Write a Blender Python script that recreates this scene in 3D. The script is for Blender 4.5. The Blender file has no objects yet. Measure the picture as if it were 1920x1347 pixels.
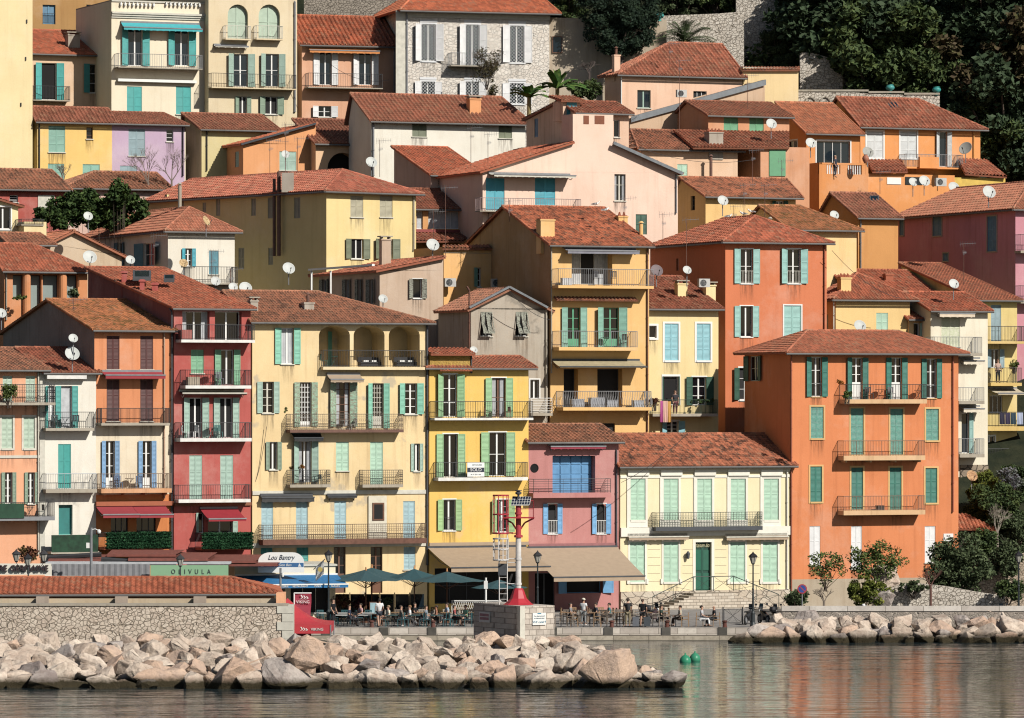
import bpy, bmesh, math, random
from mathutils import Vector, Matrix, Euler
R = math.radians
sc = bpy.context.scene
# ---------------- camera, world, sun, exposure ----------------
F, CX, HY, CZ = 9000.0, 960.0, 750.0, 15.0     # focal length and horizon of the photograph, in its pixels; eye height in metres
cd = bpy.data.cameras.new('camera'); cam = bpy.data.objects.new('camera', cd); sc.collection.objects.link(cam)
cam.location = (0, 0, CZ); cam.rotation_euler = (R(90), 0, 0)
cd.sensor_width = 36; cd.lens = 36 * F / 1920; cd.shift_y = (HY - 673.5) / 1920; cd.clip_start = 1; cd.clip_end = 5000
sc.camera = cam
AZ, EL = 45.0, 36.0
W = bpy.data.worlds.new('World'); sc.world = W; W.use_nodes = True
_bg = W.node_tree.nodes['Background']; _sky = W.node_tree.nodes.new('ShaderNodeTexSky')
_sky.sky_type = 'NISHITA'; _sky.sun_disc = False; _sky.sun_elevation = R(EL); _sky.sun_rotation = R(180 - AZ)
W.node_tree.links.new(_sky.outputs[0], _bg.inputs[0]); _bg.inputs[1].default_value = 0.05
sd = bpy.data.lights.new('sun', 'SUN'); sd.energy = 5.0; sd.angle = R(0.5); sd.color = (1, .95, .87)
sun = bpy.data.objects.new('sun', sd); sc.collection.objects.link(sun)
SUNV = Vector((math.sin(R(AZ)) * math.cos(R(EL)), -math.cos(R(AZ)) * math.cos(R(EL)), math.sin(R(EL))))
sun.rotation_euler = SUNV.to_track_quat('Z', 'Y').to_euler()
sc.view_settings.view_transform = 'Standard'; sc.view_settings.look = 'None'; sc.view_settings.exposure = 0.1; sc.view_settings.gamma = 1
sc.cycles.filter_width = 1.15; sc.cycles.max_bounces = 6; sc.cycles.diffuse_bounces = 1; sc.cycles.glossy_bounces = 3
rng = random.Random(7)
C = sc.collection
# ---------------- helpers ----------------
def lin(c): return c / 12.92 if c <= .04045 else ((c + .055) / 1.055) ** 2.4
def hx(h, k=1.0):
    h = h.lstrip('#'); c = [min(.9, lin(int(h[i:i + 2], 16) / 255) * k) for i in (0, 2, 4)]; g = sum(c) / 3 * 1.05
    return tuple(x * .87 + g * .13 for x in c) + (1,)
class NT:
    def __init__(s, name):
        s.m = bpy.data.materials.new(name); s.m.use_nodes = True; s.t = s.m.node_tree; s.b = s.t.nodes['Principled BSDF']
        s.b.inputs['Specular IOR Level'].default_value = .25
    def n(s, ty, **kw):
        nd = s.t.nodes.new('ShaderNode' + ty)
        for k, v in kw.items():
            if k.startswith('_'): nd.inputs[k[1:].replace('_', ' ')].default_value = v
            else: setattr(nd, k, v)
        return nd
    def l(s, a, b): s.t.links.new(a, b)
    def mix(s, fac, a, b, blend='MIX'):
        nd = s.n('MixRGB', blend_type=blend)
        for sock, v in zip(nd.inputs, (fac, a, b)):
            if isinstance(v, (int, float)): sock.default_value = v
            elif isinstance(v, tuple): sock.default_value = v
            else: s.l(v, sock)
        return nd.outputs[0]
    def math(s, op, a, b=0.0, c=0.0):
        nd = s.n('Math', operation=op)
        for sock, v in zip(nd.inputs, (a, b, c)):
            if isinstance(v, (int, float)): sock.default_value = v
            else: s.l(v, sock)
        return nd.outputs[0]
    def noise(s, vec, scale, detail=4, rough=.55):
        nd = s.n('TexNoise'); nd.inputs['Scale'].default_value = scale; nd.inputs['Detail'].default_value = detail; nd.inputs['Roughness'].default_value = rough
        s.l(vec, nd.inputs['Vector']); return nd.outputs[0]
    def ramp(s, fac, *stops, const=False):
        nd = s.n('ValToRGB'); e = nd.color_ramp.elements
        if const: nd.color_ramp.interpolation = 'CONSTANT'
        while len(e) < len(stops): e.new(.5)
        for el, (p, c) in zip(e, stops): el.position = p; el.color = c if isinstance(c, tuple) else (c, c, c, 1)
        s.l(fac, nd.inputs[0]); return nd.outputs[0]
    def vmul(s, v, k):
        nd = s.n('VectorMath', operation='MULTIPLY'); s.l(v, nd.inputs[0]); nd.inputs[1].default_value = k; return nd.outputs[0]
    def bump(s, h, st=.4, dist=.02, normal=None):
        nd = s.n('Bump'); nd.inputs['Strength'].default_value = st; nd.inputs['Distance'].default_value = dist; s.l(h, nd.inputs['Height'])
        if normal: s.l(normal, nd.inputs['Normal'])
        s.l(nd.outputs[0], s.b.inputs['Normal']); return nd.outputs[0]
    def out(s, c, rough=.85):
        s.l(c, s.b.inputs['Base Color']) if not isinstance(c, tuple) else setattr(s.b.inputs['Base Color'], 'default_value', c)
        s.b.inputs['Roughness'].default_value = rough; return s.m
def geo_pos(t): return t.n('NewGeometry').outputs['Position']
_mc = {}
def memo(f):
    def g(*a, **k):
        key = (f.__name__, a, tuple(sorted(k.items())))
        if key not in _mc: _mc[key] = f(*a, **k)
        return _mc[key]
    return g
@memo
def paint(h, rough=.6, var=.12, metal=0.0, name='paint'):
    t = NT(name); p = geo_pos(t); n = t.noise(p, 3.0, 5); m = t.noise(p, 14, 3)
    c = hx(h, .85); d = tuple(x * (1 - 2.6 * var) for x in c[:3]) + (1,)
    col = t.mix(t.ramp(n, (.35, 0.), (.75, 1.)), c, d); col = t.mix(t.math('MULTIPLY', m, .35), col, tuple(x * .8 for x in c[:3]) + (1,))
    oi = t.n('ObjectInfo').outputs['Random']; col = t.mix(t.math('MULTIPLY', oi, .22), col, tuple(min(.9, x * .7 + .16) for x in c[:3]) + (1,)); col = t.mix(t.ramp(oi, (.6, 0.), (1., .28)), col, tuple(x * .6 for x in c[:3]) + (1,))
    t.b.inputs['Metallic'].default_value = metal; return t.out(col, rough)
@memo
def worn(h, h2='#8a8474'):
    t = NT('worn_paint'); p = geo_pos(t); n = t.noise(t.vmul(p, (4, 4, 9)), 1.6, 8, .75)
    return t.out(t.mix(t.ramp(n, (.46, 0.), (.56, 1.)), hx(h, .85), hx(h2, .8)), .75)
@memo
def stucco(h, dirt=.3, bands=(), seed=0.0, patch=None):
    """lime render: mottled, with rain streaks, grime and a slightly rough relief. bands = ((z, colour), ...) painted below height z"""
    t = NT('render_wall'); p = geo_pos(t)
    off = t.n('VectorMath', operation='ADD'); t.l(p, off.inputs[0]); off.inputs[1].default_value = (seed * 13.7, seed * 5.1, 0)
    q = off.outputs[0]; base = hx(h, .86)
    if bands:
        z = t.n('SeparateXYZ'); t.l(p, z.inputs[0]); cur = t.mix(0.0, base, base)
        for zz, hh in bands: cur = t.mix(t.math('LESS_THAN', z.outputs[2], zz), cur, hx(hh, .86))
    else: cur = t.mix(0.0, base, base)
    n1 = t.noise(q, .35, 5, .6); n2 = t.noise(q, 2.2, 6, .65); st = t.noise(t.vmul(q, (2.4, 2.4, .16)), 1.0, 5, .6)
    fd = t.noise(q, .22, 6, .7); cur = t.mix(t.ramp(fd, (.5, 0.), (.72, .35)), cur, t.mix(.5, cur, (.8, .74, .66, 1)))
    cur = t.mix(t.math('MULTIPLY', t.ramp(n1, (.4, 0.), (.68, 1.)), .3 + dirt * .5), cur, t.mix(1.0, cur, (.80, .76, .72, 1), 'MULTIPLY'))
    cur = t.mix(t.math('MULTIPLY', t.ramp(n2, (.5, 0.), (.75, 1.)), .3 + dirt * .6), cur, t.mix(1.0, cur, (1.0, .95, .9, 1), 'MULTIPLY'))
    cur = t.mix(t.math('MULTIPLY', t.ramp(st, (.52, 0.), (.72, 1.)), min(1, .06 + dirt * .8)), cur, t.mix(1.0, cur, (.6, .54, .5, 1), 'MULTIPLY'))
    gr = t.noise(q, 16, 3, .8); cur = t.mix(t.ramp(gr, (.35, 0.), (.7, .22)), cur, t.mix(1.0, cur, (.7, .68, .66, 1), 'MULTIPLY'))
    if patch:
        n3 = t.noise(q, .42, 4, .62)
        cur = t.mix(t.ramp(n3, (.60, 0.), (.66, .85)), cur, hx(patch, .8))
    t.bump(t.noise(q, 9, 6, .7), .35, .03)
    return t.out(cur, .92)
@memo
def tiles(h1, h2, h3='#5a4038', moss=.25, pale=.0):
    t = NT('roof_tiles'); uv = t.n('UVMap').outputs[0]; s = t.n('SeparateXYZ'); t.l(uv, s.inputs[0])
    fu = t.math('FLOOR', s.outputs[0]); fv = t.math('FLOOR', s.outputs[1]); cb = t.n('CombineXYZ'); t.l(fu, cb.inputs[0]); t.l(fv, cb.inputs[1])
    wn = t.n('TexWhiteNoise', noise_dimensions='2D'); t.l(cb.outputs[0], wn.inputs['Vector'])
    warm = lambda h, k: tuple(a * .66 + b * .34 for a, b in zip(hx(h, k)[:3], hx('#b47854', k)[:3])) + (1,)
    col = t.mix(t.ramp(wn.outputs[0], (.1, 0.), (.75, 1.)), warm(h1, 1.24), warm(h2, .92)); col = t.mix(t.ramp(wn.outputs[0], (.86, 0.), (.9, .55)), col, hx('#c89474', .9))
    p = geo_pos(t); n = t.noise(p, .8, 6, .7); n2 = t.noise(p, 3.5, 6, .75); n3 = t.noise(p, .25, 3)
    col = t.mix(t.math('MULTIPLY', t.ramp(n3, (.35, 0.), (.7, 1.)), .4), col, warm(h2, .78))
    tone = t.n('ObjectInfo').outputs['Random']; col = t.mix(t.ramp(tone, (.0, .0), (1., .45)), col, t.mix(1.0, col, (1.0, .86, .66, 1), 'MULTIPLY')); col = t.mix(t.ramp(tone, (.55, 0.), (.95, .3)), col, hx('#b48c70', .8))
    dk = t.math('MULTIPLY', t.ramp(t.math('ADD', t.math('MULTIPLY', n, .5), t.math('MULTIPLY', t.math('ADD', n2, t.math('MULTIPLY', wn.outputs[0], .25)), .5)), (.56, 0.), (.68, 1.)), moss)
    col = t.mix(dk, col, hx(h3, .8))
    if pale: col = t.mix(t.math('MULTIPLY', t.ramp(t.noise(p, 5, 5, .8), (.55, 0.), (.7, 1.)), pale), col, hx('#c8b098', .8))
    t.bump(n2, .5, .03); return t.out(col, .9)
@memo
def stonewall(h1, h2, mortar, scale=2.2, mort=.05, dark=.0, coursed=False):
    t = NT('stone_wall'); p = geo_pos(t); wp = t.n('VectorMath', operation='ADD'); nz = t.n('TexNoise'); nz.inputs['Scale'].default_value = 1.3; t.l(p, nz.inputs['Vector'])
    sc_ = t.n('VectorMath', operation='SCALE'); t.l(nz.outputs['Color'], sc_.inputs[0]); sc_.inputs['Scale'].default_value = .35
    t.l(p, wp.inputs[0]); t.l(sc_.outputs[0], wp.inputs[1]); q = t.vmul(wp.outputs[0], (1, 1, 1.8 if coursed else 1.25))
    v = t.n('TexVoronoi', feature='DISTANCE_TO_EDGE'); v.inputs['Scale'].default_value = scale; t.l(q, v.inputs['Vector'])
    v2 = t.n('TexVoronoi'); v2.inputs['Scale'].default_value = scale; t.l(q, v2.inputs['Vector'])
    s = t.n('SeparateXYZ'); t.l(v2.outputs['Color'], s.inputs[0])
    col = t.mix(s.outputs[0], hx(h1, .85), hx(h2, .85)); col = t.mix(t.math('MULTIPLY', t.noise(p, 6, 6, .7), .5), col, tuple(x * .6 for x in hx(h1)[:3]) + (1,))
    e = t.ramp(v.outputs[0], (mort * .5, 1.), (mort * 1.6, 0.)); col = t.mix(e, col, hx(mortar, .8))
    if dark: col = t.mix(t.math('MULTIPLY', t.ramp(t.noise(p, .5, 5, .7), (.5, 0.), (.7, 1.)), dark), col, hx('#3c3a34'))
    t.bump(t.math('SUBTRACT', t.noise(p, 7, 5), t.math('MULTIPLY', e, 1.3)), .9, .06)
    return t.out(col, .95)
@memo
def leafmat(h1, h2, h3):
    t = NT('leaves'); p = geo_pos(t); n = t.noise(p, 1.6, 4, .7); g = t.n('NewGeometry').outputs['Random Per Island']
    col = t.mix(g, hx(h1, .8), hx(h2, .8)); col = t.mix(t.ramp(n, (.45, 0.), (.7, 1.)), col, hx(h3, .8)); t.b.inputs['Specular IOR Level'].default_value = .15
    return t.out(col, .7)
@memo
def glass(h='#0b1016', rough=.08):
    t = NT('window_glass'); t.b.inputs['Specular IOR Level'].default_value = .6; return t.out(hx(h), rough)
@memo
def stain_m():
    t = NT('rain_stain'); uv = t.n('UVMap').outputs[0]; s = t.n('SeparateXYZ'); t.l(uv, s.inputs[0]); p = geo_pos(t); n = t.noise(t.vmul(p, (7, 7, .5)), 1.0, 4, .7)
    a = t.math('MULTIPLY', t.ramp(s.outputs[1], (.0, 0.), (1., .55)), t.ramp(n, (.42, 0.), (.68, 1.))); a = t.math('MULTIPLY', a, t.math('MULTIPLY', t.ramp(s.outputs[0], (0., 0.), (.12, 1.)), t.ramp(s.outputs[0], (.88, 1.), (1., 0.)))); t.l(a, t.b.inputs['Alpha']); return t.out(hx('#5c4c40', .8), .95)
class MB:
    def __init__(s): s.v = []; s.f = []; s.uv = []
    def poly(s, pts, uv=None):
        i = len(s.v); s.v += [tuple(p) for p in pts]; s.f.append(tuple(range(i, i + len(pts)))); s.uv.append(uv); return s
    def box(s, x0, x1, y0, y1, z0, z1, f=None):
        P = [(x0, y0, z0), (x1, y0, z0), (x1, y1, z0), (x0, y1, z0), (x0, y0, z1), (x1, y0, z1), (x1, y1, z1), (x0, y1, z1)]
        if f: P = [tuple(f(*p)) for p in P]
        i = len(s.v); s.v += P
        for q in ((0, 3, 2, 1), (4, 5, 6, 7), (0, 1, 5, 4), (1, 2, 6, 5), (2, 3, 7, 6), (3, 0, 4, 7)): s.f.append(tuple(i + k for k in q)); s.uv.append(None)
        return s
    def tube(s, a, b, r, n=6, r2=None):
        a, b = Vector(a), Vector(b); d = b - a
        if d.length < 1e-6: return s
        r2 = r if r2 is None else r2; z = d.normalized(); x = z.orthogonal().normalized(); y = z.cross(x); i = len(s.v)
        for c, rr in ((a, r), (b, r2)):
            for k in range(n): t = 2 * math.pi * k / n; s.v.append(tuple(c + (x * math.cos(t) + y * math.sin(t)) * rr))
        for k in range(n): s.f.append((i + k, i + (k + 1) % n, i + n + (k + 1) % n, i + n + k)); s.uv.append(None)
        s.f.append(tuple(i + n - 1 - k for k in range(n))); s.f.append(tuple(i + n + k for k in range(n))); s.uv += [None, None]; return s
    def path(s, pts, r, n=5):
        for a, b in zip(pts, pts[1:]): s.tube(a, b, r, n)
        return s
    def lathe(s, c, prof, n=12):
        i = len(s.v)
        for r, z in prof:
            for k in range(n): t = 2 * math.pi * k / n; s.v.append((c[0] + r * math.cos(t), c[1] + r * math.sin(t), c[2] + z))
        for j in range(len(prof) - 1):
            for k in range(n): s.f.append((i + j * n + k, i + j * n + (k + 1) % n, i + (j + 1) * n + (k + 1) % n, i + (j + 1) * n + k)); s.uv.append(None)
        return s
    def build(s, name, m, parent=None, smooth=False):
        me = bpy.data.meshes.new(name); me.from_pydata(s.v, [], s.f)
        if any(u is not None for u in s.uv):
            L = me.uv_layers.new(name='UVMap').data; k = 0
            for fa, u in zip(s.f, s.uv):
                for j in range(len(fa)): L[k].uv = u[j] if u else (.5, .5); k += 1
        me.materials.append(m); o = bpy.data.objects.new(name, me); C.objects.link(o)
        if smooth: me.shade_smooth()
        if parent: o.parent = parent
        return o
def tag(o, label=None, cat=None, group=None, kind=None):
    for k, v in (('label', label), ('category', cat), ('group', group), ('kind', kind)):
        if v: o[k] = v
    return o
def thing(name, label, cat, loc=(0, 0, 0), rz=0.0, group=None):
    o = bpy.data.objects.new(name, None); C.objects.link(o); o.location = loc; o.rotation_euler = (0, 0, rz); o.empty_display_size = .3
    return tag(o, label, cat, group)
def copy_tree(o, parent=None):
    c = o.copy(); C.objects.link(c); c.parent = parent
    for ch in list(o.children): copy_tree(ch, c)
    return c
def at(px, py, Y): return Vector(((px - CX) / F * Y, Y, CZ - (py - HY) / F * Y))
def ground(Y): return .75 + max(0, Y - 334) * .5 + max(0, Y - 400) * .6
def text(s, name, m, size, parent, loc, rot=(math.pi / 2, 0, 0), ext=.01, align='CENTER', shear=0, wide=1.0):
    c = bpy.data.curves.new(name, 'FONT'); c.body = s; c.size = size; c.extrude = ext; c.align_x = align; c.align_y = 'CENTER'; c.shear = shear; c.resolution_u = 3
    c.materials.append(m); o = bpy.data.objects.new(name, c); me = bpy.data.meshes.new_from_object(o); bpy.data.objects.remove(o); bpy.data.curves.remove(c); me.name = name; o = bpy.data.objects.new(name, me); C.objects.link(o); o.parent = parent; o.location = loc; o.rotation_euler = rot; o.scale = (wide, 1, 1); return o
def clipstrip(P, ax, a, b):
    """clip convex polygon P (list of (u,v)) to a <= coordinate ax <= b"""
    for sgn, lim in ((1, a), (-1, b)):
        Q = []
        for i in range(len(P)):
            p, q = P[i], P[(i + 1) % len(P)]; dp, dq = sgn * (p[ax] - lim), sgn * (q[ax] - lim)
            if dp >= -1e-9: Q.append(p)
            if (dp > 1e-9 and dq < -1e-9) or (dp < -1e-9 and dq > 1e-9): t = dp / (dp - dq); Q.append((p[0] + (q[0] - p[0]) * t, p[1] + (q[1] - p[1]) * t))
        P = Q
        if len(P) < 3: return []
    return P
def tileface(mb, pts, pitch=.28, amp=.05, course=.42, step=.05, thick=.14, edge=True):
    """a roof slope: real corrugated tile rows, in overlapping courses, on a slab of the given thickness"""
    P = [Vector(p) for p in pts]; n = Vector((0, 0, 0))
    for i in range(len(P)): n += P[i].cross(P[(i + 1) % len(P)])
    n.normalize()
    if n.z < 0: n = -n
    h = Vector((0, 0, 1)).cross(n)
    if h.length < 1e-4: h = Vector((1, 0, 0))
    h.normalize(); s = n.cross(h)
    if s.z < 0: s = -s; h = -h
    o = P[0]; Q = [((p - o).dot(h), (p - o).dot(s)) for p in P]
    u0, u1 = min(q[0] for q in Q), max(q[0] for q in Q); v0, v1 = min(q[1] for q in Q), max(q[1] for q in Q)
    ns = 4; du = pitch / ns; i = math.floor(u0 / du)
    ph = [math.sin(2 * math.pi * k / ns + .4) for k in range(ns)]
    while i * du < u1:
        a, b = i * du, (i + 1) * du; A = clipstrip(Q, 0, a, b)
        if A:
            j = math.floor(v0 / course)
            while j * course < v1:
                B = clipstrip(A, 1, j * course, (j + 1) * course) if (v1 - v0) > course else A
                if B:
                    jit = ((i // ns * 7919 + j * 104729) % 97) / 97.0 * .012
                    vs = []; low = []
                    for (u, v) in B:
                        k = (u - a) / du; off = amp * (ph[i % ns] * (1 - k) + ph[(i + 1) % ns] * k) + step * (1 - (v - j * course) / course) + jit
                        vs.append(o + h * u + s * v + n * off)
                        if abs(v - max(v0, j * course)) < 1e-5: low.append(vs[-1])
                    mb.poly(vs, [((i // ns) + .5, j + .5)] * len(vs))
                    if len(low) == 2: dn = n * (step + .015); mb.poly([low[0], low[1], low[1] - dn, low[0] - dn], [((i // ns) + .5, j + .5)] * 4)
                j += 1
                if (v1 - v0) <= course: break
        i += 1
    D = [p - n * thick for p in P]; mb.poly(list(reversed(D)), [(0.5, 0.5)] * len(D))
    if edge:
        for k in range(len(P)): a, b = P[k], P[(k + 1) % len(P)]; c, d = D[(k + 1) % len(P)], D[k]; mb.poly([a, b, c, d], [(k + .5, 99.5)] * 4)
def ridge(mb, a, b, r=.11):
    a, b = Vector(a), Vector(b); L = (b - a).length; n = max(1, int(L / .42))
    for i in range(n):
        p, q = a.lerp(b, i / n), a.lerp(b, (i + 1) / n); k0 = len(mb.f); mb.tube(p, q, r, 7, r * .82)
        for k in range(k0, len(mb.f)): mb.uv[k] = [(i + 7.5, 77.5)] * len(mb.f[k])
# ---------------- a house, laid out on the plane of its facade ----------------
RT = {'red': tiles('#a85038', '#8a3c2c', moss=.2), 'dark': tiles('#8c4434', '#6a3228', moss=.25), 'brown': tiles('#a0604a', '#7c4636', '#54443c', moss=.7, pale=.3),
      'orange': tiles('#b8603c', '#9c4c30', '#4c3a30', moss=.75), 'moss': tiles('#a86838', '#8c5430', '#6a5a28', moss=.8), 'bright': tiles('#bc5a3c', '#a04a30', moss=.15), 'maroon': tiles('#843c30', '#682c24', moss=.15),
      'pier': tiles('#9c4830', '#8c3e28', '#7a3422', moss=.4)}
M = {'white': paint('#f2f2ee', .5, .03), 'offwhite': paint('#dcd8c8', .7), 'iron': paint('#2c2c30', .5), 'grey': paint('#8c8e92', .45), 'dgrey': paint('#4c5056', .5), 'gut': paint('#6c6a68', .6), 'zinc': paint('#8a9096', .4, .15, .3),
     'rust': paint('#7c5444', .8, .2), 'slab': stucco('#b0a898', .6), 'wslab': paint('#eceae4', .6), 'dark': paint('#100e10', .9, 0), 'glass': glass(), 'bglass': glass('#16242e'), 'curtain': paint('#c8ccd0', .9, .15),
     'brownwood': paint('#7a5038', .6), 'taupe': paint('#b49c80', .9, .06), 'dred': paint('#a01c2c', .8, .06), 'concrete': stucco('#b0a698', .5), 'room': paint('#3a3430', .9)}
class House:
    def __init__(s, name, label, cat, x0, x1, yt, Y, yaw=22, d=None, sx=None, wall=None, base=None, roofm='red', front_hidden=False):
        s.th = R(yaw); s.cx, s.sx_ = math.cos(s.th), math.sin(s.th); p = at(x0, yt, Y); s.o = Vector((p.x, p.y)); s.Y = Y
        s.w = s.L(x1, yt).x; s.zt0 = p.z; s.base = (ground(Y) - 1.0) if base is None else base; s.zb = s.base
        s.zt = s.zt0 - s.base; s.x0, s.x1, s.yt = x0, x1, yt
        s.d = s.S(sx, yt).y if sx is not None else (d or 8.0)
        s.root = thing(name, label, cat, (s.o.x, s.o.y, s.base), s.th); s.wall = wall or stucco('#d8c8a8'); s.holes = {'f': [], 'l': []}; s.top = None; s.ltop = None; s.rtop = None
        s.gut = None; s.lwall = None; s.extra = 0; s.roofm = RT[roofm] if isinstance(roofm, str) else roofm; s.roofo = None; s.wx = x1
    def Yend(s): return s.o.y + s.w * s.sx_
    def L(s, px, py, b=0.0):
        """pixel -> local point on the plane b metres behind the facade"""
        dx, dz = (px - CX) / F, -(py - HY) / F; wx, wy = -s.sx_, s.cx
        ox, oy = s.o.x + wx * b, s.o.y + wy * b; t = (ox * wx + oy * wy) / (dx * wx + wy); P = Vector((dx * t, t)); rel = P - s.o
        return Vector((rel.x * s.cx + rel.y * s.sx_, b, CZ + dz * t - getattr(s, 'base', 0)))
    def S(s, px, py, x=0.0):
        """pixel -> local point on the left side wall (plane x)"""
        dx, dz = (px - CX) / F, -(py - HY) / F; ox, oy = s.o.x + s.cx * x, s.o.y + s.sx_ * x
        t = (ox * s.cx + oy * s.sx_) / (dx * s.cx + s.sx_); P = Vector((dx * t, t)); rel = P - s.o
        return Vector((x, -rel.x * s.sx_ + rel.y * s.cx, CZ + dz * t - getattr(s, 'base', 0)))
    # face frames: map (u, out, z)
    def fr(s, face):
        if face == 'f': return lambda u, o, z: Vector((u, -o, z))
        if face == 'l': return lambda u, o, z: Vector((-o, u, z))
        b = face; return lambda u, o, z: Vector((u, b - o, z))      # a recessed plane b metres back
    def rect(s, x0, x1, y0, y1, face='f', out=0.0):
        if face == 'l': a, c = s.S(x1, y0), s.S(x0, y1); return a.y, c.y, c.z, a.z
        b = -out if face == 'f' else face - out; a, c = s.L(x0, y0, b), s.L(x1, y1, b); return a.x, c.x, c.z, a.z
    def build_walls(s):
        mb0 = mb = MB(); mb2 = MB() if s.lwall else mb0; w, d, zt = s.w, s.d, s.zt; e = s.extra
        for face, W_, top in (('f', w, zt + e), ('l', d, zt + e)):
            f = s.fr(face); mb = mb2 if face == 'l' else mb0; H = [h for h in s.holes[face] if h[1] > h[0] + .02]
            xs = sorted({0, W_} | {min(max(x, 0), W_) for h in H for x in h[:2]})
            for a, b in zip(xs, xs[1:]):
                if b - a < 1e-4: continue
                m = (a + b) / 2; z = 0.0
                for h in sorted([h for h in H if h[0] < m < h[1]], key=lambda h: h[2]):
                    if h[2] > z: mb.poly([f(a, 0, z), f(b, 0, z), f(b, 0, h[2]), f(a, 0, h[2])])
                    z = max(z, h[3])
                if top > z: mb.poly([f(a, 0, z), f(b, 0, z), f(b, 0, top), f(a, 0, top)])
            for (a, b, z0, z1, dep, arch) in H:
                if arch:
                    r = (b - a) / 2; k = arch * r; zs = z1 - k; N = 10; A = [(a + r - r * math.cos(math.pi * i / N), zs + k * math.sin(math.pi * i / N)) for i in range(N + 1)]
                    for (ua, za), (ub, zb_) in zip(A, A[1:]):
                        mb.poly([f(ua, 0, za), f(ub, 0, zb_), f(ub, 0, z1), f(ua, 0, z1)]); mb.poly([f(ua, 0, za), f(ub, 0, zb_), f(ub, -dep, zb_), f(ua, -dep, za)])
                    zc = zs
                else: zc = z1; mb.poly([f(a, 0, z1), f(b, 0, z1), f(b, -dep, z1), f(a, -dep, z1)])
                mb.poly([f(a, 0, z0), f(a, -dep, z0), f(a, -dep, zc), f(a, 0, zc)]); mb.poly([f(b, 0, z0), f(b, -dep, z0), f(b, -dep, zc), f(b, 0, zc)]); mb.poly([f(a, 0, z0), f(b, 0, z0), f(b, -dep, z0), f(a, -dep, z0)])
        mb = mb0
        if s.top: mb.poly([(u, 0, z) for u, z in s.top])
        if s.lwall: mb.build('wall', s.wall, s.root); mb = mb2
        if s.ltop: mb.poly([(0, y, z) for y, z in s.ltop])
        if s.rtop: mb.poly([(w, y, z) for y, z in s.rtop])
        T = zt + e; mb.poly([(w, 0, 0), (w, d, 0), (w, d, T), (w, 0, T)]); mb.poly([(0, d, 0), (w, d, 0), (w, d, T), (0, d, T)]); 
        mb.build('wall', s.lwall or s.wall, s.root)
    # ------- roofs -------
    def par(s, yr, b=None, l='g', r='g', o=.45, og=.25, pitch=.28, amp=.05, mono=False, cap=True, course=.42, zs=0.0):
        d, w = s.d, s.w; b = d if mono else (b or d / 2); R_ = s.L(s.x0 if l == 'g' else l, yr, b); zr = R_.z; ze = s.zt + zs; sl = (zr - ze) / (b + o); s.extra = max(0, sl * o - .05)
        ul = -og if l == 'g' else R_.x; ur = w + og if r == 'g' else s.L(r, yr, b).x
        eo_l, eo_r = (-og if l == 'g' else -o), (w + og if r == 'g' else w + o)
        A, B = Vector((eo_l, -o, ze)), Vector((eo_r, -o, ze)); Rl, Rr = Vector((ul, b, zr)), Vector((ur, b, zr)); A2, B2 = Vector((eo_l, d + o, ze)), Vector((eo_r, d + o, ze)); mb = MB()
        k = dict(pitch=pitch, amp=amp, course=course); tileface(mb, [A, B, Rr, Rl], **k)
        if mono: A2, B2 = Vector((ul, b, s.zt)), Vector((ur, b, s.zt))
        else: tileface(mb, [B2, A2, Rl, Rr], **k)
        if l != 'g': tileface(mb, [A2, A, Rl], **k)
        if r != 'g': tileface(mb, [B, B2, Rr], **k)
        if cap:
            ridge(mb, Rl, Rr)
            for a_, c_, g in ((A, Rl, l), (B, Rr, r)):
                ridge(mb, c_, a_, .08 if g == 'g' else .1)
            if not mono:
                if l != 'g': ridge(mb, Rl, A2)
                if r != 'g': ridge(mb, Rr, B2)
        s.roofo = mb.build('roof', s.roofm, s.root); T = s.zt + s.extra
        zr2 = zr - .12
        if l == 'g': s.ltop = [(0, T), (b, zr2), (d, zr2 if mono else T)] + ([(d, T)] if mono else [])
        if r == 'g': s.rtop = [(0, T), (b, zr2), (d, zr2 if mono else T)] + ([(d, T)] if mono else [])
        s.gutter(A, B); return s
    def hip2(s, yr, b0=None, b1=None, back='hip', o=.45, pitch=.28, amp=.05, course=.42):
        """hip roof whose ridge runs away from the viewer"""
        w, d = s.w, s.d; b0 = b0 or w * .5; b1 = b1 or (max(b0 + .1, d - w * .5) if back == 'hip' else d + .2); u = w / 2; p = s.L(s.x0, yr, b0); zr = p.z; ze = s.zt; sl = (zr - ze) / (b0 + o); s.extra = max(0, sl * o - .05)
        A, B, Cc, D = Vector((-o, -o, ze)), Vector((w + o, -o, ze)), Vector((w + o, d + (o if back == 'hip' else .2), ze)), Vector((-o, d + (o if back == 'hip' else .2), ze)); P, Q = Vector((u, b0, zr)), Vector((u, b1, zr)); mb = MB(); k = dict(pitch=pitch, amp=amp, course=course)
        tileface(mb, [A, B, P], **k); tileface(mb, [D, A, P, Q], **k); tileface(mb, [B, Cc, Q, P], **k)
        if back == 'hip': tileface(mb, [Cc, D, Q], **k)
        ridge(mb, P, Q); ridge(mb, A, P); ridge(mb, B, P); s.roofo = mb.build('roof', s.roofm, s.root); s.gutter(A, B); s.gutter(D, A); return s
    def perp(s, ax, ay, yl=None, yr=None, o=.35, og=.4, pitch=.28, amp=.05, cap=True):
        """gable faces the viewer; apex at pixel (ax, ay), eaves at yl (left) and yr (right)"""
        w, d = s.w, s.d; zl = s.L(s.x0, yl or s.yt).z; zr = s.L(s.x1, yr or s.yt).z; a = s.L(ax, ay); ua, za = a.x, a.z; mb = MB(); k = dict(pitch=pitch, amp=amp); s.zt = min(zl, zr); s.extra = 0
        if ua > .3:
            m = (za - zl) / ua; tileface(mb, [(-og, -o, zl - m * og), (ua, -o, za), (ua, d, za), (-og, d, zl - m * og)], **k)
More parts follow.
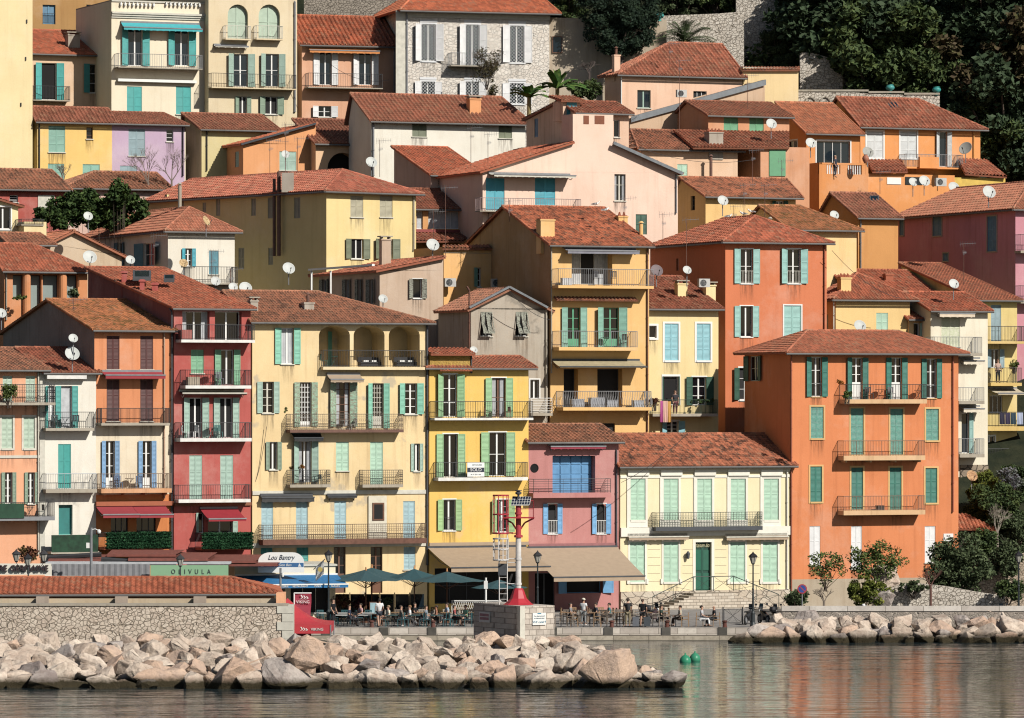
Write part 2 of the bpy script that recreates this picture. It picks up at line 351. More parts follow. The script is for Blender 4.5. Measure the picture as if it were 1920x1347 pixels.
        if ua < w - .3:
            m = (za - zr) / (w - ua); tileface(mb, [(ua, -o, za), (w + og, -o, zr - m * og), (w + og, d, zr - m * og), (ua, d, za)], **k)
        if cap: ridge(mb, (ua, -o, za + .02), (ua, d, za + .02))
        s.roofo = mb.build('roof', s.roofm, s.root); s.top = [(0, s.zt), (w, s.zt), (w, zr - .1), (ua, za - .1), (0, zl - .1)]; return s
    def roofpoly(s, *polys, pitch=.28, amp=.05, ridges=(), mat=None):
        """explicit slopes: each a list of (px, py, b)"""
        mb = MB()
        for P in polys: tileface(mb, [s.L(*p) for p in P], pitch=pitch, amp=amp)
        for a, b in ridges: ridge(mb, s.L(*a), s.L(*b))
        o = mb.build('roof', mat or s.roofm, s.root); s.roofo = s.roofo or o; return o
    def gutter(s, A, B, m=None, r=.07):
        mb = MB(); mb.tube(A + Vector((0, -.05, -.12)), B + Vector((0, -.05, -.12)), r, 8); mb.build('gutter', m or M['gut'], s.root)
    def cornice(s, h=.3, out=.18, m=None, z=None):
        z = s.zt if z is None else z; mb = MB()
        for k in range(3): mb.box(-.02, s.w + .02, -out * (k + 1) / 3, .02, z - h + h * k / 3, z - h + h * (k + 1) / 3 - .004)
        mb.build('cornice', m or M['offwhite'], s.root)
    def genoise(s, n=1, m=None):
        """row of tile ends under the eave"""
        mb = MB(); z = s.zt + s.extra - .13; u = 0.
        while u < s.w - .1: mb.tube((u + .1, -.02, z), (u + .1, -.24, z - .02), .075, 6); u += .24
        mb.build('cornice', m or s.roofm, s.root)
    def pipe(s, px, y0, y1, m=None, r=.055, out=.1):
        a, b = s.L(px, y0, -out), s.L(px, y1, -out); mb = MB(); mb.tube(a, (a.x, a.y, b.z), r, 8); z = b.z
        while z < a.z: mb.tube((a.x, a.y, z), (a.x, a.y, z + .05), r * 1.35, 8); z += 2.0
        mb.tube(a, (a.x, .3, a.z + .25), r, 8); mb.build('drainpipe', m or M['zinc'], s.root)
    def band(s, x0, x1, y0, y1, m, out=.06, name='string_course', face='f'):
        a, b, z0, z1 = s.rect(x0, x1, y0, y1, face); f = s.fr(face); mb = MB(); mb.box(a, b, -.01, out, z0, z1, f); return mb.build(name, m, s.root)
    def surround(s, a, b, z0, z1, t, m, face, sill=True, out=.03):
        f = s.fr(face); mb = MB(); mb.box(a - t, a, -.01, out, z0 - (t if sill else 0), z1 + t, f); mb.box(b, b + t, -.01, out, z0 - (t if sill else 0), z1 + t, f); mb.box(a, b, -.01, out, z1, z1 + t, f)
        if sill: mb.box(a, b, -.01, out + .04, z0 - t, z0, f)
        return mb
    # ------- windows -------
    def win(s, x0, x1, y0, y1, sh=None, st='open', sw=1.0, face='f', fm='white', nz=2, nx=2, pane='glass', dep=.22, sur=None, st_t=.1, arch=0, name='window', sill=True, cur=0, slats=True, hang=0, bars=None, angle=12, onlyside=None, body=0.0, blab=None):
        a, b, z0, z1 = s.rect(x0, x1, y0, y1, face); 
        if face in 'fl' if isinstance(face, str) else False: s.holes[face].append((a, b, z0, z1, dep, arch))
        f = s.fr(face); mb = MB(); fm_ = M.get(fm) if isinstance(fm, str) else fm
        w, h = b - a, z1 - z0; t = .055; o0, o1 = -dep + .01, -dep + .07
        mb.box(a, a + t, o0, o1, z0, z1, f); mb.box(b - t, b, o0, o1, z0, z1, f); mb.box(a + t, b - t, o0, o1, z1 - t, z1, f); mb.box(a + t, b - t, o0, o1, z0, z0 + t + body * h, f)
        if nx > 1:
            for i in range(1, nx):
                c = a + w * i / nx; tt = t if nx == 2 else .02; mb.box(c - tt, c + tt, o0, o1 - .005, z0 + t + body * h, z1 - t, f)
        for i in range(1, nz + 1):
            c = z0 + body * h + (h - body * h) * i / (nz + 1); mb.box(a + t, b - t, o0, o1 - .015, c - .018, c + .018, f)
        if sur: sm = s.surround(a, b, z0, z1, st_t, None, face, sill); mb.v, mb.f, mb.uv = mb.v, mb.f, mb.uv
        wo = mb.build(name, fm_ if fm_ else fm, s.root)
        if sur: sm.build('surround', sur, wo)
        elif sill and face == 'f' and name == 'window': MB().box(a - .06, b + .06, -.01, .09, z0 - .07, z0, f).build('sill', M['offwhite'], wo)
        MB().poly([f(a, -dep + .02, z0), f(b, -dep + .02, z0), f(b, -dep + .02, z1), f(a, -dep + .02, z1)]).build('pane', M[pane] if isinstance(pane, str) else pane, wo)  # dark pane colours stand in for the unlit rooms behind
        if face == 'f' and sill and name == 'window' and w > .3:
            so = MB(); zl = z0 - (st_t if sur else .07) - .01; P4 = [f(a - .1, .006, zl - .9 - .5 * w), f(b + .1, .006, zl - .9 - .5 * w), f(b + .1, .006, zl), f(a - .1, .006, zl)]; so.poly(P4, [(0, 0), (1, 0), (1, 1), (0, 1)]); so.build('rain_stain', stain_m(), wo)
        if cur:
            cm = MB(); n = 10; cw = w * cur
            for side in ((0, 1) if cur < .6 else (0,)):
                for i in range(n):
                    u = (a + t + cw * i / n) if side == 0 else (b - t - cw * (i + 1) / n); oo = -dep + .03 + (.02 if i % 2 else 0)
                    cm.poly([f(u, oo, z0 + t), f(u + cw / n, -dep + .03 + (0 if i % 2 else .02), z0 + t), f(u + cw / n, -dep + .03 + (0 if i % 2 else .02), z1 - t), f(u, oo, z1 - t)])
            cm.build('curtain', M['curtain'], wo)
        if sh: s.shutters(wo, a, b, z0, z1, sh, st, face, sw, slats, angle, onlyside, dep)
        if bars:
            bm_ = MB(); hh = z0 + (h if hang == 1 else .9)
            for i in range(int(w / .12) + 1): u = a + .02 + i * .12; bm_.tube(f(u, .04, z0 + .05), f(u, .04, min(hh, z1)), .012, 4)
            bm_.tube(f(a, .04, min(hh, z1)), f(b, .04, min(hh, z1)), .02, 4); bm_.tube(f(a, .04, z0 + .1), f(b, .04, z0 + .1), .015, 4); bm_.build('railing', bars, wo)
        return wo
    def shutters(s, wo, a, b, z0, z1, m, st='open', face='f', sw=1.0, slats=True, angle=12, onlyside=None, dep=.2):
        f0 = s.fr(face); hw = (b - a) / 2 * sw
        if st == 'closed': L = [(a + .01, 0, 1), (b - .01, 0, -1)]; hw = (b - a) / 2 - .012; o0 = -.07
        elif st == 'tilt': L = [(a + .01, 0, 1), (b - .01, 0, -1)]; hw = (b - a) / 2 - .012; o0 = 0
        else: L = [(a, -1, -1), (b, 1, 1)]; o0 = .03
        if onlyside is not None: L = [L[onlyside]]
        an = R(max(3, angle + rng.uniform(-8, 16))) if st == 'open' else 0
        for (u0, sd_, dr) in L:
            ang = an * (1 if sd_ < 0 else .7); ca, sa = math.cos(ang), math.sin(ang)
            def f(x, o, z, u0=u0, dr=dr, ca=ca, sa=sa): return f0(u0 + dr * x * ca - (dr * o * sa if False else 0), o0 + x * sa + o * ca, z)
            if st == 'tilt':
                zh = z0 + (z1 - z0) * .52
                def f(x, o, z, u0=u0, dr=dr, zh=zh):
                    if z > zh + 1e-4: return f0(u0 + dr * x, -.03 + o, z)
                    k = zh - z; return f0(u0 + dr * x, .0 + o + k * .62, zh - k * .78)
            mb = MB(); t = .055; H = z1 - z0; mb.box(0, t, 0, .035, z0, z1, f); mb.box(hw - t, hw, 0, .035, z0, z1, f); zz = [z0, z0 + H * .3, z0 + H * .62, z1] if H > 1.9 else [z0, z0 + H * .5, z1]
            for k, c in enumerate(zz): lo = c if k == 0 else (c - t if k == len(zz) - 1 else c - t / 2); mb.box(t, hw - t, 0, .035, lo, lo + t, f)
            for p, q in zip(zz, zz[1:]):
                if slats:
                    n = max(2, int((q - p) / .085))
                    for i in range(n):
                        c = p + t / 2 + (q - p - t) * (i + .5) / n; hh = (q - p - t) / n
                        P = [f(t, .008, c + hh * .5), f(hw - t, .008, c + hh * .5), f(hw - t, .03, c - hh * .42), f(t, .03, c - hh * .42)]; mb.poly(P)
                    mb.poly([f(t, .004, p), f(hw - t, .004, p), f(hw - t, .004, q), f(t, .004, q)])
                else: mb.box(t, hw - t, .005, .02, p + t / 2, q - t / 2, f)
            mb.build('shutter', m, wo)
    def shut(s, x0, x1, y0, y1, m, face='f', sur=None, **k):   # closed pair of shutters over an opening
        return s.win(x0, x1, y0, y1, sh=m, st='closed', face=face, sur=sur, nz=1, **k)
    def balc(s, x0, x1, yr, ys, ys2, dep=1.0, rail=None, slab=None, style='bars', gap=.12, wallpx=False, under=False, name='balcony'):
        """railing top yr, slab from ys to ys2, all measured on the front edge"""
        a, b = s.L(x0, yr, -dep), s.L(x1, ys2, -dep); zr = a.z; z1 = s.L(x0, ys, -dep).z; z0 = min(b.z, z1 - .08); ua, ub = a.x, b.x
        so = MB().box(ua, ub, -dep, .02, z0, z1).build(name, slab or M['slab'], s.root); rail = rail or M['iron']; mb = MB(); e = .03
        P = [(ua + e, -.02), (ua + e, -dep + e), (ub - e, -dep + e), (ub - e, -.02)]
        if style != 'none':
            for (xa, ya), (xb, yb) in zip(P, P[1:]):
                Ln = math.hypot(xb - xa, yb - ya); n = max(1, int(Ln / gap)); mb.tube((xa, ya, zr), (xb, yb, zr), .022, 5); mb.tube((xa, ya, z1 + .08), (xb, yb, z1 + .08), .014, 4)
                if style == 'ornate': mb.tube((xa, ya, zr - .18), (xb, yb, zr - .18), .012, 4)
                if style == 'horiz':
                    for k in range(1, 6): z = z1 + (zr - z1) * k / 6; mb.tube((xa, ya, z), (xb, yb, z), .016, 4)
                for i in range(n + 1):
                    t = i / n; x, y = xa + (xb - xa) * t, ya + (yb - ya) * t; big = i % 8 == 0
                    if style == 'horiz' and i % 9: continue
                    if style == 'belly' and not big:
                        dx, dy = ((0, -1) if abs(xb - xa) > abs(yb - ya) else ((-1 if x < (ua + ub) / 2 else 1), 0))
                        pp = [(x + dx * q, y + dy * q, z1 + (zr - z1) * k) for k, q in ((0, 0), (.2, .16), (.45, .14), (.7, .02), (1, 0))]; mb.path(pp, .014, 4); continue
                    mb.tube((x, y, z1), (x, y, zr), .02 if big else .011, 4)
                    if style == 'ornate' and i < n:
                        for z_ in (.28, .62):
                            zc = z1 + (zr - z1) * z_; hx_, hy_ = (xb - xa) / n, (yb - ya) / n; mb.path([(x, y, zc), (x + hx_ * .5, y + hy_ * .5, zc + .1), (x + hx_, y + hy_, zc), (x + hx_ * .5, y + hy_ * .5, zc - .1), (x, y, zc)], .009, 3)
            mb.build('railing', rail, so)
        if under:
            for k in range(4):
                u = ua + .3 + (ub - ua - .6) * k / 3; m2 = MB(); m2.box(u - .06, u + .06, -dep * .8, 0, z0 - .14, z0 + .004); m2.build('bracket', slab or M['slab'], so)
        return so, (ua, ub, z1, zr, dep)
    def awn(s, x0, x1, yt, yf, out=2.0, m=None, val=.22, bar=None, scal=True, yv=None, name='awning'):
        """open awning: top edge x0..x1 at yt on the wall; front edge yf px seen at `out` metres"""
        A, B = s.L(x0, yt), s.L(x1, yt); zf = s.L(x0, yf, -out).z; mb = MB(); n = max(4, int((B.x - A.x) / .5)); m = m or M['taupe']
        for i in range(n):
            u0, u1 = A.x + (B.x - A.x) * i / n, A.x + (B.x - A.x) * (i + 1) / n
            for j in range(4):
                p, q = j / 4, (j + 1) / 4; sg = lambda t: -.06 * math.sin(math.pi * t)
                mb.poly([(u0, -.05 - out * p, A.z + (zf - A.z) * p + sg(p)), (u1, -.05 - out * p, A.z + (zf - A.z) * p + sg(p)), (u1, -.05 - out * q, A.z + (zf - A.z) * q + sg(q)), (u0, -.05 - out * q, A.z + (zf - A.z) * q + sg(q))])
            if val:
                k = 3 if scal else 1
                for j in range(k):
                    p, q = u0 + (u1 - u0) * j / k, u0 + (u1 - u0) * (j + 1) / k; dd = .04 if (scal and j % 3 == 1) else 0
                    mb.poly([(p, -out - .06, zf), (q, -out - .06, zf), (q, -out - .06, zf - val), ((p + q) / 2, -out - .06, zf - val - dd), (p, -out - .06, zf - val)])
        o = mb.build(name, m, s.root); fb = MB(); fb.box(A.x - .02, B.x + .02, -out - .1, -out - .02, zf - .02, zf + .06); fb.box(A.x, B.x, -.16, -.01, A.z - .08, A.z + .08)
        for u in (A.x + .15, B.x - .15): fb.tube((u, -.05, A.z - .3), (u, -out * .5, (A.z + zf) / 2 - .35), .025, 5); fb.tube((u, -out * .5, (A.z + zf) / 2 - .35), (u, -out, zf), .025, 5)
        fb.build('awning_frame', bar or M['grey'], o); return o
    def chim(s, x0, x1, y0, y1, b, m=None, cap='tiles', dd=None, pots=0):
        """chimney stack on the roof; b metres behind the facade"""
        a, c = s.L(x0, y0, b), s.L(x1, y1, b); m = m or s.wall; w = c.x - a.x; dd = dd or max(.5, w * .8); mb = MB(); mb.box(a.x, c.x, b, b + dd, c.z - 1.2, a.z); mb.box(a.x - .05, c.x + .05, b - .05, b + dd + .05, a.z, a.z + .1)
        par_ = s.roofo or s.root; o = mb.build('chimney', m, par_)
        if cap == 'tiles':
            cm = MB(); n = max(2, int(w / .25))
            for i in range(n): u = a.x + w * (i + .5) / n; cm.tube((u - .09, b + dd / 2, a.z + .1), (u, b + dd / 2, a.z + .4), .05, 5); cm.tube((u + .09, b + dd / 2, a.z + .1), (u, b + dd / 2, a.z + .4), .05, 5)
            cm.box(a.x, c.x, b + .05, b + dd - .05, a.z + .1, a.z + .16); cm.build('chimney', RT['bright'], par_) if False else cm.build('chimney_cap', RT['bright'], par_)
        elif cap == 'pipe':
            cm = MB(); cm.tube(((a.x + c.x) / 2, b + dd / 2, a.z), ((a.x + c.x) / 2, b + dd / 2, a.z + .6), .11, 10); cm.tube(((a.x + c.x) / 2, b + dd / 2, a.z + .66), ((a.x + c.x) / 2, b + dd / 2, a.z + .78), .18, 10, .05); cm.build('chimney_cap', M['rust'], par_)
        elif cap == 'slab': MB().box(a.x - .12, c.x + .12, b - .1, b + dd + .1, a.z + .25, a.z + .33).box(a.x + .02, a.x + .1, b + .02, b + dd - .02, a.z + .1, a.z + .25).box(c.x - .1, c.x - .02, b + .02, b + dd - .02, a.z + .1, a.z + .25).build('chimney_cap', M['slab'], par_)
        return o
    def flue(s, px, y0, y1, b, r=.12, m=None):
        a, c = s.L(px, y0, b), s.L(px, y1, b); mb = MB(); mb.tube((a.x, b, c.z - .5), (a.x, b, a.z - .2), r, 10); mb.tube((a.x, b, a.z - .12), (a.x, b, a.z), r * 1.5, 10, r * .6); mb.tube((a.x, b, a.z - .2), (a.x, b, a.z - .1), r * .6, 8); mb.build('chimney_flue', m or M['zinc'], s.roofo or s.root)
    def skylight(s, x0, x1, y0, y1, b0, b1):
        P = [s.L(x0, y1, b0), s.L(x1, y1, b0), s.L(x1, y0, b1), s.L(x0, y0, b1)]; n = (P[1] - P[0]).cross(P[3] - P[0]).normalized(); n = n if n.z > 0 else -n
        mb = MB(); T = [p + n * .14 for p in P]; mb.poly(T)
        for i in range(4): mb.poly([P[i] - n * .1, P[(i + 1) % 4] - n * .1, T[(i + 1) % 4], T[i]])
        o = mb.build('skylight', M['dgrey'], s.roofo or s.root); c = sum(T, Vector()) / 4; MB().poly([c + (p - c) * .78 + n * .01 for p in T]).build('skylight_glass', M['bglass'], s.root)
    def wbox(s, x0, x1, y0, y1, o0, o1, m, name, face='f'):
        a, b, z0, z1 = s.rect(x0, x1, y0, y1, face); f = s.fr(face); return MB().box(a, b, o0, o1, z0, z1, f).build(name, m, s.root)
    def done(s): s.build_walls(); return s
    def W(s, p): """local -> world"""; p = Vector(p); return Vector((s.o.x + p.x * s.cx - p.y * s.sx_, s.o.y + p.x * s.sx_ + p.y * s.cx, p.z + s.base))
# =============== FRONT ROW ===============
SH = {k: worn(a, b) if b else paint(a, .6, .08, name='shutter_paint') for k, a, b in (
    ('teal', '#3aa8a0', None), ('pale', '#b8cfb8', None), ('brown', '#5c3230', None), ('blue', '#78a8d4', None), ('green', '#7cb890', None), ('sage', '#a4c4b4', None), ('mint', '#84d0b4', None),
    ('wornmint', '#9cc0a4', '#98907c'), ('lime', '#a4cc88', None), ('lime2', '#98c890', None), ('sky', '#6cb0e4', None), ('sky2', '#8cccd8', None), ('palemint', '#b4dcc0', None), ('dkgreen', '#2e8070', None), ('wgreen', '#5c9c8c', '#7ca89c'),
    ('aqua', '#98ccc4', None), ('white', '#f0f0f0', None), ('greyg', '#8ca48c', None), ('beige', '#b8b094', None), ('turq', '#44b4b0', None), ('dturq', '#38b0c4', None), ('mid', '#86bca8', None), ('bluegrey', '#a4c8d0', None),
    ('olive', '#7c8468', None), ('old', '#a0a494', '#6c6860'), ('forest', '#2c5c48', None), ('greenb', '#68b080', None), ('pblue', '#94b0b8', None), ('cream', '#c4cca8', '#dcdcc4'), ('silver', '#d8dcdc', None))}
def YA(prev, px):   # depth of the next house in a continuous row: where the previous facade ends
    return prev.Yend()
# --- peach house, far left
a1 = House('town_house', 'peach town house at the left edge with pale shutters and iron balconies', 'house', -130, 84, 692, 308, 24, d=12, wall=stucco('#efab80', .25, seed=1), roofm='brown')
a1.par(652, l='g', r='g', b=6, pitch=.25); a1.band(74, 84, 700, 1045, M['offwhite'], .05, 'corner_pilaster')
for x in (14, 57): a1.shut(x - 9, x + 9, 705, 752, SH['pale'])
a1.balc(-120, 104, 721, 755, 760, 1.1, style='ornate')
for x in (14, 55): a1.shut(x - 11, x + 10, 782, 841, SH['pale'], sur=M['offwhite'], st_t=.12)
a1.band(-130, 84, 855, 859, M['offwhite'])
a1.win(9, 23, 886, 945, sh=SH['greyg'], nz=3); a1.win(52, 65, 886, 945, sh=SH['greyg'], nz=3)
a1.balc(-120, 103, 944, 971, 976, 1.2, slab=M['grey']); a1.wbox(-20, 34, 944, 971, 1.22, 1.26, paint('#1c4c34', .8, .2), 'balcony_screen')
peach = a1; a1.pipe(72, 700, 1040, M['offwhite']); a1.done()
# --- white house
a2 = House('town_house', 'narrow white town house with teal shutters beside the peach one', 'house', 84, 180, 698, YA(a1, 84), 24, d=11, wall=stucco('#e9e4d6', .3, seed=2, patch='#b4b0a8'), roofm='maroon')
a2.par(652, b=5.5, pitch=.26, l='g', r='g'); a2.wbox(84, 158, 704, 711, 0, .5, M['wslab'], 'awning_box')
a2.win(90, 102, 724, 803, sh=SH['teal'], onlyside=0, nz=3, pane='curtain', name='glazed_door'); a2.win(114, 135, 724, 803, sh=SH['teal'], nz=0, nx=1, pane='curtain', name='glazed_door')
a2.balc(86, 177, 773, 803, 808, .8, gap=.13)
a2.shut(109, 133, 833, 916, SH['teal'], slats=False); a2.balc(86, 182, 889, 918, 924, .8, style='bars', rail=M['zinc'], gap=.15)
a2.win(110, 136, 947, 1003, nx=1, nz=0, fm=SH['teal'], pane=paint('#14807c', .5, .1, name='door_leaf'), dep=.3, name='door', blab='x', sill=False); a2.wbox(87, 174, 1003, 1034, 1.0, 1.06, paint('#1c4a30', .9, .35), 'balcony_screen'); a2.band(86, 176, 1034, 1037, M['slab'], 1.05, 'balcony_slab')
a2.done()
# --- orange house with brown shutters
zb = lambda H, py: H.L(H.x0, py).z + H.base
a3 = House('town_house', 'orange town house with dark brown shutters and a mossy orange roof', 'house', 177, 322, 618, YA(a2, 180), 24, sx=6, roofm='moss')
a3.wall = stucco('#e2905c', .55, bands=((zb(a3, 793), '#eadcc0'), (zb(a3, 928), '#dc8440')), seed=3)
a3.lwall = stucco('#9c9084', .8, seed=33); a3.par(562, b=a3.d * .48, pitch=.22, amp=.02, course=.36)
for x in (212, 275):
    a3.shut(x - 12, x + 12, 630, 693, SH['brown']); a3.shut(x - 12, x + 12, 712, 790, SH['brown'])
a3.awn(190, 302, 696, 704, .8, M['dred'], .22, scal=False)
a3.balc(190, 319, 766, 794, 798, .9, gap=.08); a3.band(178, 322, 794, 797, M['slab'])
a3.win(198, 215, 827, 915, sh=SH['blue'], nz=2, body=.2, name='french_window'); a3.win(267, 284, 827, 915, sh=SH['blue'], nz=2, body=.2, name='french_window')
a3.balc(190, 322, 889, 917, 924, .9, rail=paint('#8c7460', .6), slab=stucco('#d8a070', .6), under=True)
a3.band(178, 322, 941, 948, RT['bright'], .3, 'tile_strip')
a3.win(208, 240, 958, 1000, nx=3, nz=0, fm='dgrey', name='french_window'); a3.win(256, 292, 958, 1000, nx=3, nz=0, fm='dgrey', name='french_window')
a3.awn(178, 246, 948, 966, 1.6, M['dred'], .2, scal=False); a3.awn(247, 309, 948, 966, 1.6, M['dred'], .2, scal=False)
a3.balc(196, 320, 999, 1027, 1030, 1.3, slab=stucco('#b8603c', .5), gap=.2)
a3.pipe(308, 625, 935, paint('#d0a888')); a3.done()
# --- red house
a4 = House('town_house', 'dark red town house with white balcony slabs and green shutters', 'house', 326, 470, 577, YA(a3, 322), 24, sx=165, wall=stucco('#bc5850', .3, seed=4), roofm='red')
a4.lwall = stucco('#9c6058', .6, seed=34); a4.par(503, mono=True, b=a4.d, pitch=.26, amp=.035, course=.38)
a4.win(342, 393, 584, 640, nx=2, nz=0, name='sliding_door', dep=.5, cur=.2); a4.win(403, 453, 584, 640, nx=2, nz=0, name='sliding_door', dep=.5)
a4.balc(340, 478, 609, 637, 643, 1.1, slab=M['wslab']); a4.wbox(331, 350, 619, 637, .3, 1.0, a4.wall, 'balcony_pier')
a4.shut(358, 382, 656, 700, SH['green']); a4.win(414, 438, 656, 722, sh=SH['green'], nx=2, nz=0, name='french_window')
a4.balc(348, 471, 694, 723, 729, 1.1, slab=M['wslab']); a4.awn(335, 455, 733, 738, .7, paint('#3c2820', .8), .1, M['offwhite'], scal=False)
a4.win(355, 379, 746, 821, sh=SH['sage'], nx=2, nz=0, name='french_window', pane='dark'); a4.win(412, 436, 746, 821, sh=SH['sage'], nx=2, nz=0, name='french_window', pane='dark')
a4.balc(338, 472, 793, 822, 828, 1.1, slab=M['wslab'])
for x in (367, 425): a4.shut(x - 12, x + 12, 854, 937, SH['sage'])
a4.balc(335, 470, 910, 937, 942, .9, slab=M['wslab']); a4.pipe(322, 585, 1035, M['dgrey'])
a4.band(326, 470, 943, 948, RT['dark'], .15, 'tile_strip'); a4.win(372, 382, 962, 1000, nx=1, nz=0, sh=SH['sage'], onlyside=0, name='french_window'); a4.win(390, 436, 960, 1000, nx=2, nz=0, name='french_window', sh=SH['sage'], onlyside=1, sw=.4)
a4.awn(374, 444, 953, 974, 1.7, M['dred'], .15, scal=False); a4.balc(378, 472, 1000, 1028, 1031, 1.3, slab=stucco('#b8603c', .5), gap=.2); a4.done()
def stackbox(H, px0, px1, y0, y1, Y, m, nm='chimney', cap=True):
    q0, q1 = at(px0, y0, Y), at(px1, y1, Y); mb = MB().box(q0.x, q1.x, Y, Y + max(.5, (q1.x - q0.x)), q1.z - .8, q0.z)
    if cap: mb.box(q0.x - .06, q1.x + .06, Y - .06, Y + max(.5, q1.x - q0.x) + .06, q0.z - .16, q0.z - .04)
    o = mb.build(nm, m, H.roofo or H.root); o.matrix_parent_inverse = (Matrix.Translation(H.root.location) @ Matrix.Rotation(H.th, 4, 'Z')).inverted()
stackbox(a4, 228, 237, 508, 540, 324, a4.wall); stackbox(a4, 262, 270, 524, 552, 321, a4.wall); stackbox(a4, 285, 295, 530, 550, 321, a4.wall); a4.skylight(249, 283, 511, 524, 8, 10.5); a4.skylight(307, 327, 519, 527, 7.5, 8.6)
# --- big cream house with loggia
a5 = House('apartment_house', 'wide faded cream house with three arched loggia openings and ornate balconies', 'house', 473, 801, 603, YA(a4, 470), 22, d=11, wall=stucco('#f0d49c', .5, seed=5, patch='#c4b498'), roofm='brown')
a5.par(546, b=5.5, pitch=.2, amp=.04, r=596, course=.38); a5.genoise(m=RT['brown'])
a5.win(527, 551, 615, 683, sh=SH['mint'], nx=2, nz=0, cur=.9, fm='white')
LG = [(598, 656), (663, 721), (729, 787)]
for (x0, x1) in LG: a, b, z0, z1 = a5.rect(x0, x1, 611, 688); a5.holes['f'].append((a, b, z0, z1, 2.4, .55))
la, lb, lz0, lz1 = a5.rect(598, 787, 611, 688); MB().box(la - .1, lb + .1, 2.42, 2.6, lz0, lz1).build('loggia_wall', a5.wall, a5.root)
a5.win(622, 640, 622, 688, sh=SH['mint'], sw=.9, face=2.41, onlyside=0, nx=2, nz=0, name='french_window'); a5.win(666, 698, 622, 688, face=2.41, nx=2, nz=0, sh=SH['mint'], sw=.8, onlyside=1, name='french_window')
a5.balc(606, 797, 657, 688, 694, .55, slab=stucco('#f0dcb0', .3), gap=.11)
a5.win(492, 513, 716, 775, sh=SH['sage'], nz=3, fm='offwhite')
a5.win(562, 584, 717, 800, sh=SH['wornmint'], nz=7, nx=4, name='french_window', body=.1); a5.win(630, 656, 717, 800, sh=SH['wornmint'], nz=5, nx=3, name='french_window', fm='brownwood', cur=.3)
a5.win(698, 719, 719, 803, sh=SH['mint'], nz=6, nx=4, name='french_window', fm='offwhite', body=.25); a5.win(759, 782, 719, 777, sh=SH['mint'], nz=3, nx=2)
a5.awn(612, 674, 701, 712, .8, M['taupe'], .18); a5.balc(544, 757, 777, 806, 811, .85, rail=paint('#7c6c5c', .7), slab=M['rust'], style='ornate', gap=.14)
a5.win(505, 520, 829, 881, sh=SH['greyg'], nx=2, nz=0); a5.win(560, 584, 827, 905, sh=SH['sage'], nx=2, nz=0, name='french_window', cur=.25)
a5.awn(546, 600, 812, 822, .6, paint('#3c3c3c', .8, .2), .2, M['dgrey']); a5.shut(630, 654, 829, 883, SH['palemint']); a5.shut(694, 718, 829, 911, SH['palemint']); a5.win(776, 787, 832, 884, sh=SH['sage'], nx=2, nz=0, sw=1.1)
for x in (544, 680): a5.balc(x, x + 76, 882, 909, 914, .7, rail=M['iron'], style='ornate', gap=.13, slab=M['slab'])
a5.band(473, 801, 921, 926, M['offwhite'], .08)
a5.awn(487, 585, 928, 934, .4, paint('#3c3c3c', .8, .25), .28, M['dgrey']); a5.awn(612, 666, 928, 931, .3, paint('#3c3c3c', .8, .25), .12, M['dgrey'])
for x in (501, 566, 638, 767): a5.shut(x - 11, x + 11, 940, 1011, SH['bluegrey'])
a5.band(690, 724, 930, 1013, paint('#ece4cc'), .12, 'door_niche'); a5.wbox(697, 719, 943, 976, .1, .17, M['brownwood'], 'niche_frame'); a5.wbox(700, 716, 946, 973, .12, .18, M['dark'], 'niche_window')
a5.balc(493, 800, 985, 1013, 1019, .9, rail=paint('#6c5444', .7), style='ornate', gap=.13, slab=M['rust'])
a5.band(473, 801, 1019, 1024, M['offwhite'], .08)
for x in (500, 567, 768): a5.shut(x - 11, x + 11, 1026, 1068, SH['teal'] if x < 600 else SH['bluegrey'])
for x in (637, 706): a5.win(x - 11, x + 11, 1026, 1112, fm='brownwood', nx=2, nz=2, name='door', body=.4)
a5.chim(571, 589, 570, 592, 1.8, M['concrete'], 'pipe'); a5.chim(470, 484, 566, 588, 1.5, M['concrete'], 'slab'); a5.pipe(801, 612, 1060, M['dgrey'], .07); a5.done()
# --- yellow house
a6 = House('town_house', 'bright yellow house with lime green shutters above the beige awnings', 'house', 805, 991, 689, YA(a5, 801), 22, d=9, wall=stucco('#f4c85c', .2, seed=6, patch='#e8c078'), roofm='red')
a6.par(668, b=3.2, l=905, r=975, pitch=.26, amp=.05)
a6.wbox(806, 884, 664, 692, .02, .04, a6.wall, 'parapet'); ap = a6.rect(806, 884, 664, 692); MB().box(ap[0], ap[1], -.04, 4.5, ap[2], ap[3]).build('roof_block', a6.wall, a6.root)
mbt = MB(); tileface(mbt, [(ap[0] - .1, -.5, ap[3] + .02), (ap[1] + .1, -.5, ap[3] + .02), (ap[1] + .1, 1.3, ap[3] + .42), (ap[0] - .1, 1.3, ap[3] + .42)]); mbt.build('roof', RT['red'], a6.root)
mbt = MB(); ap = a6.rect(820, 880, 689, 695); tileface(mbt, [(ap[0], -.55, ap[2]), (ap[1], -.55, ap[2]), (ap[1], 0, ap[3]), (ap[0], 0, ap[3])], pitch=.24, thick=.06); mbt.build('tile_strip', RT['bright'], a6.root)
a6.win(831, 857, 702, 782, sh=SH['lime2'], nx=2, nz=2, name='french_window', sur=M['white'], st_t=.07, sill=False); a6.win(922, 948, 709, 782, sh=SH['lime2'], nx=2, nz=1, name='french_window', fm='brownwood', sur=M['white'], st_t=.08, sill=False, cur=.3)
a6.balc(815, 1000, 753, 784, 788, .95, slab=M['wslab']); 
a6.win(831, 858, 814, 895, sh=SH['lime2'], nx=2, nz=0, name='french_window', sur=M['white'], st_t=.07, sill=False); a6.win(917, 949, 811, 893, sh=SH['lime2'], nx=2, nz=1, name='french_window', sur=M['white'], st_t=.07, sill=False)
a6.balc(822, 990, 868, 896, 901, .95, slab=M['wslab'])
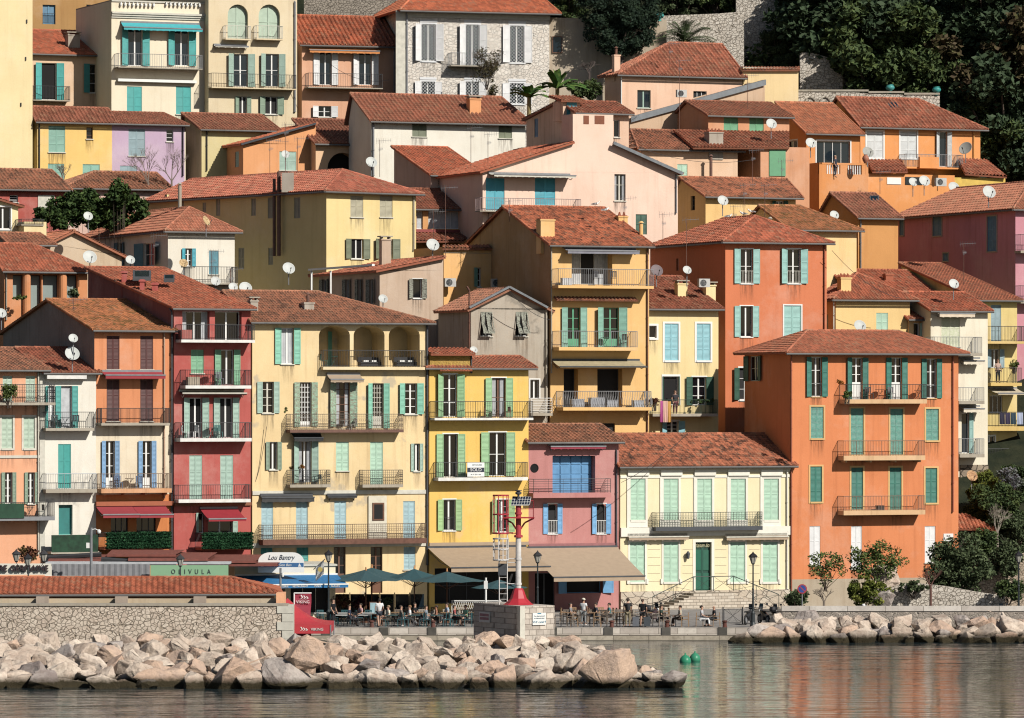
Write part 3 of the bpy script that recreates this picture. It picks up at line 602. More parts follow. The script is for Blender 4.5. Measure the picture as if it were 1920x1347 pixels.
a6.win(831, 854, 937, 995, sh=SH['lime'], nx=2, nz=0, sur=M['white'], st_t=.07, bars=M['iron']); a6.win(931, 953, 937, 998, sh=SH['lime'], nx=2, nz=0, sur=M['white'], st_t=.07, bars=M['iron'])
a6.band(805, 991, 1018, 1022, M['taupe'], .05); a6.win(815, 978, 1066, 1130, nx=5, nz=1, fm='dgrey', pane='dark', dep=.6, name='shop_front', sill=False)
a6.awn(801, 985, 1027, 1066, 4.4, M['taupe'], .28, M['dgrey'], scal=False); a6.pipe(884, 668, 700, M['dgrey']); a6.done()
# --- pink house
a7 = House('town_house', 'dusty pink house with a big square blue shuttered opening', 'house', 991, 1160, 828, YA(a6, 991), 22, d=7, wall=stucco('#c68480', .25, seed=7), roofm='brown')
a7.par(796, b=3.6, pitch=.3, amp=.07, l='g', r='g'); a7.awn(1027, 1130, 834, 838, .5, paint('#a83c50', .8), .15, scal=True)
a, b, z0, z1 = a7.rect(1036, 1116, 855, 925); a7.holes['f'].append((a, b, z0, z1, .7, 0))
mb = MB(); 
for i in range(4):
    u0, u1 = a + (b - a) * i / 4, a + (b - a) * (i + 1) / 4
    for k in range(4): zz0, zz1 = z0 + (z1 - z0) * k / 4, z0 + (z1 - z0) * (k + 1) / 4; mb.box(u0 + .06, u1 - .06, .6, .66, zz0 + .04, zz1 - .04)
    mb.box(u0 + .01, u1 - .01, .64, .7, z0, z1)
mb.build('folding_shutter', paint('#5c9cd0', .6, .1), a7.root)
c = a7.L(1002, 878); MB().lathe((0, 0, 0), [(.3, 0), (.3, .03), (.24, .03), (.24, .005), (0, .005)], 20).build('round_window', M['dark'], a7.root).matrix_local = Matrix.Translation((c.x, -.0, c.z)) @ Matrix.Rotation(math.pi / 2, 4, 'X')
a7.balc(1000, 1146, 899, 925, 933, .9, style='horiz', slab=stucco('#c68480', .3), gap=.12)
for x in (1036, 1127): a7.win(x - 9, x + 9, 945, 1001, sh=SH['sky'], nx=1, nz=0, arch=.9, sur=M['white'], st_t=.06, bars=M['white'], pane='dark', angle=6)
a7.band(991, 1160, 1020, 1024, paint('#a86868', .8), .06)
a7.win(1062, 1130, 1078, 1112, nx=1, nz=0, pane='dark', fm=SH['sky'], sh=SH['sky'], sw=.55, slats=False, dep=.5, name='shop_front'); a7.win(1003, 1040, 1075, 1135, nx=2, nz=0, fm='dgrey', pane='dark', name='door', sill=False)
a7.awn(987, 1156, 1027, 1084, 4.8, M['taupe'], .28, M['dgrey'], scal=False); a7.pipe(1156, 846, 1035, M['dgrey'], .06); a7.done()
# --- neoclassical cream house
a8 = House('town_villa', 'neoclassical cream villa with five tall mint shuttered windows and a green front door', 'house', 1163, 1480, 874, YA(a7, 1160), 22, d=9, wall=stucco('#f6e6b8', .12, seed=8, bands=()), roofm='moss', base=-.2)
a8.roofm = tiles('#a85c40', '#8c4a34', '#4c3830', moss=.95); a8.par(814, b=4.2, pitch=.22, amp=.02, r=1437, l='g', course=.34); a8.cornice(.45, .3, paint('#f0e4c4', .8, .05))
wt = paint('#f4efdf', .8, .05)
a8.band(1163, 1480, 892, 895, wt, .05); a8.band(1163, 1480, 990, 1003, wt, .16, 'cornice'); 
for x in (1196, 1258, 1321, 1384, 1446):
    a8.shut(x - 14, x + 14, 898, 975, SH['palemint'], sur=wt, st_t=.16); a8.wbox(x - 20, x + 20, 881, 892, 0, .16, wt, 'lintel'); a8.wbox(x - 18, x + 18, 978, 989, 0, .05, wt, 'apron')
    a8.band(x - 18 - 3, x - 18, 892, 990, wt, .07, 'pilaster')
for x in (1195, 1258, 1383, 1444):
    a8.shut(x - 14, x + 14, 1017, 1091, SH['palemint'], sur=wt, st_t=.14); a8.wbox(x - 20, x - 16, 1086, 1095, 0, .1, wt, 'bracket'); a8.wbox(x + 16, x + 20, 1086, 1095, 0, .1, wt, 'bracket')
for py in (1030, 1045, 1060, 1075, 1090):
    for x0, x1 in ((1215, 1238), (1280, 1300), (1341, 1362), (1404, 1424)): a8.band(x0, x1, py, py + .8, paint('#d8c8a0'), .012, 'groove')
a8.balc(1230, 1430, 962, 989, 994, .75, rail=paint('#4c5c4c', .6), style='ornate', gap=.12, slab=M['dgrey'])
a8.awn(1175, 1287, 1003, 1008, .35, M['taupe'], .2, M['offwhite']); a8.awn(1358, 1474, 1003, 1008, .35, M['taupe'], .2, M['offwhite'])
a8.surround
dw = a8.win(1304, 1334, 1017, 1110, nx=2, nz=0, fm=paint('#14604c', .35, .1), pane=paint('#0c5040', .4, .1, name='door_leaf'), sur=wt, st_t=.2, name='front_door', sill=False, dep=.3)
for x0, x1, y0, y1 in ((1306, 1317, 1032, 1070), (1321, 1332, 1032, 1070), (1306, 1317, 1075, 1106), (1321, 1332, 1075, 1106)):
    o = a8.wbox(x0, x1, y0, y1, -.28, -.24, paint('#1a6c54', .35, .1), 'door_panel'); o.parent = dw
c = a8.L(1319, 1023); text('Maison Bor', 'door_lettering', paint('#d8d0a0', .5), .42, dw, (c.x, .18, c.z), shear=.4, wide=.62)
a8.band(1163, 1480, 1110, 1146, stonewall('#d8ccb8', '#c4b098', '#a89888', 1.4, .03, coursed=True), .12, 'stone_plinth'); a8.pipe(1476, 880, 1105, wt); a8.done()
# --- big orange house
a9 = House('apartment_house', 'big orange house with dark green shutters and four rows of windows', 'house', 1482, 1797, 661, YA(a8, 1480), 22, sx=1396, roofm='red', base=-.2)
a9.wall = stucco('#e4884e', .3, bands=((zb(a9, 1087), '#b8a890'),), seed=9)
a9.par(620, b=a9.d / 2, l=1513, r=1684, o=.6, pitch=.2, amp=.02, course=.34, zs=.0)
ys = paint('#e8b870', .8, .06)
a9.win(1521, 1541, 670, 744, sh=SH['dkgreen'], nz=2, sur=ys, st_t=.06, bars=M['iron'])
for x0, x1 in ((1597, 1617), (1671, 1691)): a9.win(x0, x1, 671, 750, sh=SH['dkgreen'], nz=2, sur=ys, st_t=.06, body=.4, name='french_window', sill=False)
a9.win(1737, 1756, 673, 747, sh=SH['dkgreen'], nz=2, sur=ys, st_t=.06, bars=M['iron'])
cs = stucco('#e0b888', .5)
a9.balc(1585, 1738, 721, 749, 757, 1.0, slab=cs)
for x, y0, y1 in ((1532, 763, 822), (1607, 766, 853), (1681, 767, 853), (1748, 767, 826)): a9.shut(x - 12, x + 12, y0, y1, SH['wgreen'], sur=ys, st_t=.12)
a9.balc(1582, 1735, 827, 855, 863, 1.0, slab=cs, rail=paint('#8c6c58', .7), under=True)
for x, y0, y1 in ((1530, 875, 941), (1607, 877, 956), (1679, 877, 956), (1746, 878, 943)): a9.shut(x - 11, x + 11, y0, y1, SH['dkgreen'], sur=ys, st_t=.12)
a9.balc(1582, 1735, 931, 958, 965, 1.0, slab=cs, rail=paint('#8c6c58', .7))
for x, y1 in ((1528, 1060), (1606, 1066), (1744, 1055)): a9.shut(x - 10, x + 10, 987, y1, SH['white'], slats=False, dep=.3)
a9.win(1404, 1422, 668, 715, sh=SH['forest'], face='l', nz=1, fm='offwhite', sw=.8)
a9.pipe(1484, 668, 1130, paint('#a85838', .6)); a9.pipe(1787, 668, 960, paint('#b05c3c', .6)); a9.wbox(1769, 1787, 1001, 1015, 0, .03, M['white'], 'street_name_plate')
c = a9.L(1778, 1008); pr = paint('#806858', .7); text('RUE', 'plate_lettering', pr, .16, a9.root, (c.x, -.04, c.z + .1)); text('DU PORT', 'plate_lettering', pr, .13, a9.root, (c.x, -.04, c.z - .1)) if False else text('QUAI', 'plate_lettering', pr, .13, a9.root, (c.x, -.04, c.z - .1)); a9.done()
# lower right neighbour with the small tiled lean-to
a10 = House('town_house', 'narrow cream house with stacked balconies right of the orange one', 'house', 1745, 1852, 582, 351, 22, d=8, wall=stucco('#ece4cc', .4, seed=10), roofm='red')
a10.par(548, b=4, l='g', r='g')
a10.awn(1752, 1818, 584, 588, .8, paint('#e8d4b8', .9), .25); a10.win(1765, 1800, 595, 650, sh=SH['cream'], st='closed', nx=2, nz=0)
a10.balc(1752, 1842, 632, 662, 668, 1.4, slab=M['slab'], rail=M['grey'])
for y in (672, 762): a10.awn(1797, 1836, y, y + 5, .8, paint('#ece0c8', .9), .25)
a10.win(1803, 1817, 775, 850, nx=1, nz=0, pane='bglass', sh=SH['aqua'], onlyside=1, name='french_window')
a10.balc(1798, 1846, 727, 752, 758, 1.3, slab=M['slab'], rail=M['grey']); a10.balc(1800, 1846, 823, 852, 858, 1.3, slab=M['slab'], rail=M['grey']); a10.band(1800, 1852, 872, 980, stonewall('#a89880', '#887868', '#5c5448', 1.6), .1, 'stone_base'); a10.done()
a11 = House('town_house', 'mustard yellow house with four balconies behind the orange one', 'house', 1836, 1907, 562, 356, 22, sx=1690, wall=stucco('#e4cc80', .5, seed=11), roofm='red')
a11.par(495, mono=True, b=a11.d, pitch=.26); SHP = SH['pblue']
a11.shut(1858, 1877, 572, 640, SHP); a11.win(1858, 1874, 655, 690, nx=2, nz=0, sh=SHP, name='french_window'); a11.win(1855, 1880, 742, 775, nx=3, nz=0, name='french_window'); a11.win(1848, 1865, 818, 868, nx=2, nz=0, sur=M['white'], name='french_window')
for x0, x1, yr, y0, y1 in ((1850, 1925, 612, 640, 645), (1858, 1916, 690, 718, 724), (1850, 1930, 773, 800, 808), (1846, 1893, 842, 867, 876)): a11.balc(x0, x1, yr, y0, y1, 1.3, slab=stucco('#d8b868', .5))
mustard = a11
a11.awn(1850, 1905, 728, 738, 1.8, paint('#d8c8a8', .9), .1, scal=False); a11.pipe(1842, 570, 870, M['zinc']); a11.done()
# =============== SECOND AND THIRD ROWS ===============
def sw(h, d=.3, **k): return stucco(h, d, seed=len(h) * 3.1 + int(h[1:], 16) % 17, **k)
H = House('town_house', 'orange house with a red tiled roof over a column loggia, high on the far left', 'house', 8, 164, 508, 335, 22, d=8, wall=sw('#dc9058', .4), roofm='red')
H.par(457, b=4, r=62, pitch=.24, amp=.035); 
for x0, x1 in ((24, 44), (56, 78), (80, 110), (124, 146)): H.win(x0, x1, 516, 560 if x0 < 50 else 582, nx=1, nz=0, pane=paint('#8c9c98', .5, .05, name='blind'), dep=.5, name='window', fm='dgrey', sill=False)
mb = MB()
for px in (50, 118): p = H.L(px, 512, -.15); q = H.L(px, 598, -.15); mb.tube(p, (p.x, p.y, q.z), .28, 12)
mb.build('column', H.wall, H.root); H.pipe(12, 515, 600, M['slab']); H.done()
H = House('town_house', 'small cream house with a white framed window behind the orange loggia house', 'house', -40, 34, 383, 346, 22, d=6, wall=sw('#f0dca4', .15), roofm='dark')
H.perp(-40, 362, yl=362, yr=384, amp=.02); H.win(-8, 20, 388, 430, nx=2, nz=0, sur=M['white']); a, b, z0, z1 = H.rect(34, 76, 412, 445); MB().box(a, b, -1.5, 4, 0, z1 - .2).build('terrace_wing', H.wall, H.root)
H.balc(40, 82, 411, 421, 423, 1.6); H.done()
H = House('town_house', 'small weathered shed house with a hipped brown roof below the cream house', 'house', 18, 92, 458, 341, 22, d=5, wall=sw('#b09880', .6), roofm='brown'); H.par(437, b=2.5, r=75); H.done()
H = House('town_house', 'beige rendered gable house behind the big white satellite dish', 'house', 92, 228, 470, 343, 22, d=10, wall=sw('#d0b898', .6), roofm='bright'); H.perp(137, 433, yl=455, yr=478); H.win(226, 227, 500, 501, nx=1) if False else None; H.done()
H = House('town_house', 'low hipped roof house with one sunlit white wall and blue shutters', 'house', 315, 440, 433, 347, 24, sx=158, wall=sw('#ece6d6', .25), roofm='dark'); H.roofm = tiles('#b0604c', '#944c3c', moss=.2)
H.hip2(388, pitch=.22, amp=.03); B_ = paint('#5c98a8', .7)
for x0, x1 in ((221, 230), (269, 290)): H.win(x0, x1, 455, 500, sh=B_, face='l', nz=1, nx=2)
H.win(347, 360, 466, 500, sh=SH['dturq'], nx=2); H.win(392, 410, 470, 515, sh=B_, st='closed'); H.flue(337, 343, 393, 4.6, .14, M['slab']); H.balc(356, 446, 500, 530, 534, 1.2); H.done()
# big yellow
H = House('apartment_house', 'large house with one bright yellow wall and a long shaded wall under a hipped roof', 'house', 612, 780, 358, 349, 38, sx=277, wall=sw('#ecd490', .15), roofm='red')
H.roofm = tiles('#ac5846', '#94463a', moss=.12); H.hip2(317, b0=3.6, back='gable', pitch=.24, amp=.04)
for x in (669, 724): H.shut(x - 12, x + 12, 367, 408, SH['beige'])
H.win(658, 681, 448, 486, sh=SH['olive'], nx=2, nz=0, pane='dark'); H.win(712, 736, 448, 486, sh=SH['olive'], nx=2, nz=0, pane='dark')
for x0, x1, y0, y1 in ((551, 563, 370, 410), (502, 515, 370, 410), (471, 480, 372, 405), (405, 413, 367, 405), (503, 512, 465, 497), (340, 345, 370, 395), (309, 313, 365, 380), (447, 458, 465, 505), (380, 386, 380, 398)):
    H.win(x0, x1, y0, y1, sh=SH['beige'], st='closed', face='l', nx=2)
H.chim(528, 552, 322, 347, 1.0, M['concrete'], 'slab') if False else None
a = H.S(523, 322, -.35); mb = MB(); q = H.S(523, 480, -.35); mb.tube((a.x, a.y, a.z), (a.x, a.y, q.z), .14, 8); mb.tube((a.x, a.y + .6, a.z - .5), (a.x, a.y + .6, q.z), .12, 8); mb.build('chimney_flue', M['rust'], H.root)
H.pipe(776, 365, 470, M['slab']); H.done()
mb = MB(); H2 = H
for px0, px1, y0, y1, b in ((528, 550, 324, 348, 1.0),):
    q0, q1 = at(px0, y0, 352), at(px1, y1, 352); o = MB().box(q0.x, q1.x, 352, 352.8, q1.z - .5, q0.z).build('chimney', M['concrete'], None); o.parent = H.root; o.matrix_parent_inverse = (Matrix.Translation(H.root.location) @ Matrix.Rotation(H.th, 4, 'Z')).inverted()
# chimneys rising from its long left slope
for px, y0, y1, lab in ((541, 318, 347, 1),): p = at(px, y1, 356); 
H = House('town_house', 'beige house whose tiled roof slopes down to a white posted porch', 'house', 712, 831, 505, 338, 22, sx=583, wall=sw('#ccb29a', .5), roofm='bright')
H.roofm = tiles('#b05c44', '#944838', '#5c4438', moss=.35)
H.perp(831, 482, yl=506, yr=482, pitch=.26, amp=.045); H.win(774, 791, 523, 560, sh=SH['old'], nx=1, nz=0, sur=M['white'], st_t=.05); 
for x0, x1 in ((605, 613), (648, 655), (671, 677), (693, 700)): H.win(x0, x1, 524, 570, sh=SH['old'], face='l', nz=1)
H.chim(716, 733, 451, 478, 5.5, None, 'slab'); 
mb = MB(); 
for px in (584, 620): p = H.S(px, 508, -2.2); mb.box(-2.25, -2.15, p.y - .06, p.y + .06, p.z - 4, p.z)
p, q = H.S(580, 508, -2.2), H.S(700, 508, -2.2); mb.box(-2.3, -2.1, q.y, p.y, p.z, p.z + .14); mb.build('porch_frame', M['white'], H.root); H.done()
H = House('garden_wall_house', 'low ochre yellow house with a tiled parapet and a half open green shutter', 'house', 832, 950, 463, 343, 22, d=6, wall=sw('#f4bc70', .15), roofm='orange')
H.roofpoly([(830, 466, -.3), (945, 466, -.3), (945, 460, .4), (830, 460, .4)], amp=.06); H.band(832, 950, 474, 476, M['slab'], .04); H.win(895, 902, 502, 538, sh=SH['mid'], onlyside=0, sw=2.2, nx=1); H.done()
H = House('town_house', 'grey weathered gable house with hanging slatted shutters over two windows', 'house', 883, 1027, 575, 332, 22, sx=822, wall=sw('#b8ae9e', .9, patch='#8c8478'), roofm='dark')
H.roofm = tiles('#9c5848', '#7c4438', '#544440', moss=.5); H.perp(955, 541, yl=577, yr=579, pitch=.3, amp=.06); vm = M['zinc']
a, b, c = H.L(955, 538, -.4), H.L(1027, 577, -.4), H.L(880, 577, -.4); H_ = MB()
for p, q in ((a, b), (a, c)): H_.tube(p, q, .1, 4)
H_.build('verge_trim', vm, H.root)
for x in (912, 978): H.win(x - 11, x + 11, 585, 631, sh=SH['old'], st='tilt', nx=2, nz=0, pane='dark')
H.win(994, 1011, 712, 748, nx=2, nz=0, name='door', sur=M['white'], st_t=.08, sill=False); H.balc(996, 1036, 747, 775, 780, 1.2, rail=M['white'], style='horiz'); H.pipe(1024, 582, 745, M['slab']); H.pipe(880, 545, 660, M['rust'], .07); H.done()
# tall ochre house with balconies
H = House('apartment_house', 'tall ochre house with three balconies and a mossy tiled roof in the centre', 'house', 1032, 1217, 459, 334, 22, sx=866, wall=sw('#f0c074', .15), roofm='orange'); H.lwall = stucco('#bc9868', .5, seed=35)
H.par(388, b=H.d * .5, pitch=.24, amp=.03, course=.34); H.chim(1014, 1040, 414, 444, 1.2, H.wall, 'tiles'); H.chim(1160, 1177, 408, 424, 5.2, H.wall, 'tiles'); H.flue(1202, 415, 440, 2.0, .14, H.wall)
H.win(1072, 1148, 471, 534, nx=3, nz=0, name='glazed_door', dep=.9, cur=.3, pane='dark', sill=False); H.awn(1056, 1190, 464, 470, .8, paint('#8c8c98', .8), .2, scal=False)
H.balc(1047, 1226, 504, 535, 542, 1.3, slab=H.wall, rail=M['grey'], gap=.14)
mbt = MB(); ap = H.rect(1038, 1190, 557, 564); tileface(mbt, [(ap[0], -.6, ap[2]), (ap[1], -.6, ap[2]), (ap[1], 0, ap[3]), (ap[0], 0, ap[3])], thick=.08); mbt.build('tile_strip', RT['brown'], H.root)
g = paint('#5cac84', .6)
for x0, x1 in ((1064, 1088), (1131, 1160)): H.win(x0, x1, 577, 652, sh=SH['mid'], fm=g, nx=2, nz=2, name='french_window', body=.2, sill=False)
H.balc(1048, 1196, 621, 651, 658, 1.2, slab=H.wall, rail=M['grey'], gap=.16)
H.win(1057, 1084, 692, 765, nx=1, nz=0, pane='dark', fm='dgrey', name='glazed_door', dep=.8, sill=False); H.win(1120, 1167, 692, 765, nx=1, nz=0, pane='dark', fm='dgrey', name='glazed_door', dep=.8, sill=False)
H.awn(1034, 1198, 675, 688, 1.5, paint('#b8a880', .9), .06, M['dgrey'], scal=False); H.balc(1056, 1222, 734, 764, 770, 1.3, slab=H.wall, rail=M['grey'], style='belly', gap=.13)
H.win(1128, 1153, 794, 812, nx=1, nz=0, pane='dark', fm='dgrey', sill=False); H.pipe(1214, 465, 810, M['rust']); H.pipe(1034, 466, 700, M['slab']); H.done(); tall_ochre = H
H = House('town_house', 'slim pale yellow house with sky blue shutters between the ochre and terracotta houses', 'house', 1216, 1347, 578, 338, 22, d=7, wall=sw('#f4dc9c', .15), roofm='maroon'); slim = H
H.par(518, b=6, mono=True, pitch=.26, amp=.05); H.win(1217, 1231, 611, 634, nx=1, nz=0, sur=M['white'], st_t=.14)
for x in (1259, 1319): H.shut(x - 13, x + 13, 607, 676, SH['sky2'], sur=M['white'], st_t=.14)
H.win(1244, 1272, 706, 760, nx=1, nz=0, sh=SH['forest'], sw=.15, sur=M['white'], st_t=.14, name='open_door', pane='dark', sill=False); H.win(1298, 1324, 707, 760, sh=SH['forest'], sur=M['white'], st_t=.08, name='french_window', sill=False)
H.win(1250, 1272, 790, 812, nx=2, sh=SH['sky2'], sur=M['white'], pane='dark'); H.balc(1224, 1346, 750, 776, 781, 1.3, rail=paint('#2c4438', .7), gap=.1)
H.chim(1271, 1289, 534, 568, 2.2, H.wall, 'slab'); H.chim(1324, 1342, 537, 568, 2.4, H.wall, 'slab'); H.done()
H = House('apartment_house', 'tall terracotta house with pale aqua shutters and a hipped roof', 'house', 1360, 1550, 453, 344, 22, sx=1219, wall=sw('#dc7c4c', .2), roofm='red'); terr = H
H.roofm = tiles('#b4583c', '#984430', '#54382c', moss=.4); H.hip2(404, b0=3.6, pitch=.3, amp=.035, course=.34)
for x0, x1 in ((1388, 1412), (1476, 1501)):
    H.win(x0, x1, 467, 532, sh=SH['aqua'], nz=1, sur=M['white'], st_t=.07, bars=M['offwhite']); 
H.win(1388, 1411, 574, 632, sh=SH['aqua'], nz=0, sur=M['white'], st_t=.07); H.shut(1470, 1502, 573, 632, SH['aqua'], sur=M['white']); H.win(1386, 1410, 690, 750, sh=SH['forest'], sur=M['white'], pane='dark')
H.win(1268, 1272, 485, 508, nx=1, face='l'); H.flue(1444, 407, 438, 3.0, .12, M['slab']); H.pipe(1546, 462, 640, paint('#a85838')); H.done()
H = House('town_house', 'small yellow house with a pyramid tiled roof and tall chimney behind the orange house', 'house', 1567, 1706, 561, 350, 22, sx=1533, wall=sw('#f0cc84', .15), roofm='red'); H.hip2(512, b0=2.6, b1=3.0, pitch=.24, amp=.05, o=.5)
H.chim(1577, 1596, 523, 552, .4, H.wall, 'tiles'); H.shut(1643, 1665, 587, 622, SH['palemint']); H.win(1545, 1553, 590, 620, sh=SH['palemint'], st='closed', face='l'); H.pipe(1563, 565, 640, M['offwhite']); H.done()
H = House('town_house', 'low house with a plain red tiled roof tucked behind the yellow pyramid roof', 'house', 1600, 1740, 545, 360, 22, d=8, wall=sw('#e0b080', .3), roofm='red'); H.par(506, b=4); H.chim(1661, 1675, 517, 535, 1.5, RT['bright'], 'tiles'); H.done()
H = House('town_house', 'little ochre annex with a white framed window below the pyramid roof', 'house', 1704, 1748, 598, 352, 22, d=4, wall=sw('#e8c080', .2), roofm='red'); H.par(565, b=3.5, mono=True); H.win(1713, 1724, 606, 630, sh=SH['palemint'], onlyside=1, nx=1, nz=0); H.done()
H = House('town_house', 'purple pink house with a long shaded wall and grey blue shutters on the right', 'house', 1904, 2060, 392, 366, 22, sx=1680, wall=sw('#e0a0a8', .3), roofm='red', base=-1.0); pinkh = H
H.roofm = tiles('#b0604c', '#985040', moss=.2); H.hip2(340, b0=4.2, pitch=.26, amp=.05)
H.wall = stucco('#d08c9c', .4, seed=9)
for x0, x1, y0, y1 in ((1687, 1695, 403, 442), (1749, 1766, 403, 443), (1851, 1869, 405, 472), (1768, 1778, 475, 490)): H.win(x0, x1, y0, y1, sh=paint('#5c98b8', .7), st='closed', face='l', sur=M['concrete'])
H.balc(1914, 2020, 440, 470, 476, 1.0); H.balc(1914, 2020, 536, 562, 570, 1.0); a = H.S(1841, 347, -.2)
H.chim(1822, 1845, 352, 380, 1, None, 'slab') if False else None; H.done()
H = House('town_house', 'ochre brown house with a bare sunlit wall left of the purple pink one', 'house', 1609, 1684, 408, 370, 22, sx=1535, wall=sw('#d89850', .2), roofm='dark'); H.roofm = tiles('#a86454', '#7c4840', moss=.2); H.par(362, b=4.5, pitch=.3, amp=.07); H.skylight(1630, 1647, 370, 379, 3.0, 3.6); H.pipe(1614, 414, 505, M['zinc']); H.done()
H = House('town_house', 'yellow house with a mossy roof and a shaded side behind the terracotta house', 'house', 1480, 1606, 430, 361, 22, d=9, wall=sw('#f4d08c', .2), roofm='moss'); H.par(386, b=5, r=1500, l='g', pitch=.24, amp=.03); H.done()
H = House('town_house', 'low yellow house with a weathered roof and one dark green shuttered window', 'house', 1323, 1492, 368, 366, 22, sx=1262, wall=sw('#f4c87c', .2), roofm='orange'); H.par(333, b=4.5, r=1475, pitch=.24, amp=.03); H.win(1454, 1469, 377, 394, sh=SH['forest'], nx=2, nz=0); H.win(1295, 1303, 365, 395, face='l', nx=1, fm='dgrey'); H.done()
H = House('town_house', 'small house with a curtained window front and red beam between yellow and pink houses', 'house', 768, 884, 391, 361, 22, d=7, wall=sw('#dca060', .3), roofm='dark'); H.par(354, b=4, r=865, pitch=.25); H.win(803, 868, 396, 430, nx=3, nz=0, pane='curtain', cur=.9, sill=False); H.win(781, 793, 396, 430, nx=1, nz=0, pane='curtain', cur=.9, sill=False); H.band(768, 884, 430, 437, paint('#a03830'), .2, 'red_beam')
H.roofpoly([(768, 452, -2.6), (868, 452, -2.6), (884, 437, -.1), (770, 437, -.1)], mat=RT['dark']); H.done()
# pale pink house with chimney block
H = House('apartment_house', 'large pale pink house with two turquoise doors and a broad chimney block on top', 'house', 905, 1271, 322, 358, 22, sx=806, wall=sw('#f4d2bc', .25), roofm='bright'); pp = H
a, b, z0, z1 = H.rect(1074, 1150, 214, 268); H.zt = H.L(905, 322).z; zl_, zr_ = H.L(905, 320).z, H.L(1271, 322).z; mb = MB(); m_l = (z0 - zl_) / a; m_r = (z0 - zr_) / (H.w - b)
tileface(mb, [(-.35, -.35, zl_ - m_l * .35), (a, -.35, z0), (a, H.d, z0), (-.35, H.d, zl_ - m_l * .35)], pitch=.24, amp=.04); tileface(mb, [(b, -.35, z0), (H.w + .35, -.35, zr_ - m_r * .35), (H.w + .35, H.d, zr_ - m_r * .35), (b, H.d, z0)], pitch=.24, amp=.04); H.roofo = mb.build('roof', H.roofm, H.root)
H.top = [(0, H.zt), (H.w, H.zt), (H.w, zr_ - .1), (b, z0 - .1), (a, z0 - .1), (0, zl_ - .1)]; MB().box(a + .004, b - .004, 0, 2.2, z0 - .1, z1).box(a + .004, b - .004, 2.2, H.d, z0 - .6, z0).build('chimney_block', H.wall, H.root)
for x0, x1 in ((1094, 1104), (1115, 1133)): H.wbox(x0, x1, 217, 233, .0, .03, RT['dark'], 'vent_grille')
mb = MB(); p, q = H.L(1150, 268, -.45), H.L(1280, 326, -.45); mb.path([p, q], .16, 4); mb.build('verge_trim', M['zinc'], H.root)
for x0, x1, y1 in ((911, 946, 395), (1003, 1041, 385)): H.win(x0, x1, 334, y1, sh=SH['dturq'], st='closed', dep=.3, nx=2)
H.awn(915, 1068, 325, 327, 1.2, M['offwhite'], .15, scal=True); H.balc(900, 1090, 371, 395, 397, 1.0, rail=paint('#a08888', .7), gap=.14)
H.win(1152, 1173, 317, 377, nx=2, nz=1, cur=.2, sill=True, fm='offwhite'); H.win(1192, 1213, 402, 440, sh=SH['forest'], st='closed', name='door'); H.pipe(1268, 330, 400, M['grey']); H.done()
H = House('town_house', 'narrow shaded house with a turquoise dormer above the pale pink chimney block', 'house', 1080, 1179, 211, 366, 22, sx=987, wall=sw('#e4c0a4', .7, patch='#a09088'), roofm='dark'); H.par(190, b=3, pitch=.3, amp=.06); H.win(1151, 1162, 225, 258, nx=1, nz=0)
a, b, z0, z1 = H.rect(1048, 1080, 190, 213, 2.0); MB().box(a, b, 1.2, 3.2, z0 - .6, z1).build('dormer', H.wall, H.root); H.wbox(1052, 1072, 189, 212, -1.2 + .0, -1.15, SH['dturq'], 'dormer_shutter') if False else None
MB().box(a + .3, b - .3, 1.14, 1.2, z0 - .3, z1 - .1).build('dormer_shutter', SH['dturq'], H.root); mb = MB(); tileface(mb, [(a - .3, .8, z1), (b + .3, .8, z1), (b + .3, 3.4, z1 + .5), (a - .3, 3.4, z1 + .5)]); mb.build('dormer_roof', RT['dark'], H.root)
H.win(1002, 1009, 222, 258, sh=paint('#7c9cb8'), st='closed', face='l'); H.done()
H = House('town_house', 'low pinkish house with an air conditioner below a short brown roof', 'house', 808, 905, 328, 366, 22, d=8, wall=sw('#d8b8a4', .5), roofm='bright'); H.par(276, b=7, mono=True, pitch=.26); H.win(822, 834, 338, 350, nx=1); H.done()
H = House('town_house', 'peach house with a broad brown hipped roof and a pale mint shutter', 'house', 1202, 1383, 279, 374, 22, d=9, wall=sw('#ecc4a0', .3), roofm='brown'); H.par(243, b=4.5, l=1182, r=1300, pitch=.27, amp=.06); H.shut(1270, 1289, 308, 340, SH['palemint']); H.flue(1333, 290, 335, -.8, .12, M['rust']); H.done()
H = House('town_house', 'small orange brown house with four green shutters under a dark tiled roof', 'house', 1328, 1480, 216, 380, 22, d=7, wall=sw('#dc9c70', .3), roofm='dark'); H.par(190, b=4, pitch=.3, amp=.07)
for x0 in (1357, 1405): H.shut(x0, x0 + 27, 219, 247, SH['greenb'])
H.roofpoly([(1300, 277, -4.5), (1480, 277, -4.5), (1480, 247, -.05), (1262, 243, -.05)], pitch=.3, amp=.07, mat=RT['dark']); H.chim(1330, 1356, 250, 271, -3.6, M['concrete'], 'tiles'); a, b, z0, z1 = H.rect(1384, 1475, 280, 345); MB().box(a, b, -4.2, 0, 0, z1).build('lower_wing', H.wall, H.root)
H.wbox(1400, 1430, 284, 335, 4.2, 4.28, SH['greenb'], 'garage_shutter'); H.done()
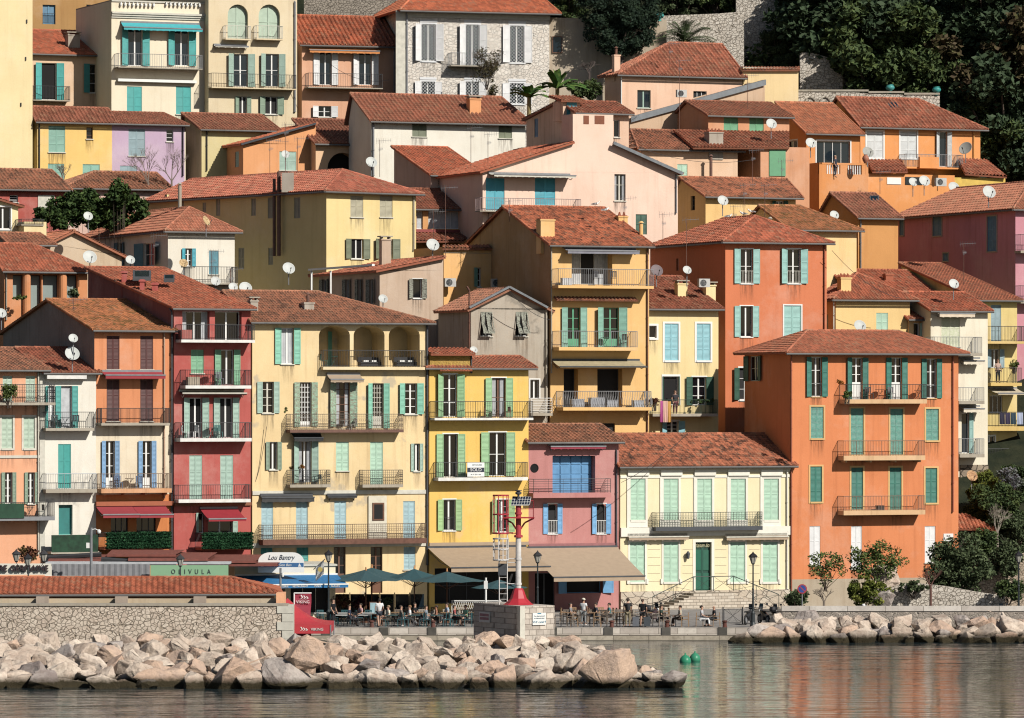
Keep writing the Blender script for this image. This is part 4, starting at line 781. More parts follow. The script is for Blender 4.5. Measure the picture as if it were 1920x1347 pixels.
# orange terrace house
H = House('town_villa', 'orange villa wing with a balustraded terrace and wide glass doors', 'house', 1512, 1612, 250, 386, 22, sx=1458, wall=sw('#e4954c', .2), roofm='bright'); H.roofm = tiles('#c06c48', '#a85838', moss=.2); H.par(193, b=H.d, mono=True, pitch=.24, amp=.04, course=.36); H.skylight(1504, 1532, 196, 207, 4.6, 5.6)
H.win(1531, 1594, 264, 308, nx=4, nz=0, pane='bglass', sur=M['white'], name='glazed_door', sill=False)
a, b, z0, z1 = H.rect(1536, 1628, 305, 375, 'f', 3.0); MB().box(a, b, -3.0, 0, 0, z1 - .9).build('terrace', H.wall, H.root); mb = MB(); z2 = z1 - .9; mb.box(a, b, -3.0, -2.8, z1 - .15, z1).box(a, a + .25, -3, 0, z2, z1).box(b - .25, b, -3, 0, z2, z1)
wA = b - a
for k, (f0, f1) in enumerate(((0, .14), (.43, .57), (.87, 1))): mb.box(a + wA * f0, a + wA * f1, -2.99, -2.82, z2, z1 - .15)
mb.build('parapet', H.wall, H.root); mb = MB()
for f0, f1 in ((.15, .42), (.58, .86)):
    for k in range(6): u = a + wA * (f0 + (f1 - f0) * (k + .5) / 6); mb.tube((u, -2.9, z2), (u, -2.9, z1 - .15), .06, 8, .05)
mb.build('balustrade', M['white'], H.root); H.win(1475, 1495, 263, 305, nx=2, face='l', sur=M['white'], pane='bglass'); H.done()
H = House('town_villa', 'orange villa with white shutters and a hipped barrel tile roof below the wood', 'house', 1613, 1838, 238, 390, 22, d=8, wall=sw('#ec9c50', .15), roofm='dark'); H.roofm = tiles('#ac6048', '#8c4838', moss=.15, pale=.3); H.par(183, b=4, l='g', r=1722, pitch=.34, amp=.08, o=.5); H.skylight(1665, 1683, 194, 205, 2.6, 3.4)
for x0, x1 in ((1625, 1656), (1688, 1719)): H.shut(x0, x1, 246, 297, SH['silver'], sur=M['white'], st_t=.12)
H.win(1761, 1776, 247, 313, sh=SH['silver'], nx=1, nz=0, sur=M['white'], pane='bglass', name='french_window', sill=False)
H.balc(1700, 1806, 289, 313, 318, 1.4, slab=H.wall, rail=M['grey']); H.wbox(1707, 1743, 296, 318, 1.4, 1.7, H.wall, 'planter_wall'); H.roofpoly([(1636, 322, -3.4), (1702, 322, -3.4), (1690, 300, -.1), (1624, 300, -.1)], pitch=.32, amp=.08, mat=H.roofm)
H.roofpoly([(1810, 326, -3.4), (1888, 332, -3.4), (1850, 300, -.1), (1796, 300, -.1)], pitch=.32, amp=.08, mat=H.roofm); a, b, z0, z1 = H.rect(1628, 1790, 326, 355, 'f', 3.0); MB().box(a, b, -3, 0, 0, z1).build('lower_wing', H.wall, H.root)
H.wbox(1632, 1658, 336, 349, 3.0, 3.05, M['white'], 'window_frame'); H.wbox(1666, 1698, 335, 350, 3.0, 3.05, M['bglass'], 'window'); a, b, z0, z1 = H.rect(1790, 1885, 333, 360, 'f', 3.0); MB().box(a, b, -3, 0, 0, z1).build('veranda', paint('#e8c040'), H.root)
H.pipe(1826, 245, 300, paint('#e8a040')); H.done()
# left upper
H = House('town_house', 'brick red house with a brown roof at the left edge above the leafy hedge', 'house', -60, 122, 353, 363, 22, d=8, wall=sw('#b85448', .3), roofm='brown'); H.par(316, b=4, r=97, pitch=.3, amp=.06); H.win(18, 34, 366, 380, nx=1, pane='dark'); H.wbox(71, 102, 366, 408, 0, .06, M['offwhite'], 'blind_panel'); H.done()
H = House('town_house', 'low house under a dark barrel tile roof behind the leafy hedge', 'house', 128, 318, 352, 371, 22, d=8, wall=sw('#dcb8a8', .4), roofm='brown'); H.par(322, b=4, l=176, pitch=.3, amp=.07); H.done()
H = House('apartment_tower', 'plain pale yellow tower wall filling the top left corner', 'building', -180, 61, -60, 375, 22, d=10, wall=sw('#f0dca4', .12)); 
for x, y in ((50, 40), (48, 110), (39, 196)): H.wbox(x - 1, x + 1, y - 3, y + 4, 0, .08, M['iron'], 'wall_anchor')
MB().box(0, H.w, 0, H.d, H.zt, H.zt + .1).build('roof', M['slab'], H.root); H.done()
H = House('town_house', 'yellow house with mint shutters beside the lavender house, upper left', 'house', 70, 210, 228, 379, 22, sx=58, wall=sw('#f4cc70', .12), roofm='dark'); H.roofm = tiles('#8c5044', '#704038', moss=.2); H.par(200, b=H.d * .9, mono=True, pitch=.3, amp=.07); H.shut(91, 122, 236, 286, SH['mid']); H.shut(90, 120, 307, 340, SH['mid']); H.shut(155, 187, 308, 340, SH['mid']); H.win(162, 174, 239, 261, nx=1, fm='brownwood'); H.pipe(74, 232, 320, M['iron']); H.done(); yh = H
H = House('town_house', 'lavender house with bluish shutters and a bare tree in front, upper left', 'house', 210, 346, 231, yh.Yend(), 22, d=6, wall=sw('#c4a8c4', .15), roofm='dark'); H.roofm = yh.roofm; H.par(210, b=5, mono=True, pitch=.3, amp=.07); H.shut(241, 272, 242, 293, SH['pblue']); H.shut(225, 257, 311, 345, SH['pblue']); H.win(312, 325, 243, 266, nx=1); H.pipe(343, 235, 330, M['iron']); H.done()
H = House('town_house', 'khaki house with a barrel tile roof right of the lavender house', 'house', 378, 520, 242, 383, 22, sx=348, wall=sw('#dccc90', .3), roofm='dark'); H.roofm = yh.roofm; H.par(213, b=4.5, pitch=.3, amp=.07); H.pipe(388, 248, 320, M['iron']); H.done()
H = House('town_house', 'orange house with a one sided sloping roof behind the tangle of antennas', 'house', 456, 592, 268, 380, 22, sx=392, wall=sw('#eca468', .15), roofm='bright'); H.perp(592, 232, yl=268, yr=232, pitch=.26); mb = MB(); mb.path([H.L(452, 271, -.4), H.L(592, 232, -.4)], .1, 4); mb.build('verge_trim', M['dgrey'], H.root)
H.shut(524, 556, 284, 320, SH['sage']); 
for x0, x1 in ((405, 411), (441, 448)): H.win(x0, x1, 284, 314, sh=SH['sage'], st='closed', face='l')
H.done()
H = House('town_house', 'peach house with a dark arched opening under a barrel tile roof', 'house', 592, 690, 269, 381, 22, d=5, wall=sw('#f0c498', .15), roofm='dark'); H.roofm = yh.roofm; H.par(224, b=4.5, mono=True, pitch=.3, amp=.08); H.win(614, 671, 286, 330, nx=1, nz=0, arch=1.0, pane='dark', dep=1.0, fm='brownwood', name='arched_opening', sill=False); H.done()
H = House('town_house', 'long white house with a red barrel tile roof and an orange chimney', 'house', 696, 985, 227, 377, 22, sx=654, wall=stucco('#efeadb', .3, seed=21, patch='#c4c4bc'), roofm='dark'); H.roofm = tiles('#a04c3c', '#803830', moss=.1); H.par(176, b=4.2, r=940, pitch=.34, amp=.08, o=.5)
H.chim(881, 902, 187, 218, 1.2, sw('#eca468'), 'slab'); H.win(773, 800, 231, 257, sh=SH['olive'], st='closed', fm='brownwood'); H.win(935, 960, 232, 260, sh=SH['olive'], st='closed'); H.win(771, 789, 283, 340, sh=SH['greenb'], nx=2, nz=1); H.pipe(700, 235, 330, M['grey'], .09); H.done()
# =============== TOP ROW ===============
H = House('apartment_house', 'shaded ochre brown apartment house with blue doors behind the red tiled roof', 'house', 30, 215, -60, 404, 22, d=8, wall=sw('#b88c50', .3)); BD = paint('#5c9cc0', .6)
for x0, x1, y1 in ((80, 104, 46), (162, 186, 60)): H.win(x0, x1, 9, y1, nx=2, nz=1, pane=paint('#5c8cac', .5, name='door_leaf'), fm=BD, name='french_window', bars=M['iron'])
MB().box(0, H.w, 0, H.d, H.zt, H.zt + .1).build('roof', M['slab'], H.root); H.done()
H = House('town_house', 'peach house with turquoise shutters and a stepped red roof at top left', 'house', 56, 208, 100, 394, 22, d=7, wall=sw('#e8c4a0', .3), roofm='bright'); H.par(56, b=6, mono=True, pitch=.22, amp=.03)
H.win(78, 106, 118, 188, sh=SH['turq'], nx=1, nz=0, pane='dark', sw=.95, name='french_window', sill=False); H.win(168, 193, 120, 175, sh=SH['turq'], nx=2, nz=2); H.balc(62, 132, 161, 187, 190, 1.0); H.chim(128, 150, 67, 89, 1.5, M['concrete'], 'slab'); H.done()
H = House('apartment_house', 'cream apartment house with a turquoise awning over two glazed doors', 'house', 209, 388, 2, 392, 22, d=10, wall=sw('#f0e4c8', .15)); H.cornice(.5, .3, z=H.L(209, 22).z); H.band(209, 388, 3, 6, M['offwhite'], .1)
MB().box(0, H.w, 0, H.d, H.zt, H.zt + .1).build('roof', M['slab'], H.root); mb = MB()
for x0, x1 in ((222, 291), (307, 377)):
    a, b, z0, z1 = H.rect(x0, x1, 4, 14)
    for k in range(9): u = a + (b - a) * (k + .5) / 9; mb.lathe((u, -.18, z0), [(.06, 0), (.1, .12), (.05, .3), (.08, z1 - z0)], 8)
mb.build('balustrade', M['white'], H.root)
H.awn(226, 373, 41, 51, .9, paint('#38b4bc', .8, .05), .2)
for x0, x1 in ((240, 267), (327, 354)): H.win(x0, x1, 52, 124, sh=SH['turq'], nx=2, nz=0, name='glazed_door', pane='bglass', sill=False, sw=.95)
H.balc(222, 380, 100, 125, 129, 1.2, rail=M['grey'], gap=.15); H.wbox(219, 366, 148, 157, 0, .4, M['white'], 'awning_box')
for x0 in (238, 330): H.shut(x0, x0 + 28, 162, 215, SH['turq'], slats=False)
H.pipe(386, 20, 210, M['dgrey']); H.done()
H = House('apartment_house', 'beige apartment house with arched upper windows and towels on its balcony', 'house', 391, 557, -50, 394, 22, d=10, wall=sw('#e4d2ac', .35)); MB().box(0, H.w, 0, H.d, H.zt, H.zt + .1).build('roof', M['slab'], H.root)
for x0, x1 in ((427, 465), (485, 525)): H.win(x0, x1, 8, 76, arch=1.0, nx=2, nz=1, pane=SH['pale'], fm=SH['pale'], dep=.35, name='french_window', sill=False); H.balc(x0 - 4, x1 + 6, 48, 72, 76, .7, slab=H.wall, rail=M['offwhite'])
for x0, x1 in ((438, 465), (498, 523)): H.win(x0, x1, 101, 163, sh=SH['sage'], nx=2, nz=1, name='french_window', pane='bglass', sw=.9, sill=False)
H.balc(397, 556, 137, 163, 168, 1.0, slab=H.wall, gap=.14)
for x0, x1 in ((448, 463), (497, 520)): H.win(x0, x1, 181, 215, sh=SH['greyg'], nx=2, nz=0, pane='dark')
H.awn(400, 462, 84, 86, .5, M['offwhite'], .1); H.pipe(553, 5, 210, M['grey'], .08); H.done()
H = House('town_house', 'salmon house with white shutters, a long balcony and an orange awning', 'house', 566, 744, 84, 398, 16, d=8, wall=sw('#e4ac88', .25), roofm='bright'); H.roofm = tiles('#b85c3c', '#94442e', moss=.2); H.par(29, b=5, pitch=.38, amp=.1, o=.5, og=.3)
H.awn(577, 708, 88, 94, .7, paint('#e08c40', .8), .2)
for x0, x1 in ((599, 622), (673, 697)): H.win(x0, x1, 98, 160, sh=SH['white'], nx=2, nz=0, name='french_window', pane='bglass', sill=False)
H.balc(578, 718, 137, 163, 167, 1.2, gap=.15); H.win(597, 621, 199, 220, sh=SH['white'], nx=2, nz=1); H.pipe(739, 90, 172, M['grey']); H.done()
H = House('stone_house', 'pale rubble stone house with tall white shutters and lattice window grilles', 'house', 763, 1030, 20, 398, 16, d=9, wall=stonewall('#f0e8dc', '#dcd0c2', '#ece6dc', 3.2, .03), roofm='bright'); H.roofm = tiles('#c4643c', '#ac5030', moss=.1); H.par(-24, b=5, pitch=.22, amp=.03, l=790, r=1000, o=.8); H.cornice(.55, .3)
H.band(742, 763, 20, 180, M['offwhite'], .05, 'corner_pilaster')
LW = paint('#e4e6e8', .6, .03)
def lattice(H, wo, x0, x1, y0, y1):
    a, b, z0, z1 = H.rect(x0, x1, y0, y1); mb = MB(); s = .28; n = int((b - a + z1 - z0) / s) + 1
    for k in range(n):
        for sg in (1, -1):
            c = k * s; P = []
            # line x - a = t, z - z0 = c - t (or mirrored)
            t0, t1 = max(0, c - (z1 - z0)), min(b - a, c)
            if t1 > t0 + .02: xa, xb = (a + t0, a + t1) if sg > 0 else (b - t0, b - t1); mb.tube((xa, -.05, z0 + c - t0), (xb, -.05, z0 + c - t1), .018, 4)
    mb.build('grille', LW, wo)
for x0, x1, y0, y1 in ((790, 817, 45, 115), (873, 899, 46, 124), (956, 983, 48, 118), (790, 815, 153, 190), (873, 898, 153, 190), (956, 983, 156, 195)):
    wo = H.win(x0, x1, y0, y1, sh=SH['white'], nx=2, nz=0, pane='bglass', sw=1.05, sur=LW, st_t=.12); lattice(H, wo, x0, x1, y0, y1); H.wbox(x0 - 3, x1 + 3, y0 - 8, y0 - 3, 0, .05, LW, 'lintel')
H.balc(846, 940, 99, 122, 126, 1.1, rail=M['grey']); H.pipe(763, 22, 180, M['grey'], .08); H.done()
H = House('town_house', 'pinkish house with a tiled hip roof and wall air conditioner under the conifer', 'house', 1163, 1392, 140, 388, 22, sx=1134, wall=sw('#f0c4a4', .3), roofm='dark'); H.roofm = tiles('#b06450', '#8c4a3e', moss=.25); H.par(80, b=4.5, l=1255, r='g', pitch=.34, amp=.08)
H.win(1195, 1220, 169, 203, nx=2, nz=0, fm=SH['sage'], pane='bglass'); H.win(1300, 1325, 171, 186, nx=3, nz=0, pane='dark'); H.pipe(1165, 145, 195, M['white']); H.chim(1152, 1163, 105, 125, 1.0, H.wall, 'pipe') ; H.done()
H = House('town_house', 'cream flat roofed annex with a terrace railing right of the pinkish house', 'house', 1393, 1497, 128, 392, 22, d=6, wall=sw('#e8cc94', .3)); H.roofpoly([(1392, 131, -.3), (1500, 131, -.3), (1500, 126, .5), (1392, 126, .5)], mat=RT['brown']); MB().box(0, H.w, 0, H.d, H.zt, H.zt + .1).build('roof', M['slab'], H.root); H.balc(1400, 1492, 118, 128, 129, -.6, rail=M['iron']) if False else None
H.done()
H = House('garden_wall_house', 'beige lean-to wall with a long sloping grey zinc coping', 'building', 1181, 1434, 222, 384, 22, d=4, wall=sw('#d4b494', .6)); H.zt = H.L(1181, 222).z; t = H.L(1434, 152); H.top = [(0, H.zt), (H.w, H.zt), (H.w, t.z)]; mb = MB(); a, b = Vector((0, 0, H.zt)), Vector((H.w, 0, t.z))
for dy in (0,): mb.poly([a + Vector((0, -.25, .1)), b + Vector((0, -.25, .1)), b + Vector((0, .5, .1)), a + Vector((0, .5, .1))]); mb.poly([a + Vector((0, -.25, .1)), b + Vector((0, -.25, .1)), b + Vector((0, -.25, -.35)), a + Vector((0, -.25, -.35))])
mb.build('coping', M['zinc'], H.root); MB().poly([(H.w, 0, 0), (H.w, 4, 0), (H.w, 4, t.z), (H.w, 0, t.z)]).poly([(0, 4, 0), (H.w, 4, 0), (H.w, 4, t.z), (0, 4, H.zt)]).build('wall', H.wall, H.root); H.done()
# =============== LAND, WATER, QUAY, BREAKWATER ===============
def struct(mb, name, m, smooth=False): o = mb.build(name, m, None, smooth); o['kind'] = 'structure'; return o
t = NT('hillside_soil'); p = geo_pos(t); n = t.noise(p, .6, 6, .7); hill_m = t.out(t.mix(t.ramp(n, (.4, 0.), (.65, 1.)), hx('#242e1c', .6), hx('#3c4028', .6)), .95); t.bump(n, .8, .3)
mb = MB(); nx, ny = 70, 60
def hz(x, y): return ground(y) - .4 + (math.sin(x * .21 + y * .13) * .8 + math.sin(x * .07 - y * .3) * .7) * min(1, max(0, (y - 345) / 30)) + max(0, x - 34) * .12 * min(1, max(0, (y - 340) / 12))
G = [[(-110 + 240 * i / nx, 334 + 230 * (j / ny) ** 1.2) for i in range(nx + 1)] for j in range(ny + 1)]
for j in range(ny):
    for i in range(nx): mb.poly([(x, y, hz(x, y)) for x, y in (G[j][i], G[j][i + 1], G[j + 1][i + 1], G[j + 1][i])])
struct(mb, 'hillside', hill_m, True)
t = NT('sea_water'); p = geo_pos(t); n1 = t.noise(t.vmul(p, (.55, 1.0, 1)), .9, 4, .6); n2 = t.noise(t.vmul(p, (1.0, 1.6, 1)), 3.2, 3, .6); n3 = t.noise(t.vmul(p, (.4, 1, 1)), .28, 3); n4 = t.noise(t.vmul(p, (.22, 1, 1)), .75, 3, .6)
t.bump(t.math('ADD', t.math('ADD', t.math('MULTIPLY', n1, .3), t.math('MULTIPLY', n2, .055)), t.math('ADD', t.math('MULTIPLY', n3, 1.2), t.math('MULTIPLY', n4, .85))), 1.0, .11); t.b.inputs['Specular IOR Level'].default_value = .5; t.b.inputs['IOR'].default_value = 1.33
water_m = t.out(hx('#28363a'), .03); 
struct(MB().poly([(-400, 10, 0), (400, 10, 0), (400, 306, 0), (-400, 306, 0)]), 'water', water_m)
struct(MB().poly([(-400, 10, -3), (400, 10, -3), (400, 310, -3), (-400, 310, -3)]), 'seabed', paint('#4c4840', .9))
def blocks(h1, h2, mort, bw=1.2, bh=.38, off=.5, vert=True, dark=.3):
    t = NT('cut_stone'); p = geo_pos(t); s = t.n('SeparateXYZ'); t.l(p, s.inputs[0]); cb = t.n('CombineXYZ'); t.l(t.math('ADD', s.outputs[0], t.math('MULTIPLY', s.outputs[1], .35)), cb.inputs[0]); t.l(s.outputs[2] if vert else s.outputs[1], cb.inputs[1])
    b = t.n('TexBrick'); b.offset = off; b.inputs['Scale'].default_value = 1; b.inputs['Brick Width'].default_value = bw; b.inputs['Row Height'].default_value = bh; b.inputs['Mortar Size'].default_value = .018
    b.inputs['Color1'].default_value = hx(h1, .85); b.inputs['Color2'].default_value = hx(h2, .85); b.inputs['Mortar'].default_value = hx(mort, .8); t.l(cb.outputs[0], b.inputs['Vector'])
    n = t.noise(p, 2.2, 6, .7); col = t.mix(t.math('MULTIPLY', t.ramp(n, (.45, 0.), (.7, 1.)), dark), b.outputs[0], hx('#6c6254')); t.bump(t.math('SUBTRACT', n, b.outputs['Fac']), .6, .03); return t.out(col, .9)
quay_m = blocks('#dcd2c4', '#b8aca0', '#8c8478'); pave_m = blocks('#a09c98', '#8c8884', '#706c68', 1.0, .6, vert=False)
xq = at(1445, 1180, 300).x
struct(MB().box(-90, xq, 300, 352, -3, .745), 'quay_pavement', pave_m); struct(MB().box(xq + .004, 90, 303.2, 352, -3, .60), 'road', paint('#6c6864', .9, .1))
struct(MB().box(-90, xq, 299.6, 299.995, .32, .78), 'quay_edge', quay_m); struct(MB().box(-90, xq, 299.35, 299.59, -2, .3), 'quay_wall', blocks('#c4b8a4', '#a89c88', '#6c6458', 2.2, .3, dark=.6))
fen = MB().box(-.28, .28, -.06, .02, -.0, .5).build('quay_fender', paint('#5c5850', .9, .2), None); tag(fen, 'dark timber fender block set into the pale quay edge', 'fender', 'fender blocks along the quay'); k0 = 0
for px in (612, 720, 810, 915, 1036, 1141, 1249, 1355):
    o = fen if k0 == 0 else fen.copy(); k0 += 1
    if o is not fen: C.objects.link(o)
    q = at(px, 1186, 299.6); o.location = (q.x, 299.6, .3)
bol = MB().lathe((0, 0, 0), [(.16, 0), (.14, .05), (.11, .3), (.17, .36), (.17, .42), (0, .46)], 12).build('mooring_bollard', paint('#6c3424', .8, .3)); k0 = 0
for px, lab in ((697, 'rusty mooring bollard on the quay in front of the teal cafe chairs'), (812, 'rusty mooring bollard on the quay edge beside the shirtless diner'), (1147, 'rusty mooring bollard on the quay left of the standing man with a backpack'), (1251, 'rusty mooring bollard on the quay edge in front of the tan chairs'), (1359, 'rusty mooring bollard on the open quay edge, nearest the street lamp')):
    o = bol if k0 == 0 else bol.copy(); k0 += 1
    if o is not bol: C.objects.link(o)
    o.location = (at(px, 1178, 300.5).x, 300.5, .745); tag(o, lab, 'bollard', 'mooring bollards')
# sea wall on the pier, its capping and the long low building
rub = stonewall('#e4d4c0', '#ccb8a4', '#a89884', 3.9, .05, dark=.15); xr = at(550, 1150, 265).x; xl = -32
sw_ = thing('sea_wall', 'pale rubble stone sea wall behind the breakwater boulders on the left', 'wall', (0, 265, 0)); MB().box(xl, xr - .3, 0, 1.2, 0, 3.62).build('masonry', rub, sw_)
MB().box(xl, xr - .28, -.06, 1.26, 3.622, 3.72).build('coping', M['slab'], sw_); mb = MB()
for k in range(7): mb.box(xr - (.62 if k % 2 else .9), xr, -.05, 1.25, .4 + k * .47, .4 + (k + 1) * .47 - .02)
mb.build('corner_stones', M['offwhite'], sw_)
H = House('harbour_shed', 'long low peach harbour building with a red tiled roof behind the sea wall', 'building', -80, 514, 1113, 269, 4, d=7, wall=sw('#f6b484', .1), roofm='pier', base=0.0)
H.par(1084, b=3.4, l='g', r=432, pitch=.31, amp=.05, o=.45, course=.4); H.done()
pw = thing('parapet_wall', 'beige parapet band with block pilasters in front of the long low building', 'wall', (0, 267.2, 0)); a, b = at(-80, 1123, 267.2), at(521, 1136, 267.2); MB().box(a.x, b.x, 0, .4, 2.8, a.z).build('band', sw('#ccb898', .4), pw)
for px in (-70, 80, 228, 375): c = at(px, 1122, 267); MB().box(c.x - .34, c.x + .34, -.5, -.004, 2.8, c.z + .1).build('pilaster', sw('#b0a090', .4), pw)
e0, e1 = at(515, 1112, 267), at(532, 1137, 267); MB().box(e0.x + .1, e1.x + .05, -.6, 1.4, 2.8, e0.z).build('end_block', sw('#f6b484', .1), pw)
# boulders
def rockmesh(seed, subd=2):
    r = random.Random(seed); bm = bmesh.new()
    for k in range(14): v = Vector((r.gauss(0, 1), r.gauss(0, 1), r.gauss(0, 1))).normalized() * r.uniform(.8, 1.05); bm.verts.new((v.x * .62, v.y * .5, v.z * .40))
    res = bmesh.ops.convex_hull(bm, input=bm.verts[:]); bmesh.ops.delete(bm, geom=[g for g in res['geom_interior'] if isinstance(g, bmesh.types.BMVert)], context='VERTS')
    bmesh.ops.dissolve_limit(bm, angle_limit=.2, verts=bm.verts[:], edges=bm.edges[:]); bmesh.ops.bevel(bm, geom=bm.edges[:], offset=.028, segments=2, affect='EDGES', profile=.6)
    bmesh.ops.triangulate(bm, faces=bm.faces[:]); bmesh.ops.subdivide_edges(bm, edges=[e for e in bm.edges if e.calc_length() > .16], cuts=2, use_grid_fill=True); bmesh.ops.triangulate(bm, faces=bm.faces[:])
    from mathutils import noise as N
    for v in bm.verts:
        q = v.co * 2.3 + Vector((seed, 0, 0)); v.co += v.co.normalized() * (N.noise(q) * .07 + abs(N.noise(q * 3)) * .06 + N.noise(q * 8) * .012)
        if v.co.length > .72: v.co *= .72 / v.co.length
    me = bpy.data.meshes.new('boulder'); bm.to_mesh(me); bm.free(); return me
def rockmat(name, h1, h2, h3):
    t = NT(name); p = geo_pos(t); oi = t.n('ObjectInfo').outputs['Random']; n = t.noise(p, .9, 7, .7); n2 = t.noise(p, 4, 8, .75)
    col = t.mix(oi, hx(h1, .85), hx(h2, .85)); col = t.mix(t.ramp(n, (.45, 0.), (.62, 1.)), col, hx(h3, .8)); col = t.mix(t.math('MULTIPLY', t.ramp(n2, (.5, 0.), (.66, 1.)), .38), col, hx('#6c5c54', .8))
    v = t.n('TexVoronoi', feature='DISTANCE_TO_EDGE'); v.inputs['Scale'].default_value = .8; t.l(t.vmul(p, (1, 1, 1.6)), v.inputs['Vector']); cr = t.ramp(v.outputs[0], (.0, 1.), (.025, 0.)); col = t.mix(t.math('MULTIPLY', cr, .12), col, hx('#5c4c44', .7))
    z = t.n('SeparateXYZ'); t.l(p, z.inputs[0]); wet = t.ramp(t.math('ADD', z.outputs[2], t.math('MULTIPLY', t.math('SUBTRACT', n2, .5), .5)), (.3, 1.), (.62, 0.)); col = t.mix(wet, col, hx('#3c3420', .8))
    t.bump(t.math('ADD', n2, n), .9, .13); return t.out(col, .88)
RM = [rockmat('limestone', '#e8d6c2', '#d0bca8', '#c8b09c'), rockmat('tan_limestone', '#e0c0a4', '#ccaa90', '#c8ac98'), rockmat('grey_limestone', '#c8bcb2', '#b0a49c', '#a09088')]
RK = [[rockmesh(100 + i) for i in range(9)], ] ; meshes = []
for k in range(3):
    row = []
    for i in range(9):
        m_ = RK[0][i].copy(); m_.materials.append(RM[k]); row.append(m_)
    meshes.append(row)
RL = {'b': ('pale limestone boulder piled on the harbour breakwater', 'tan brown limestone boulder piled on the harbour breakwater', 'grey weathered boulder piled on the harbour breakwater'),
      'q': ('pale limestone boulder heaped below the road parapet on the right', 'tan brown boulder heaped below the road parapet on the right', 'grey boulder heaped below the road parapet on the right')}
def boulder(x, y, z, s, kind, wh, sx=1.0, flat=1.0, label=None, rz=None):
    o = bpy.data.objects.new('boulder', rng.choice(meshes[kind])); C.objects.link(o); o.location = (x, y, z); o.scale = (s * sx, s, s * flat); o.rotation_euler = (rng.uniform(-.5, .5), rng.uniform(-.5, .5), rng.uniform(0, 6.28) if rz is None else rz)
    o['label'] = label or RL[wh][kind]; o['category'] = 'boulder'; o['group'] = ('breakwater boulders' if wh == 'b' else 'boulders below the road parapet') + (' pale', ' tan', ' grey')[kind]
    return o
core = stonewall('#8c8070', '#6c6054', '#3c3428', 1.5, .08)
def topfrac(px): return 1.0 if px < 1030 else max(.22, 1 - (px - 1030) / 330)
# rubble core so that no gap shows through
mb = MB(); P = [(at(px, 0, 256).x, topfrac(px)) for px in range(-120, 1262, 40)]
for (xa, fa), (xb, fb) in zip(P, P[1:]): mb.poly([(xa, 250.2, -1), (xb, 250.2, -1), (xb, 262, 1.75 * fb - .35), (xa, 262, 1.75 * fa - .35)]); mb.poly([(xa, 262, 1.75 * fa - .35), (xb, 262, 1.75 * fb - .35), (xb, 268, 1.5 * fb - .5), (xa, 268, 1.5 * fa - .5)]); mb.poly([(xa, 268, 1.5 * fa - .5), (xb, 268, 1.5 * fb - .5), (xb, 275, -1), (xa, 275, -1)])
struct(mb, 'breakwater_core', core)
for row in range(7):
    t_ = row / 6; px = -70 + rng.uniform(0, 40)
    while px < 1262:
        tf = topfrac(px); ok = t_ <= tf + .12; s = rng.uniform(1.0, 2.0) * (1.0 if row else 1.15) * (.7 if px > 1200 else 1) * (.85 if t_ > .8 else 1)
        y = 250.3 + 12.0 * t_ + rng.uniform(-.5, .5); z = .05 + 1.52 * t_ * min(1, tf + .1) + rng.uniform(-.12, .22)
        if ok and not (row >= 4 and 900 < px < 1035 and False): boulder(((px - CX) / F) * y, y, z, s, 0 if rng.random() < .74 else rng.choice((1, 1, 2)), 'b', rng.uniform(.95, 1.35), rng.uniform(.85, 1.25))
        px += s * 35 * rng.uniform(.62, .85)
for px, py, s, k, lab in ((435, 1272, 2.9, 1, 'large reddish brown boulder lying at the waterline, left half'), (540, 1275, 2.5, 2, 'big grey brown boulder at the waterline below the red tent'), (575, 1225, 2.2, 1, 'tall orange tan boulder leaning above the grey waterline boulder'), (1145, 1255, 2.6, 1, 'long tan boulder with a pinkish top near the breakwater tip'), (1268, 1275, 1.3, 2, 'low dark boulder at the very tip of the breakwater')):
    y = 249.6; q = at(px, py, y); boulder(q.x, y, q.z, s, k, 'b', 1.15, 1.0, lab, .2)
for row in range(4):
    px = 1392 if row == 0 else 1405 + row * 18
    while px < 1990:
        s = rng.uniform(1.05, 1.9) * (1.1 if row == 0 else 1); t_ = row / 3; y = 297.0 + 4.2 * t_ + rng.uniform(-.3, .3); z = .0 + 1.0 * t_ + rng.uniform(-.12, .2)
        boulder(((px - CX) / F) * y, y, z, s, rng.choice((0, 0, 0, 0, 1, 2)), 'q', rng.uniform(.9, 1.25), rng.uniform(.85, 1.2)); px += s * 30 * rng.uniform(.65, .95)
mb = MB(); x0, x1 = at(1390, 0, 299).x, 60; mb.poly([(x0, 297, -1), (x1, 297, -1), (x1, 303, .9), (x0 + 1, 303, .6)]); struct(mb, 'shore_core', core)
a = at(1467, 1137, 303).x
rp = thing('road_parapet', 'low stone road parapet with a pale coping above the right hand boulders', 'wall', (0, 303, 0)); MB().box(a, 62, 0, .5, -.5, 1.66).build('masonry', stonewall('#b0a498', '#988c80', '#c8bcac', 3.4, .05), rp); MB().box(a - .05, 62, -.06, .56, 1.662, 1.97).build('coping', blocks('#dcd4ca', '#c8beb4', '#8c8478', 2.4, .5), rp)
